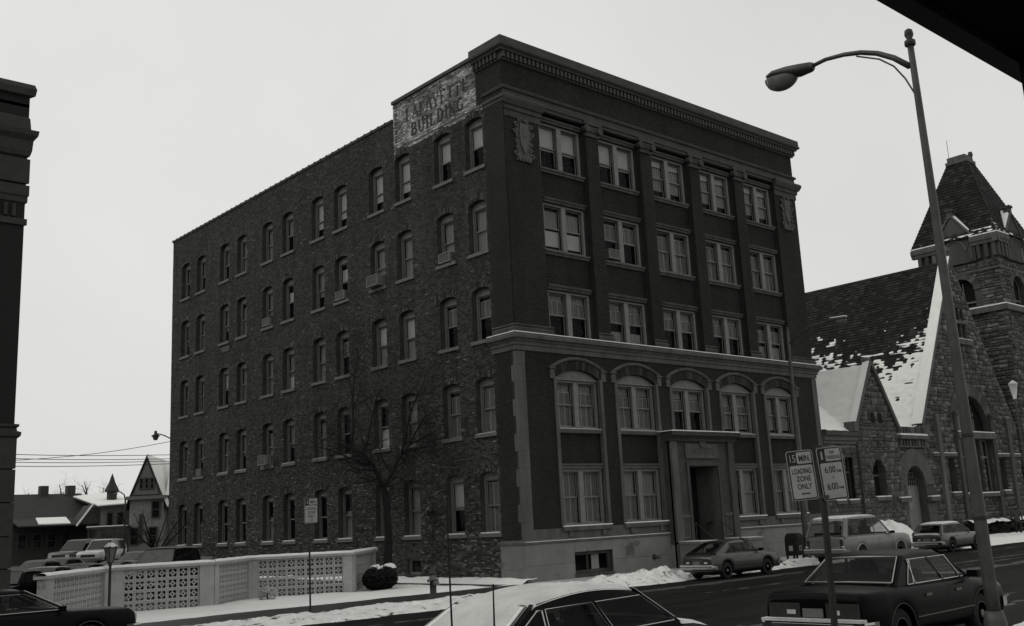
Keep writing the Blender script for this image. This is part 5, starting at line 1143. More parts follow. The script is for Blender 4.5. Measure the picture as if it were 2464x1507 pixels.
m = MB(); m.box(10.4, HY+.5, .4, 14, HY+9, 6.1); part('wing', m, 'stucco', h1); m = MB(); m.prism([(10.3, HY+.0, 6.0), (14.3, HY+.0, 6.0), (14.3, HY+5, 10.2), (10.0, HY+5, 10.2)], (0, 0, .15)); rr_ = part('wing_roof', m, 'house_roof', h1); m = MB(); m.prism([(10.3, HY+.0, 6.16), (14.3, HY+.0, 6.16), (14.3, HY+5, 10.36), (10.0, HY+5, 10.36)], (0, 0, .08)); part('roof_snow', m, 'snow', rr_)
m = MB(); m.box(11.1, HY+.4, 6.4, 12.3, HY+3, 8.0); part('dormer', m, 'house_dark', h1)
_ri = Matrix.Rotation(math.radians(34), 3, 'Z'); _rc = Vector(h1.location)
def unturn(b_):   # keep a part square to the lot although the house itself is turned
    b_.v = [tuple(_ri@(Vector(v)-_rc)+_rc) for v in b_.v]; return b_
m = MB(); m.box(6.0, HY+1.2, .4, 8.6, HY+8, 5.5); part('side_wing', unturn(m), 'clapboard', h1)
m = MB(); m.prism([(5.5, HY+.6, 5.3), (8.7, HY+.6, 5.5), (8.7, HY+7, 6.7), (5.5, HY+7, 6.4)], (0, 0, .12)); rw = part('side_roof', unturn(m), 'house_roof', h1); m = MB(); m.prism([(5.5, HY+.6, 5.43), (8.7, HY+.6, 5.63), (8.7, HY+7, 6.83), (5.5, HY+7, 6.53)], (0, 0, .09)); part('roof_snow', unturn(m), 'snow', rw)
for x_ in (6.7, 7.6):
    b_ = MB(); frame_ring(b_, TF, x_-.28, x_+.28, 3.6, 4.9, .08, -(HY+1.2)-.02, -(HY+1.2)+.06); f_ = part('window', unturn(b_), 'sash_dark', h1); b_ = MB(); tbox(b_, TF, x_-.2, x_+.2, 3.68, 4.82, -(HY+1.2), -(HY+1.2)+.02); part('pane', unturn(b_), 'dark_glass', f_)
m = MB(); m.lathe([(.45, 5.4), (.45, 6.75), (.62, 6.75), (.66, 6.85), (.3, 7.55), (.08, 8.2), (0, 8.4)], (7.5, HY+3, 0), 8); part('turret', unturn(m), 'house_roof', h1)
m = MB(); m.box(4.6, HY-3.4, 4.0-.55, 7.6, HY-1.2, 3.65); pc = part('porch_roof', m, 'house_dark', h1); m = MB(); m.box(4.6, HY-3.4, 3.652, 7.6, HY-1.2, 3.74); part('roof_snow', m, 'snow', pc)
for x in (4.75, 5.8, 6.8): m = MB(); m.box(x-.06, HY-3.3, .5, x+.06, HY-3.18, 3.45); part('porch_post', m, 'house_dark', h1)
h2 = gable_house('hipped_house', 'wide dark house with a big plain roof and two chimneys behind the lot', -.4, 6.1, HY+4, HY+12, 1.6, 4.4, 6.75, 'house_dark', 'house_roof', 'x', False)
for x in (3.2, 5.55): m = MB(); m.box(x-.35, HY+7.6, 6.3, x+.35, HY+8.3, 7.6); part('chimney', m, 'brick_far', h2)
m = MB(); m.prism([(-.6, HY+1.6, 3.9), (5.8, HY+1.6, 3.9), (5.8, HY+4, 4.5), (-.6, HY+4, 4.5)], (0, 0, .1)); pr_ = part('porch_roof', m, 'house_roof', h2); m = MB(); m.prism([(1.0, HY+1.7, 4.05), (3.6, HY+1.7, 4.05), (3.9, HY+3.9, 4.62), (1.4, HY+3.9, 4.62)], (0, 0, .09)); part('roof_snow', m, 'snow', pr_)
m = MB(); m.prism([(4.2, HY+1.6, 3.95), (6.4, HY+1.6, 3.95), (5.4, HY+1.6, 5.6)], (0, 2.4, 0)); dg = part('cross_gable', m, 'house_dark', h2); m = MB(); m.tube([(4.0, HY+1.5, 3.85), (5.4, HY+1.5, 5.72)], .09, 5); part('gable_snow', m, 'snow', dg)
for x in (.4, 1.6, 2.8, 4.0): hwin(h2, x, 2.1, .8, 1.3, HY+3.95)
h3 = gable_house('white_cottage', 'small pale cottage with a snow-covered roof at the far left of the lot', -4.5, -.7, HY+6, HY+14, 1.5, 4.2, 5.9, 'clapboard', 'house_roof', 'x')
hwin(h3, -1.6, 2.2, .8, 1.2, HY+5.95); hwin(h3, -3.2, 2.2, .8, 1.2, HY+5.95)
def shade_tree(name, x, y, z, H, label, seed, spread=.5):
    rg = random.Random(seed); b0 = Vector((x, y, z)); lm = [([b0, b0+Vector((.05, 0, H*.2)), b0+Vector((0, .05, H*.36))], H*.028, H*.02, True)]
    for k in range(6):
        a = k*1.05+rg.random(); p = b0+Vector((0, 0, H*rg.uniform(.25, .36))); q = [p]
        for j in range(4): p = p+Vector((math.cos(a)*spread*H*.09, math.sin(a)*spread*H*.09, H*.13))+Vector((rg.uniform(-.1, .1), rg.uniform(-.1, .1), 0)); q.append(p)
        lm.append((q, H*.014, H*.004, False))
    bare_tree(name, tuple(b0), label, lm, .2, seed, 2, 'bark', lvl=2, tl=H*.14)
shade_tree('bare_shade_tree', 13.2, HY+22, .7, 9.2, 'bare tree rising behind the chimney of the dark house', 21); shade_tree('bare_shade_tree', 11.2, HY+24, .7, 9.0, 'bare tree behind the dark house roof, left of its neighbour', 22); shade_tree('bare_shade_tree', 4.6, HY+20, .7, 8.0, 'bare tree behind the snow-roofed cottage at far left', 23, .8)
shade_tree('bare_sapling', -2.2, 30.0, .2, 4.4, 'spreading bare sapling growing among the parked cars of the lot', 24, 1.5)
# --- service pole hidden behind the office building, its lamp and the wires
up = thing('utility_pole', (6.6, 45, .9), 'utility pole with a hooded lamp on a bracket behind the office building', 'pole'); m = MB(); m.tube([(6.6, 45, .5), (6.6, 45, 11.5)], [.16, .12], 8); part('pole', m, 'bark', up); m = MB(); m.tube([(6.6, 45, 9.0), (5.4, 45, 9.62), (4.6, 45, 10.0), (4.1, 45, 10.12), (3.95, 45, 10.1)], .045, 6); part('bracket', m, 'metal_dark', up)
m = MB(); m.lathe([(.04, .35), (.1, .3), (.12, .1), (.3, -.02), (.3, -.1), (.18, -.1)], (3.92, 45, 10.0), 12); lh = part('lamp_hood', m, 'metal_dark', up, True); m = MB(); m.lathe([(.2, -.1), (.2, -.25), (.1, -.36), (0, -.38)], (3.92, 45, 10.0), 12); part('lamp_bowl', m, 'lamp_glass', lh, True)
up2 = thing('utility_pole', (-15.5, 40, .7), 'utility pole standing hidden behind the dark left-hand block', 'pole'); m = MB(); m.tube([(-15.5, 40, .4), (-15.5, 40, 10.5)], [.16, .12], 8); part('pole', m, 'bark', up2); m = MB(); m.box(-16.3, 39.95, 8.2, -14.7, 40.05, 8.35); part('crossarm', m, 'bark', up2)
WN = ['topmost of the level overhead wires above the parking lot', 'second overhead wire from the top above the parking lot', 'third overhead wire from the top above the parking lot', 'lowest overhead wire above the parking lot']
for k, (za, zb_) in enumerate(((8.45, 8.6), (8.2, 8.3), (7.9, 8.15), (7.6, 7.95))):
    m = MB(); m.tube([(-15.5+22.1*i/12, 40+5*i/12, za+(zb_-za)*i/12-.25*math.sin(math.pi*i/12)) for i in range(13)], .022, 4); solo('overhead_wire', m, 'wire', WN[k], 'wire', 'wires above the parking lot')
m = MB(); m.tube([(-15.5+22.1*i/12, 40+5*i/12, 7.7+2.2*(i/12)**2.2-.1*math.sin(math.pi*i/12)) for i in range(13)], .02, 4); solo('overhead_wire', m, 'wire', 'sagging overhead wire climbing towards the pole lamp', 'wire', 'wires above the parking lot')
# tall pole lamp in the lot
lp = thing('lot_lamp', (3.7, 50, Zl(50)), 'slim pale lamp post with a hooked arm in the parking lot', 'lamp'); m = MB(); m.tube([(3.7, 50, .4), (3.7, 50, 5.5), (3.6, 50, 5.9), (3.2, 50, 6.15), (2.9, 50, 6.0)], [.07, .06, .05, .045, .045], 6); part('post', m, 'metal_grey', lp, True); m = MB(); m.lathe([(.03, .1), (.2, 0), (.16, -.05)], (2.9, 50, 5.95), 8); part('lamp_head', m, 'metal_grey', lp)
# ================================================================== street furniture
def text_mesh(body, m, bold=.02):
    cu = bpy.data.curves.new('lettering', 'FONT'); cu.body = body; cu.offset = bold; cu.resolution_u = 4
    ob = bpy.data.objects.new('lettering', cu); COL.objects.link(ob); bpy.context.view_layer.update()
    me = bpy.data.meshes.new_from_object(ob.evaluated_get(bpy.context.evaluated_depsgraph_get())); bpy.data.objects.remove(ob); bpy.data.curves.remove(cu)
    return me
def put_text(parent, body, T, u0, u1, v0, v1, d, m, bold=.02):
    me = text_mesh(body, m, bold); co = np.zeros(len(me.vertices)*3); me.vertices.foreach_get('co', co); co = co.reshape(-1, 3)
    mn, mx = co.min(0), co.max(0); b_ = MB(); s = (co-mn)/np.maximum(mx-mn, 1e-6)
    b_.v = [tuple(T(u0+(u1-u0)*a[0], v0+(v1-v0)*a[1], d)) for a in s]; b_.f = [tuple(p.vertices) for p in me.polygons]; bpy.data.meshes.remove(me)
    return part('lettering', b_, m, parent)
def sign_plate(t, org_, right, upv, w, h, kind, name='sign_plate'):
    right, upv = Vector(right).normalized(), Vector(upv).normalized(); nrm = right.cross(upv); o = Vector(org_)
    T = lambda u, v, d: tuple(o+right*u+upv*v+nrm*d)
    def rrect(u0, u1, v0, v1, r, d, m, nm, par, th=.003):
        pts = []
        for cx, cy, a in ((u1-r, v1-r, 0), (u0+r, v1-r, 90), (u0+r, v0+r, 180), (u1-r, v0+r, 270)):
            for k in range(5): q = math.radians(a+22.5*k); pts.append(T(cx+r*math.cos(q), cy+r*math.sin(q), d))
        b_ = MB(); b_.prism(pts, -nrm*th); return part(nm, b_, m, par)
    p = rrect(0, w, 0, h, .035, 0, 'sign_white', name, t); rrect(.008, w-.008, .008, h-.008, .03, .002, 'sign_black', 'border', p, .0015)
    e = .022; X = lambda f: e+(w-2*e)*f; Y = lambda f: h-e-(h-2*e)*f
    rrect(e, w-e, e, Y(.285), .02, .004, 'sign_white', 'field', p, .0015)
    if kind == 15:
        rrect(X(.36), w-e, Y(.25), h-e, .015, .004, 'sign_white', 'field', p, .0015)
        put_text(p, '15', T, X(.06), X(.30), Y(.21), Y(.045), .005, 'sign_white', .0); put_text(p, 'MIN.', T, X(.45), X(.95), Y(.205), Y(.065), .0062, 'sign_black', .02)
        for tx, a, b, c, d_ in (('LOADING', .08, .92, .47, .35), ('ZONE', .22, .86, .635, .515), ('ONLY', .22, .86, .805, .68)): put_text(p, tx, T, X(a), X(b), Y(c), Y(d_), .0062, 'sign_black', .015)
        b_ = MB(); b_.add([T(X(x), Y(y), .0062) for x, y in ((.34, .90), (.44, .865), (.42, .89), (.72, .885), (.72, .915), (.42, .91), (.44, .935))], [(0, 1, 2), (0, 2, 5), (0, 5, 6), (2, 3, 4, 5)]); part('arrow', b_, 'sign_black', p)
    else:
        rrect(X(.30), w-e, Y(.25), h-e, .015, .004, 'sign_white', 'field', p, .0015)
        put_text(p, '1', T, X(.09), X(.17), Y(.21), Y(.045), .005, 'sign_white', .0); put_text(p, 'HR', T, X(.5), X(.74), Y(.105), Y(.04), .0062, 'sign_black', .01); put_text(p, 'PARKING', T, X(.34), X(.96), Y(.215), Y(.135), .0062, 'sign_black', .01)
        for y0, am in ((.49, 'AM'), (.83, 'PM')): put_text(p, '6:00', T, X(.16), X(.66), Y(y0), Y(y0-.14), .0062, 'sign_black', .01); put_text(p, am, T, X(.70), X(.92), Y(y0), Y(y0-.055), .0062, 'sign_black', .01)
        put_text(p, 'TO', T, X(.44), X(.57), Y(.615), Y(.555), .0062, 'sign_black', .0)
    return p
# near signpost: two plates side by side, read from the photograph
SY_ = -23.3; sx = -16.25; SB = Vector((sx, SY_, .33)); top = ray_to(1968, 1072, 1, SY_)
s1 = thing('sign_post', tuple(SB), 'two-panel parking sign on a steel post: loading zone and one-hour parking', 'sign')
pd = (top-SB); ptop = SB+pd*1.0
m = MB(); ux = Vector((1, 0, 0)); m.obox((SB+ptop)/2, (Vector((.75, -.66, 0)), Vector((.66, .75, 0)), pd.normalized()), (.028, .018, pd.length/2)); 
for k in range(2): m.obox((SB+ptop)/2+Vector((.75, -.66, 0))*(.028*(1 if k else -1))-Vector((.66, .75, 0))*.012, (Vector((.75, -.66, 0)), Vector((.66, .75, 0)), pd.normalized()), (.01, .014, pd.length/2))
part('post', m, 'post_dark', s1)
def plate_from_px(bl, br, tl, yv, kind, t, dy=-.03):
    a, b, c = [ray_to(*q, 1, yv) for q in (bl, br, tl)]
    # the plates face the camera a little off square: swing them about the post so they face (-.6,-.8)
    n = Vector((-.62, -.78, 0)).normalized(); cen = (b+c)/2
    def on(q):
        k = 2470.667; d = _r*((q[0]-1231.5)/k)-_u*((q[1]-753.5)/k)+_f; t_ = (cen-Vector(CAM)).dot(n)/d.dot(n); return Vector(CAM)+d*t_
    a, b, c = on(bl), on(br), on(tl); rt = (b-a); upv = (c-a); upv = upv-rt*(upv.dot(rt)/rt.dot(rt))
    return sign_plate(t, a, rt, upv, rt.length, upv.length, kind)
plate_from_px((1907, 1207), (1971, 1200), (1895, 1087), SY_-.13, 15, s1); plate_from_px((1983, 1206), (2043, 1199), (1970, 1078), SY_-.13, 1, s1)
for z in (2.42, 2.92):
    q = SB+pd*((z-SB.z)/pd.z); b_ = MB(); b_.obox(q+Vector((.0, -.02, 0)), (Vector((.75, -.66, 0)), Vector((.66, .75, 0)), Vector((0, 0, 1))), (.05, .03, .02)); part('bracket', b_, 'metal_grey', s1)
# far small sign by the pierced wall
fb = Vector((-11.0, -2.55, 0.0)); s2 = thing('sign_post', tuple(fb), 'small loading zone sign on a thin post in the far snow bank before the wall', 'sign')
m = MB(); m.tube([fb+Vector((0, 0, -.2)), fb+Vector((-.02, 0, 3.35))], .028, 6); part('post', m, 'post_dark', s2)
rt = Vector((.93, -.36, .02)).normalized(); sign_plate(s2, fb+Vector((-.18, -.045, 2.58))-rt*.02, rt, (0, 0, 1), .40, .74, 15)

# near lamp standard
NB = Vector((-12.08, -23.3, .33)); L1 = thing('street_lamp', tuple(NB), 'tall tapered steel street lamp with arched arm in the right foreground', 'lamp', 'street lamps')
topz = 9.45; tp0 = NB+Vector((-.2, 0, topz-NB.z))
m = MB(); n = 12; m.tube([NB+(tp0-NB)*(i/n) for i in range(n+1)], [.098-.050*i/n for i in range(n+1)], 14); m.lathe([(.16, 0), (.16, .25), (.125, .4)], tuple(NB), 14); part('pole', m, 'metal_grey', L1, True)
m = MB(); m.lathe([(.075, -.06), (.085, -.05), (.085, .02), (.04, .05), (.07, .12), (.06, .2), (0, .24)], tuple(tp0), 12); part('finial', m, 'metal_dark', L1, True)
def on_x(px, py, x): return ray_to(px, py, 0, x)
ax_ = tp0.x+.02
arm = [on_x(2188, 160, ax_), on_x(2150, 140, ax_), on_x(2110, 129, ax_), on_x(2070, 127, ax_), on_x(2030, 132, ax_), on_x(1985, 144, ax_), on_x(1957, 158, ax_)]
m = MB(); m.tube(arm, [.05, .047, .044, .042, .04, .036, .034], 8); part('arm', m, 'metal_grey', L1, True)
m = MB(); m.tube([on_x(2212, 262, ax_), on_x(2200, 225, ax_), on_x(2178, 190, ax_), on_x(2150, 160, ax_), on_x(2115, 143, ax_), on_x(2060, 136, ax_)], .014, 6); part('brace', m, 'metal_grey', L1, True)
def cobra(t, tip, root, s=1.0, snow=False):
    """luminaire from root (arm end) to tip"""
    tip, root = Vector(tip), Vector(root); d = (tip-root); L = d.length; d.normalize(); sd = d.cross(Vector((0, 0, 1))).normalized(); upv = sd.cross(d)
    st = [(0, .04, .05, .05), (.06, .085, .07, .07), (.3, .11, .09, .09), (.55, .16, .10, .05), (.8, .17, .09, .04), (.95, .12, .05, .03), (1.0, .03, .01, .01)]; m = MB(); N = 10
    for f, w, h1_, h2_ in st:
        for k in range(N):
            a = math.tau*k/N; y, z = math.cos(a)*w*s, math.sin(a)*(h1_ if math.sin(a) > 0 else h2_)*s; q = root+d*(L*f)+sd*y+upv*z; m.v.append(tuple(q))
    for i in range(len(st)-1):
        for k in range(N): q = (k+1) % N; m.f.append((i*N+k, i*N+q, (i+1)*N+q, (i+1)*N+k))
    m.f.append(tuple(range(N))); hd = part('lamp_head', m, 'metal_grey', t, True)
    g = MB(); c = root+d*(L*.70)-upv*.03*s; nn = 8
    for i in range(nn+1):
        a = math.pi/2*i/nn
        for k in range(14): b = math.tau*k/14; g.v.append(tuple(c+d*(.27*s*L/ .95*math.cos(a)*math.cos(b))+sd*(.15*s*math.cos(a)*math.sin(b))-upv*(.19*s*math.sin(a))))
    for i in range(nn):
        for k in range(14): q = (k+1) % 14; g.f.append((i*14+k, i*14+q, (i+1)*14+q, (i+1)*14+k))
    part('refractor', g, 'lamp_glass', hd, True)
    if snow:
        sm_ = MB(); sm_.obox(root+d*(L*.6)+upv*.1*s, (d, sd, upv), (L*.38, .11*s, .02)); part('head_snow', sm_, 'snow', hd)
cobra(L1, on_x(1848, 192, ax_), on_x(1957, 160, ax_), 1.25)
for z_ in (3.2, 2.0): m = MB(); q_ = NB+(tp0-NB)*((z_-NB.z)/(tp0.z-NB.z)); m.lathe([(.097-.0054*z_, 0), (.106-.0054*z_, .01), (.106-.0054*z_, .06), (.097-.0054*z_, .07)], tuple(q_), 14); part('band', m, 'metal_dark', L1)
# far lamp standard in front of the entrance side
FB = Vector((13.3, -3.8, 0)); L2 = thing('street_lamp', tuple(FB), 'thin far street lamp rising before the right end of the brick front', 'lamp', 'street lamps')
m = MB(); m.tube([FB+Vector((.25*i/8, 0, -.1+10.45*i/8)) for i in range(9)], [.15-.085*i/8 for i in range(9)], 10); m.lathe([(.2, 0), (.2, .5), (.15, .6)], tuple(FB), 10); part('pole', m, 'metal_grey', L2, True)
ax2 = FB.x+.25; am2 = [(ax2, -3.8, 9.75), (ax2, -4.4, 10.2), (ax2, -5.2, 10.42), (ax2, -5.9, 10.45)]
m = MB(); m.tube(am2, [.045, .04, .036, .034], 6); part('arm', m, 'metal_grey', L2, True); m = MB(); m.tube([(ax2, -3.8, 8.9), (ax2, -4.1, 9.6), (ax2, -4.6, 10.1)], .014, 5); part('brace', m, 'metal_grey', L2); m = MB(); m.lathe([(.06, 0), (.08, .06), (.03, .12), (.05, .2), (0, .24)], (ax2, -3.8, 10.33), 8); part('finial', m, 'metal_grey', L2)
cobra(L2, (ax2, -6.85, 10.42), (ax2, -5.9, 10.46), 1.1, True)
# hydrant
hx, hy = -6.6, -2.75; hz = .05; H1 = thing('fire_hydrant', (hx, hy, hz), 'dark fire hydrant with pale caps standing in the ploughed snow', 'hydrant')
m = MB(); m.lathe([(.16, -.2), (.16, .04), (.11, .06), (.105, .5), (.15, .52), (.15, .56), (.115, .58), (.11, .72), (.14, .74), (.14, .77), (.1, .84), (.05, .9), (.04, .97), (0, .98)], (hx, hy, hz), 14); part('barrel', m, 'hydrant', H1, True)
m = MB(); m.lathe([(.075, 0), (.075, .09), (.09, .09), (.09, .14), (.03, .15)], (hx, hy-.24, hz+.46), 10, 'y'); part('pumper_cap', m, 'hydrant_cap', H1); 
for s in (-1, 1): m = MB(); m.tube([(hx+s*.09, hy, hz+.55), (hx+s*.2, hy, hz+.55)], .05, 8); part('hose_cap', m, 'hydrant_cap', H1)
m = MB(); m.lathe([(.115, .585), (.112, .715)], (hx, hy, hz), 14); part('bonnet_band', m, 'hydrant_cap', H1)
# mailbox
bx_, by_ = 12.45, -3.75; M1 = thing('mailbox', (bx_, by_, 0), 'dark round-topped mailbox on four legs beside the far lamp post', 'mailbox')
m = MB(); pts = [(bx_-.3, by_-.29, .3), (bx_+.3, by_-.29, .3)]+[(bx_+.3*math.cos(a), by_-.29, .95+.3*math.sin(a)) for a in [math.pi*k/10 for k in range(11)]]; m.prism(pts, (0, .58, 0)); part('body', m, 'mailbox', M1)
for x in (-.25, .25):
    for y in (-.24, .24): m = MB(); m.box(bx_+x-.035, by_+y-.035, -.1, bx_+x+.035, by_+y+.035, .3); part('leg', m, 'mailbox', M1)
m = MB(); m.box(bx_-.22, by_-.315, .98, bx_+.22, by_-.29, 1.1); part('chute_door', m, 'mailbox', M1); m = MB(); m.box(bx_-.1, by_-.296, .5, bx_+.1, by_-.291, .72); part('decal', m, 'sign_white', M1); m = MB(); m.box(bx_-.306, by_-.1, .5, bx_-.301, by_+.1, .72); part('decal', m, 'sign_white', M1)
for px_, pz_ in ((-.015, .57),): m = MB(); m.box(bx_-.05, by_-.299, .56, bx_+.05, by_-.297, .66); part('emblem', m, 'sign_black', M1)
# church post lamp
cb_ = Vector((34.2, -5.1, .1)); L3 = thing('post_lamp', tuple(cb_), 'post-top street lamp with a snow-bright shade in front of the church gable', 'lamp')
m = MB(); m.tube([cb_, cb_+Vector((0, 0, 8.1))], [.1, .06], 8); m.lathe([(.16, 0), (.16, .5), (.1, .6)], tuple(cb_), 8); part('post', m, 'metal_grey', L3); m = MB(); m.lathe([(.08, 7.9), (.24, 8.75), (.26, 8.8), (.1, 8.95), (0, 9.0)], (cb_.x, cb_.y, 0), 10); part('shade', m, 'paint_white', L3, True)
# clipped snowy hedge and rail before the church
for k, (x0, x1, y) in enumerate(((33.5, 38.4, -1.6), (39.3, 46.0, -1.6))):
    t = thing('low_hedge', (.5*(x0+x1), y, 0), ['low dark hedge topped with snow before the church, nearer the door', 'low dark hedge topped with snow before the church, behind the walking person'][k], 'hedge'); m = MB(); rg = random.Random(k)
    for i in range(2600):
        p = Vector((rg.uniform(x0, x1), y+rg.uniform(-.45, .45), rg.uniform(.05, .95))); q = Vector((rg.uniform(-1, 1), rg.uniform(-1, 1), rg.uniform(-1, 1))).normalized(); u_ = q.orthogonal(); m.add([p-q*.1, p+u_*.06, p+q*.1, p-u_*.06], [(0, 1, 2, 3)])
    m.box(x0+.1, y-.35, 0, x1-.1, y+.35, .85); part('foliage', m, 'hedge', t)
    X = np.linspace(x0, x1, 50); s_ = MB()
    for j in range(8):
        for i, x in enumerate(X): yy = y-.5+j/7.; s_.v.append((x, yy, .93+.28*float(fbm(x*2.2, yy*3, 5+k))-.6*abs(j/7.-.5)**2))
    for j in range(7):
        for i in range(49): o = j*50+i; s_.f.append((o, o+1, o+51, o+50))
    part('hedge_snow', s_, 'snow', t, True, kind='stuff')
rl = thing('pipe_railing', (42, -2.6, 0), 'low pipe railing along the snowy church walk', 'railing')
for x in np.arange(38.5, 46.1, 1.5): m = MB(); m.tube([(x, -2.6, -.1), (x, -2.6, .85)], .03, 5); part('railing_post', m, 'metal_dark', rl)
for z in (.45, .83): m = MB(); m.tube([(38.5, -2.6, z), (46, -2.6, z)], .025, 5); part('rail', m, 'metal_dark', rl)
# ================================================================== vehicles
def lerp_prof(pr, x): return float(np.interp(x, [p[0] for p in pr], [p[1] for p in pr]))
def make_car(name, label, S, loc, head=0.0, cat='car', group=None, pitch=0.0, lite=False):
    t = bpy.data.objects.new(name, None); COL.objects.link(t); t.location = loc; t.rotation_euler = (0, -pitch, head); t.empty_display_size = .3; props(t, label, cat, group); ORG[t.name] = Vector((0, 0, 0))
    L, Wd, top, gh = S['L'], S['W'], S['top'], S['gh']; hw0 = Wd/2; xr, xf = S['wheels']; wr = S.get('wr', .31); paint = S['paint']; fl = S.get('floor', .2)
    P = lambda nm, mb, m, par=t, sm=False, lb=None, kind=None: part(nm, mb, m, par, sm, True, lb, kind)
    def hw(x):
        e = min(x, L-x); k = 1-.10*max(0, 1-e/.55)**2-.02*max(0, 1-e/1.6); return hw0*k
    ra = wr+.065
    def arch(x):
        for w in (xr, xf):
            if abs(x-w) < ra: return wr+math.sqrt(ra*ra-(x-w)**2)
        return S.get('sill', .27)
    xs = sorted({0, .02, .06, .14, L-.14, L-.06, L-.02, L, *np.linspace(.25, L-.25, 16), *[p[0] for p in top], *[w+ra*math.cos(a) for w in (xr, xf) for a in np.linspace(.001, math.pi-.001, 13)], xr-ra-.01, xr+ra+.01, xf-ra-.01, xf+ra+.01})
    xs = [x for i, x in enumerate(xs) if 0 <= x <= L]
    b = MB(); N = 0
    for x in xs:
        h = hw(x); zt = lerp_prof(top, x); za = arch(x); e = min(x, L-x); zb = fl+(.10 if e < .1 else 0); lo = max(za, zb); wl = S.get('crease', .62)
        ring = [(h-.30, zb), (h-.30, lo), (h-.03, lo), (h-.008, max(lo+.02, .36)), (h, max(lo+.05, wl*zt)), (h-.012, max(lo+.07, zt-.10)), (h-.04, max(lo+.085, zt-.035)), (h-.11, max(lo+.09, zt-.005)), (0, max(lo+.1, zt+.018))]
        full = ring+[(-y, z) for y, z in ring[-2::-1]]; N = len(full)
        b.v += [(x, y, z) for y, z in full]
    for i in range(len(xs)-1):
        for k in range(N-1): o = i*N+k; b.f.append((o, o+1, o+N+1, o+N))
        b.f.append((i*N+N-1, i*N, (i+1)*N, (i+1)*N+N-1))
    b.f.append(tuple(range(N))); b.f.append(tuple(range((len(xs)-1)*N, len(xs)*N)))
    body = P('body', b, paint, t, True)
    for p_ in body.data.polygons:
        if len(p_.vertices) > 4: p_.use_smooth = False
    # greenhouse
    (bx0, bz0), (rx0, rz0), (rx1, rz1), (bx1, bz1) = gh; hb, hr = hw0-.075, hw0-S.get('tumble', .25); zr = max(rz0, rz1); zbelt = min(bz0, bz1)
    ys = lambda z: hb+(hr-hb)*min(1, max(0, (z-zbelt)/(zr-zbelt)))**1.0
    def gz(x):
        if x < rx0: return bz0+(rz0-bz0)*(x-bx0)/(rx0-bx0)
        if x > rx1: return bz1+(rz1-bz1)*(bx1-x)/(bx1-rx1)
        f = (x-rx0)/(rx1-rx0); return rz0+(rz1-rz0)*f+S.get('crown', .03)*math.sin(math.pi*f)
    gx = sorted({bx0, rx0, rx1, bx1, *np.linspace(bx0, rx0, 7), *np.linspace(rx0, rx1, 9), *np.linspace(rx1, bx1, 7)}); g = MB()
    for x in gx:
        z = gz(x); zz_ = [(ys(zbelt-.06)+.0, zbelt-.06), (ys(max(zbelt, z-.06)), max(zbelt-.03, z-.06)), (ys(z)-.02, max(zbelt-.02, z-.02)), (ys(z)-.07, z), (ys(z)*.5, z+.018), (0, z+.024)]
        full = zz_+[(-y, q) for y, q in zz_[-2::-1]]; M = len(full); g.v += [(x, y, q) for y, q in full]
    for i in range(len(gx)-1):
        for k in range(M-1): o = i*M+k; g.f.append((o, o+1, o+M+1, o+M))
    gl = S.get('glass', 'car_glass' if lite else 'auto_glass'); trim = S.get('trim', 'chrome')
    def xrear(z): return bx0+(rx0-bx0)*(z-bz0)/(rz0-bz0)
    def xfront(z): return bx1+(rx1-bx1)*(z-bz1)/(rz1-bz1)
    z0, z1 = zbelt+.035, zr-.085; cp, ap = S.get('cp', .22), .09; cuts = [None]+S['cuts']+[None]
    if not lite:   # roof shell and pillars only: the glass can be looked through
        g = MB(); xsr = [x for x in np.linspace(rx0-.07, rx1+.07, 14)]; M = 0
        for x in xsr:
            z = gz(x); zz_ = [(ys(z1-.01), z1-.01), (ys(z-.05), max(z1, z-.05)), (ys(z)-.02, z-.015), (ys(z)-.07, z), (ys(z)*.5, z+.018), (0, z+.024)]; full = zz_+[(-y, q) for y, q in zz_[-2::-1]]; M = len(full); g.v += [(x, y, q) for y, q in full]
        for i in range(len(xsr)-1):
            for k in range(M-1): o = i*M+k; g.f.append((o, o+1, o+M+1, o+M))
        for sd in (-1, 1):
            Y = lambda z: sd*(ys(z)+.001)
            for a_, b_ in ((bx0, rx0), (bx1, rx1)):
                for i in range(6):
                    xa, xb = a_+(b_-a_)*i/6, a_+(b_-a_)*(i+1)/6; za, zb2 = gz(xa), gz(xb); g.quad((xa, Y(za), za), (xb, Y(zb2), zb2), (xb, Y(zb2)-sd*.10, zb2+.012), (xa, Y(za)-sd*.10, za+.012))
            g.quad((bx0-.02, Y(zbelt), zbelt-.06), (bx1+.02, Y(zbelt), zbelt-.06), (xfront(z0), Y(z0), z0), (xrear(z0), Y(z0), z0))
            n_ = 6
            for (fa, fb) in ((lambda z: xrear(z), lambda z: xrear(z)+cp), (lambda z: xfront(z)-ap, lambda z: xfront(z))):
                for i in range(n_):
                    q0, q1 = z0+(z1-z0)*i/n_, z0+(z1-z0)*(i+1)/n_; g.quad((fa(q0), Y(q0), q0), (fb(q0), Y(q0), q0), (fb(q1), Y(q1), q1), (fa(q1), Y(q1), q1))
            for c in S['cuts']: g.quad((c[0]-.028, Y(z0), z0), (c[0]+.028, Y(z0), z0), (c[1]+.028, Y(z1), z1), (c[1]-.028, Y(z1), z1))
        cab = P('cabin', g, S.get('roof_paint', paint), t, True)
        m = MB(); m.quad((bx0+.04, -hb+.04, zbelt+.035), (bx1-.04, -hb+.04, zbelt+.035), (bx1-.04, hb-.04, zbelt+.035), (bx0+.04, hb-.04, zbelt+.035)); m.quad((rx0, -hr+.05, zr-.05), (rx1, -hr+.05, zr-.05), (rx1, hr-.05, zr-.05), (rx0, hr-.05, zr-.05)); P('interior', m, 'upholstery', t, False, None, 'stuff')
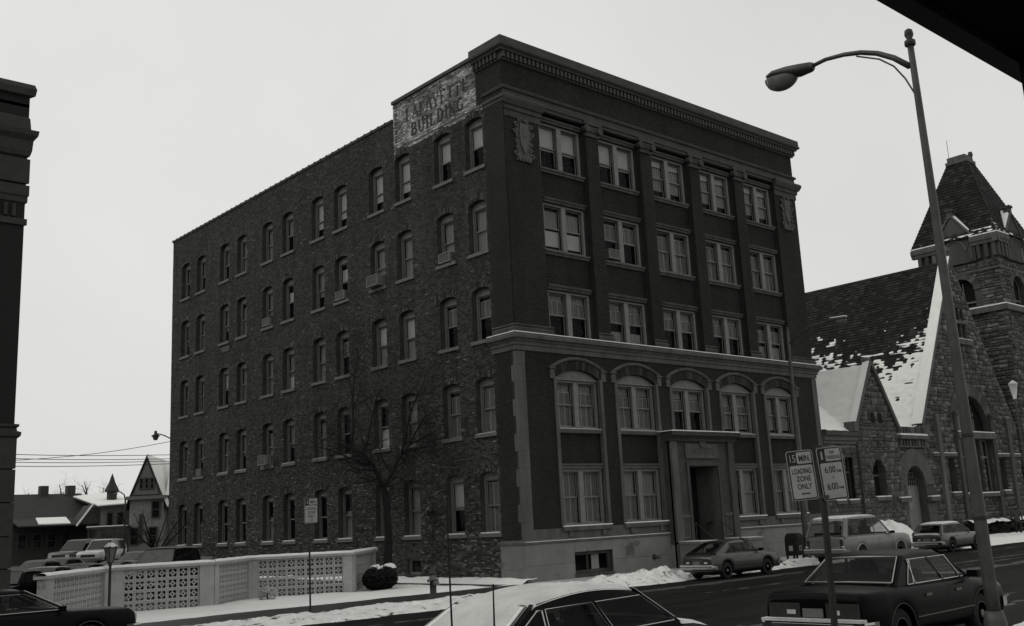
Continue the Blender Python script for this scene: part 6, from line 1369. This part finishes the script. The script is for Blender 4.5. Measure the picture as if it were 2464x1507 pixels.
        def seat(x, y, w):
            m = MB(); h_ = (zr-zbelt); pts = [(x+.10, zbelt), (x-.02, zbelt+h_*.45), (x-.12, zbelt+h_*.48), (x-.08, zbelt)]; m.prism([(a, y-w/2, b) for a, b in pts], (0, w, 0)); m.prism([(a, y-.12, b) for a, b in ((x-.02, zbelt+h_*.47), (x-.03, zbelt+h_*.76), (x-.11, zbelt+h_*.78), (x-.12, zbelt+h_*.5))], (0, .24, 0)); P('seat', m, 'upholstery')
        fs = bx1-1.25; [seat(fs, s_*hw0*.42, .5) for s_ in (-1, 1)]
        if bx1-bx0 > 1.9: m = MB(); m.prism([(a, -hb+.16, b) for a, b in ((rx0+.34, zbelt), (rx0+.2, zbelt+.17), (rx0+.1, zbelt+.18), (rx0+.1, zbelt))], (0, 2*hb-.32, 0)); P('rear_seat', m, 'upholstery')
        m = MB(); m.box(bx1-.55, -hb+.1, zbelt+.03, bx1-.25, hb-.1, zbelt+.075); P('dashboard', m, 'upholstery')
        m = MB(); m.tube([(bx1-.72+.05*math.cos(a), hw0*.42+.18*math.sin(a), zbelt+.06+.15*math.cos(a)) for a in np.linspace(0, math.tau, 15)], .014, 5, False); P('steering_wheel', m, 'upholstery')
    else: cab = P('cabin', g, S.get('roof_paint', paint), t, True)
    for sd in (-1, 1):
        for i in range(len(cuts)-1):
            def bound(c, z, left):
                if c is None: return xrear(z)+cp if left else xfront(z)-ap
                return c[0]+(c[1]-c[0])*(z-z0)/(z1-z0)+(.025 if left else -.025)
            q = [(bound(cuts[i], z0, True), z0), (bound(cuts[i+1], z0, False), z0), (bound(cuts[i+1], z1, False), z1), (bound(cuts[i], z1, True), z1)]
            if q[2][0]-q[3][0] < .04: q[2] = q[3] = ((q[2][0]+q[3][0])/2, z1)
            m = MB(); m.add([(x, sd*(ys(z)+.006), z) for x, z in q], [(0, 1, 2, 3)]); w_ = P('side_window', m, gl)
            if not lite: m = MB(); m.tube([(x, sd*(ys(z)+.01), z) for x, z in q+[q[0]]], .011, 5); P('window_trim', m, trim, w_)
    def slope_glass(nm, a, c, inset, mt):
        a, c = Vector((a[0], 0, a[1])), Vector((c[0], 0, c[1])); d = (c-a); nrm = Vector((-d.z, 0, d.x)).normalized(); nrm = nrm if nrm.z > 0 else -nrm; pts = []
        for f in (.06, .92): q = a+d*f; pts.append((q, ys(q.z)-inset))
        (p, ya), (q, yc) = pts; up_ = nrm*.03; m = MB(); cor = [p+Vector((0, -ya, 0)), p+Vector((0, ya, 0)), q+Vector((0, yc, 0)), q+Vector((0, -yc, 0))]
        mid0, mid1 = (cor[0]+cor[1])/2+nrm*.012, (cor[2]+cor[3])/2+nrm*.012
        v = [c_+up_ for c_ in (cor[0], mid0, cor[1], cor[2], mid1, cor[3])]; m.add(v, [(0, 1, 4, 5), (1, 2, 3, 4)]); w_ = P(nm, m, mt, t)
        if not lite: m = MB(); m.tube(v[:3]+v[3:]+[v[0]], .013, 5); P('window_trim', m, trim, w_)
        return cor, nrm
    rc, rn = slope_glass('rear_window', (bx0, bz0), (rx0, rz0), S.get('rg_in', .09), 'snow_thin' if S.get('snow_rear') else gl)
    slope_glass('windshield', (bx1, bz1), (rx1, rz1), .08, S.get('ws_mat', 'snow_thin') if S.get('snow_ws') else gl)
    # snow lying on it
    def snow_sheet(x0, x1, yf, zf, h, nm='snow_cover', n=22, k=13, seed=1):
        m = MB()
        for i in range(n+1):
            x = x0+(x1-x0)*i/n
            for j in range(k+1):
                y = (2*j/k-1)*yf(x); e = min(min(j, k-j)/2.2, min(i, n-i)/1.6, 1); m.v.append((x, y, zf(x, y)+h*e*(.75+.5*float(fbm(x*3+seed, y*3, 3)))-.012*(e == 0)))
        for i in range(n):
            for j in range(k): o = i*(k+1)+j; m.f.append((o, o+1, o+k+2, o+k+1))
        return P(nm, m, S.get('snow_mat', 'snow_thin'), t, True)
    sn = S.get('snow', '')
    if 'r' in sn: snow_sheet(rx0-.05, rx1+.04, lambda x: ys(gz(x))-.004, lambda x, y: gz(x)+.022-.035*(abs(y)/hr)**6, S.get('sh', .04), seed=2)
    if 'g' in sn: snow_sheet(bx0+.02, rx0, lambda x: ys(gz(x))-.06, lambda x, y: gz(x)+.025, .04, seed=4)
    if 'h' in sn: snow_sheet(bx1+.05, L-.1, lambda x: hw(x)-.1, lambda x, y: lerp_prof(top, x)+.012, .05, seed=6)
    if 't' in sn: snow_sheet(.08, bx0-.02, lambda x: hw(x)-.1, lambda x, y: lerp_prof(top, x)+.012, .05, seed=8)
    if 'w' in sn: snow_sheet(rx1+.02, bx1-.02, lambda x: ys(gz(x))-.06, lambda x, y: gz(x)+.025, .04, seed=9)
    # wheels
    tm = cached(('tyre', wr), lambda: mesh_of('wheel', MB().lathe([(wr*.62, -.10), (wr*.9, -.105), (wr, -.07), (wr, .07), (wr*.9, .105), (wr*.62, .10)], (0, 0, 0), 22, 'y'), 'rubber', True))
    def rimf():
        m = MB().lathe([(wr*.63, -.07), (wr*.60, -.105), (wr*.5, -.085), (wr*.3, -.075), (wr*.2, -.10), (0, -.105)], (0, 0, 0), 16, 'y'); m.lathe([(wr*.63, .07), (wr*.60, .105), (wr*.5, .085), (wr*.3, .075), (wr*.2, .10), (0, .105)], (0, 0, 0), 16, 'y'); return mesh_of('rim', m, 'rim', True)
    rm = cached(('rim', wr), rimf)
    for x in (xr, xf):
        for s in (-1, 1):
            w_ = inst('wheel', tm, t, (x, s*(hw0-.15), wr), local=True); ORG[w_.name] = Vector((0, 0, 0)); r_ = inst('rim', rm, w_, (0, 0, 0), local=True); r_.scale = (1, 1.02, 1)
    # bumpers
    bz, bh, bd = S.get('bump', (.36, .16, .12)); bm = S.get('bump_mat', 'chrome')
    for end, sg in ((0, -1), (L, 1)):
        m = MB(); prof = [(-.02, bz), (bd*.8, bz), (bd, bz+.03), (bd, bz+bh-.03), (bd*.8, bz+bh), (-.02, bz+bh)]; ypts = [(-hw0+.02, .22), (-hw0+.06, .04), (-hw0+.25, 0), (hw0-.25, 0), (hw0-.06, .04), (hw0-.02, .22)]; k = len(prof)
        for y, back in ypts:
            for d, z in prof: m.v.append((end+sg*(d-back), y, z))
        for i in range(len(ypts)-1):
            for j in range(k-1): o = i*k+j; m.f.append((o, o+1, o+k+1, o+k))
        m.f.append(tuple(range(k))); m.f.append(tuple(range(5*k, 6*k))); bp_ = P('bumper', m, bm)
        if S.get('bump_snow') and end == 0:
            m = MB(); m.obox((end-bd*.45, 0, bz+bh+.018), ((1, 0, 0), (0, 1, 0), (0, 0, 1)), (bd*.6, hw0-.08, .02)); P('bumper_snow', m, 'frost', bp_)
    zt0, ztL = lerp_prof(top, .05), lerp_prof(top, L-.05); zb_ = bz+bh+.02
    for s in (-1, 1):
        y0, y1 = sorted((s*(hw(0)-.05), s*(hw(0)-S.get('tl_w', .5)))); m = MB(); m.box(-.016, y0, zb_+.02, .02, y1, min(zt0-.12, zb_+S.get('tl_h', .2))); tl = P('taillight', m, 'lens_red')
        if not lite:
            m = MB(); c = s*(hw(0)-S.get('tl_w', .5)+.14); m.box(-.024, c-.07, zb_+.07, -.015, c+.07, zb_+.13); P('reversing_lamp', m, 'lens_clear', tl)
        y0, y1 = sorted((s*(hw(L)-.04), s*(hw(L)-.34))); m = MB(); m.box(L-.02, y0, zb_+.02, L+.02, y1, max(zb_+.1, min(ztL-.04, zb_+.2))); P('headlight', m, 'lens_clear')
    m = MB(); m.box(L-.01, -hw0+.42, zb_+.0, L+.012, hw0-.42, max(zb_+.08, min(ztL-.05, zb_+.2))); P('grille', m, 'metal_dark')
    if not lite:
        m = MB(); m.box(-.03, -.16, zb_+.03, -.012, .16, zb_+.15); pl_ = P('licence_plate', m, 'plate')
        for s in (-1, 1):
            for c in S.get('handles', []): m = MB(); m.box(c-.09, s*(hw(c)-.012)-.02, zbelt-.15, c+.09, s*(hw(c)-.012)+.02, zbelt-.115); P('door_handle', m, 'chrome')
            for c in S.get('seams', []):
                m = MB(); m.quad(*[(c+dx, s*(hw(c)+.0025), z) for dx, z in ((-.005, .34), (.005, .34), (.005, zbelt-.11), (-.005, zbelt-.11))]); P('door_seam', m, 'underbody')
            if s == -1 and S.get('nomirror'): continue
            m = MB(); mx_ = xfront(z0)-.12; m.obox((mx_, s*(hw0+.06), zbelt+.07), ((1, 0, 0), (0, 1, 0), (0, 0, 1)), (.06, .08, .05)); m.tube([(mx_, s*(hw0-.09), zbelt+.03), (mx_, s*(hw0+.03), zbelt+.06)], .02, 5); P('door_mirror', m, 'paint_dark')
        zc = .5
        for s in (-1, 1):
            m = MB(); m.tube([(xr+ra+.02, s*(hw0+.002), .47), (xf-ra-.02, s*(hw0+.002), .47)], .016, 5); P('side_moulding', m, S.get('mould', 'metal_dark'))
            if S.get('arch_trim'):
                for w in (xr, xf): m = MB(); m.tube([(w+(ra+.004)*math.cos(a), s*(hw(w)-.006), wr+(ra+.004)*math.sin(a)) for a in np.linspace(.05, math.pi-.05, 14)], .013, 5); P('arch_trim', m, S['arch_trim'])
    m = MB(); m.box(.35, -hw0+.32, fl-.04, L-.35, hw0-.32, fl+.3); P('underside', m, 'underbody')
    return t
SED = dict(L=4.62, W=1.74, top=[(0, .80), (.03, .875), (.12, .905), (1.0, .925), (3.3, .90), (4.0, .83), (4.5, .76), (4.6, .70), (4.62, .62)], gh=[(.98, .92), (1.55, 1.315), (2.72, 1.345), (3.38, .89)], wheels=(.93, 3.6), wr=.315, paint='paint_dark',
           cuts=[(1.5, 1.56), (2.42, 2.22), (3.0, 2.86)], cp=.30, rg_in=.07, tl_w=.56, tl_h=.24, bump=(.37, .15, .12), bump_mat='chrome', bump_snow=True, handles=[1.75, 2.75], seams=[1.35, 2.4, 3.35], arch_trim='metal_dark')
make_car('dark_sedan', 'glossy dark four-door sedan with bright window trim parked in the right foreground', SED, (-14.2, -21.72, Zr(-21.7)+.02), .03)
SN = dict(SED, L=4.9, W=1.84, top=[(0, .80), (.03, .89), (.12, .92), (1.05, .95), (3.6, .92), (4.4, .86), (4.8, .78), (4.88, .70), (4.9, .62)], gh=[(1.05, .95), (1.75, 1.35), (3.48, 1.37), (4.12, .91)], crown=.075, wheels=(1.0, 3.85), cuts=[(1.82, 1.86), (2.86, 2.68)], cp=.12, paint='paint_dark', snow='rghtw', sh=.03, snow_rear=True, handles=[2.1, 3.1], seams=[1.7, 2.85, 3.95], snow_mat='frost', nomirror=True)
snc = make_car('snow_covered_sedan', 'sedan under a blanket of snow, two whip aerials at its tail, bottom centre', SN, (-21.05, -20.85, Zr(-20.9, -21)-.03), .025, pitch=.016)
for px, pyt in ((1087, 1217), (1187, 1405)):
    q0 = ray_to(px, 1514, 2, 1.2 if px < 1100 else 1.22); q1 = ray_to(px-(13 if pyt < 1300 else 1), pyt, 1, q0.y); cs = snc.matrix_basis.inverted(); a_, b_ = cs@q0, cs@q1; a_.z -= .32
    m = MB(); m.tube([a_, a_.lerp(b_, .1), b_], [.018, .013, .008], 5); part('aerial', m, 'rubber', snc, local=True)
HAT = dict(L=4.15, W=1.58, top=[(0, .72), (.05, .84), (.35, .92), (2.9, .90), (3.6, .84), (4.05, .76), (4.12, .68), (4.15, .6)], gh=[(.22, .90), (1.15, 1.30), (2.15, 1.33), (2.95, .89)], wheels=(.80, 3.25), wr=.30, paint='paint_mid', cuts=[(1.22, 1.2), (2.0, 1.9)], cp=.52, rg_in=.1, tl_w=.42, tl_h=.2, bump=(.36, .13, .12), bump_mat='chrome', bump_snow=True, handles=[1.5, 2.3], seams=[1.15, 2.0, 2.95], trim='metal_dark')
make_car('parked_hatchback', 'grey five-door hatchback parked at the kerb before the building entrance', HAT, (3.15, -5.75, Zr(-5.75)), -.01)
SUV = dict(L=5.4, W=2.0, top=[(0, 1.10), (.04, 1.16), (.3, 1.17), (3.75, 1.15), (4.9, 1.12), (5.3, 1.06), (5.4, .9)], gh=[(.06, 1.15), (.42, 1.90), (2.85, 1.93), (3.75, 1.14)], wheels=(1.2, 4.3), wr=.38, paint='paint_light', cuts=[(2.4, 2.36)], cp=.2, rg_in=.12, tl_w=.18, tl_h=.42, bump=(.5, .15, .14), bump_mat='paint_light', bump_snow=True, sill=.42, floor=.36, handles=[2.65], seams=[2.4, 3.7], trim='paint_light', snow='r', sh=.025, tumble=.2, crease=.7, arch_trim='paint_white')
suv = make_car('light_truck', 'boxy pale two-door utility truck with ribbed tailgate parked past the mailbox', SUV, (10.7, -6.35, Zr(-6.3)), 0, 'truck')
for z in (.72, .84, .96): m = MB(); m.box(-.018, -.62, z, -.006, .62, z+.035); part('tailgate_rib', m, 'paint_light', suv, local=True)
WAG = dict(L=4.3, W=1.66, top=[(0, .78), (.04, .86), (.2, .90), (3.0, .90), (3.8, .84), (4.2, .76), (4.28, .68), (4.3, .6)], gh=[(.05, .88), (.5, 1.33), (2.3, 1.36), (3.05, .89)], wheels=(.9, 3.4), wr=.31, paint='paint_grey', cuts=[(1.1, 1.1), (2.05, 1.98)], cp=.14, bump=(.36, .14, .12), bump_mat='chrome', bump_snow=True, handles=[1.4, 2.4], seams=[1.1, 2.05, 3.0], trim='metal_grey', snow='rt', sh=.03, mould='metal_grey', trimx=1)
make_car('station_wagon', 'small grey station wagon parked ahead of the light truck', WAG, (20.3, -5.8, Zr(-5.8)), 0)
CP = dict(L=5.35, W=1.94, top=[(0, .88), (.05, .97), (1.2, 1.02), (3.7, .99), (4.6, .96), (5.2, .92), (5.32, .84), (5.35, .68)], gh=[(1.0, 1.01), (2.0, 1.44), (2.9, 1.48), (3.85, .99)], wheels=(1.1, 4.3), wr=.33, paint='paint_black', cuts=[(1.9, 1.95)], cp=.5, handles=[2.2], seams=[2.0, 3.8], bump=(.40, .18, .14), arch_trim='metal_grey', mould='metal_grey', tumble=.28)
make_car('black_coupe', 'long black two-door coupe nosing in at the bottom left corner', CP, (-23.1, -5.55, Zr(-5.5)), .0)
# parking lot behind the wall: cars nosed in at an angle
def px_car(px, y): q = ray_to(px, 1340, 1, y); return (q.x, y, Zl(y)+.01)
VAN = dict(L=4.5, W=1.85, top=[(0, 1.05), (.05, 1.12), (2.9, 1.1), (3.9, 1.06), (4.42, .98), (4.5, .8)], gh=[(.05, 1.1), (.3, 1.86), (2.5, 1.9), (3.25, 1.07)], wheels=(1.0, 3.55), wr=.36, paint='paint_black', cuts=[(1.4, 1.4), (2.1, 2.05)], cp=.2, snow='r', sh=.03, snow_ws=True, bump=(.5, .14, .12), floor=.3, sill=.38, trim='metal_dark')
LOT = [(392, 11.5, VAN, {}, 'boxy black truck with snow-white windshield just behind the pierced wall', 'truck', 224), (196, 15.5, SED, dict(paint='paint_dark', snow='r', snow_ws=True), 'dark sedan with a frosted windshield in the lot, left of the post lantern', 'car', 226),
       (112, 15.0, SED, dict(paint='paint_grey', snow='', roof_paint='paint_mid'), 'grey two-tone sedan second from the left in the lot', 'car', 226), (38, 12.0, SED, dict(paint='paint_dark', snow='r'), 'dark sedan half hidden by the left-hand block', 'car', 224),
       (268, 17.0, HAT, dict(paint='paint_mid', snow='rh', snow_ws=True), 'snowy hatchback in the lot directly behind the post lantern', 'car', 226), (246, 52, SUV, dict(paint='paint_white', snow='r'), 'white utility truck farther back in the parking lot', 'truck', 228),
       (186, 54, SUV, dict(paint='paint_grey', snow='r'), 'grey utility truck in the rear row of the lot', 'truck', 222), (150, 30, SED, dict(paint='paint_mid', snow='rh'), 'light sedan in the middle row of the lot', 'car', 220), (95, 27, SED, dict(paint='paint_mid', snow='rh'), 'pale snowy sedan in the middle row at the left of the lot', 'car', 222), (478, 13.5, SED, dict(paint='paint_black', snow='r'), 'dark sedan close to the brick side wall behind the zigzag wall', 'car', 230), (330, 36, SED, dict(paint='paint_grey', snow='rh'), 'far grey sedan before the gabled house', 'car', 215)]
for px, y, base, ch, lb, cat, hd in LOT:
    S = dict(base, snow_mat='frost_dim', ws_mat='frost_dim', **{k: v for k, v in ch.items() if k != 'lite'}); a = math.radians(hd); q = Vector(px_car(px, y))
    # q is the car's middle: step back half a length to the tail
    make_car('parked_car' if cat == 'car' else 'parked_truck', lb, S, tuple(q-Vector((math.cos(a), math.sin(a), 0))*S['L']*.5), a, cat, 'vehicles in the parking lot', lite=True)
# ================================================================== the walking person
def person(loc, face, label):
    t = thing('person', loc, label, 'person', rz=face); ORG[t.name] = Vector((0, 0, 0))
    def skin(name, vs, es, rad, m, sub=2):
        me = bpy.data.meshes.new(name); me.from_pydata(vs, es, []); me.materials.append(MAT[m]); o = bpy.data.objects.new(name, me); COL.objects.link(o); o.parent = t
        bpy.context.view_layer.update()
        md = o.modifiers.new('skin', 'SKIN')
        lay = me.skin_vertices[0].data if len(me.skin_vertices) else None
        if lay:
            for i, r in enumerate(rad): lay[i].radius = (r, r*.85) if not hasattr(r, '__len__') else r
            lay[0].use_root = True
        s = o.modifiers.new('sub', 'SUBSURF'); s.levels = sub; s.render_levels = sub; return o
    # x = sideways, y = forward; one continuous figure
    vs = [(0, 0, .93), (0, 0, 1.12), (0, .01, 1.35), (0, .0, 1.47), (0, .02, 1.56), (0, .03, 1.67),
          (.1, .02, .88), (.11, .12, .50), (.11, .02, .09), (.11, .16, .04), (-.1, -.02, .88), (-.11, -.06, .48), (-.11, -.20, .12), (-.12, -.08, .05),
          (.2, 0, 1.40), (.27, -.02, 1.14), (.27, .10, .92), (.27, .13, .85), (-.2, 0, 1.40), (-.27, -.03, 1.14), (-.27, .02, .88), (-.27, .04, .80)]
    es = [(0, 1), (1, 2), (2, 3), (3, 4), (4, 5), (0, 6), (6, 7), (7, 8), (8, 9), (0, 10), (10, 11), (11, 12), (12, 13), (2, 14), (14, 15), (15, 16), (16, 17), (2, 18), (18, 19), (19, 20), (20, 21)]
    rad = [.15, .15, .17, .075, .06, .10, .095, .065, .05, .045, .095, .065, .05, .045, .075, .058, .045, .04, .075, .058, .045, .04]
    bpy_me = skin('body', vs, es, rad, 'trousers')
    cv = [(0, 0, .72), (0, 0, .95), (0, 0, 1.15), (0, .01, 1.36), (0, .0, 1.48), (.2, 0, 1.40), (.27, -.02, 1.14), (.27, .10, .93), (-.2, 0, 1.40), (-.27, -.03, 1.14), (-.27, .02, .9)]
    skin('coat', cv, [(0, 1), (1, 2), (2, 3), (3, 4), (3, 5), (5, 6), (6, 7), (3, 8), (8, 9), (9, 10)], [(.2, .16), .19, .18, .20, .1, .095, .075, .06, .095, .075, .06], 'coat')
    def P(nm, mb, m): return part(nm, mb, m, t, True, True)
    m = MB(); m.lathe([(.0, 1.56), (.06, 1.57), (.085, 1.63), (.09, 1.69), (.075, 1.76), (.0, 1.79)], (0, .03, 0), 12); hd = P('head', m, 'skin')
    m = MB(); m.lathe([(.098, 1.68), (.1, 1.72), (.085, 1.79), (.0, 1.83)], (0, .015, 0), 12); P('hair', m, 'bag')
    m = MB(); m.box(-.015, .105, 1.655, .015, .14, 1.69); part('nose', m, 'skin', hd, local=True)
    m = MB(); m.box(-.36, -.12, .45, -.22, .2, .72); m.tube([(-.29, -.05, .72), (-.28, .02, .80), (-.29, .1, .72)], .012, 5); P('handbag', m, 'bag')
    for x, y in ((.11, .1), (-.12, -.12)): m = MB(); m.box(x-.05, y-.1, 0, x+.05, y+.16, .09); P('boot', m, 'boots')
    return t
pq = ray_to(2447, 1293, 2, .12)
person((36.4, -3.3, .12), math.radians(-70), 'person in a dark coat carrying a bag, walking on the snowy church sidewalk')

# ================================================================== porch roof over the viewpoint: a canopy with its corner post
PR = thing('porch_canopy', (-26, -31, .33), 'dark porch canopy with a corner post at the upper right edge of the view', 'canopy')
m = MB(); m.box(-36, -34, 3.6, -24.0, -29.12, 3.82); part('canopy_slab', m, 'underbody', PR)
m = MB(); m.box(-36, -29.3, 3.36, -24.0, -29.125, 3.6) if False else m.box(-36, -29.12, 3.58, -23.96, -29.06, 3.86); part('fascia', m, 'metal_dark', PR)
m = MB(); m.box(-24.17, -29.27, .3, -24.02, -29.12, 3.6); part('corner_post', m, 'underbody', PR)
m = MB(); m.box(-36, -34.3, .3, -24.0, -34, 4.6); part('back_wall', m, 'brick_black', PR)
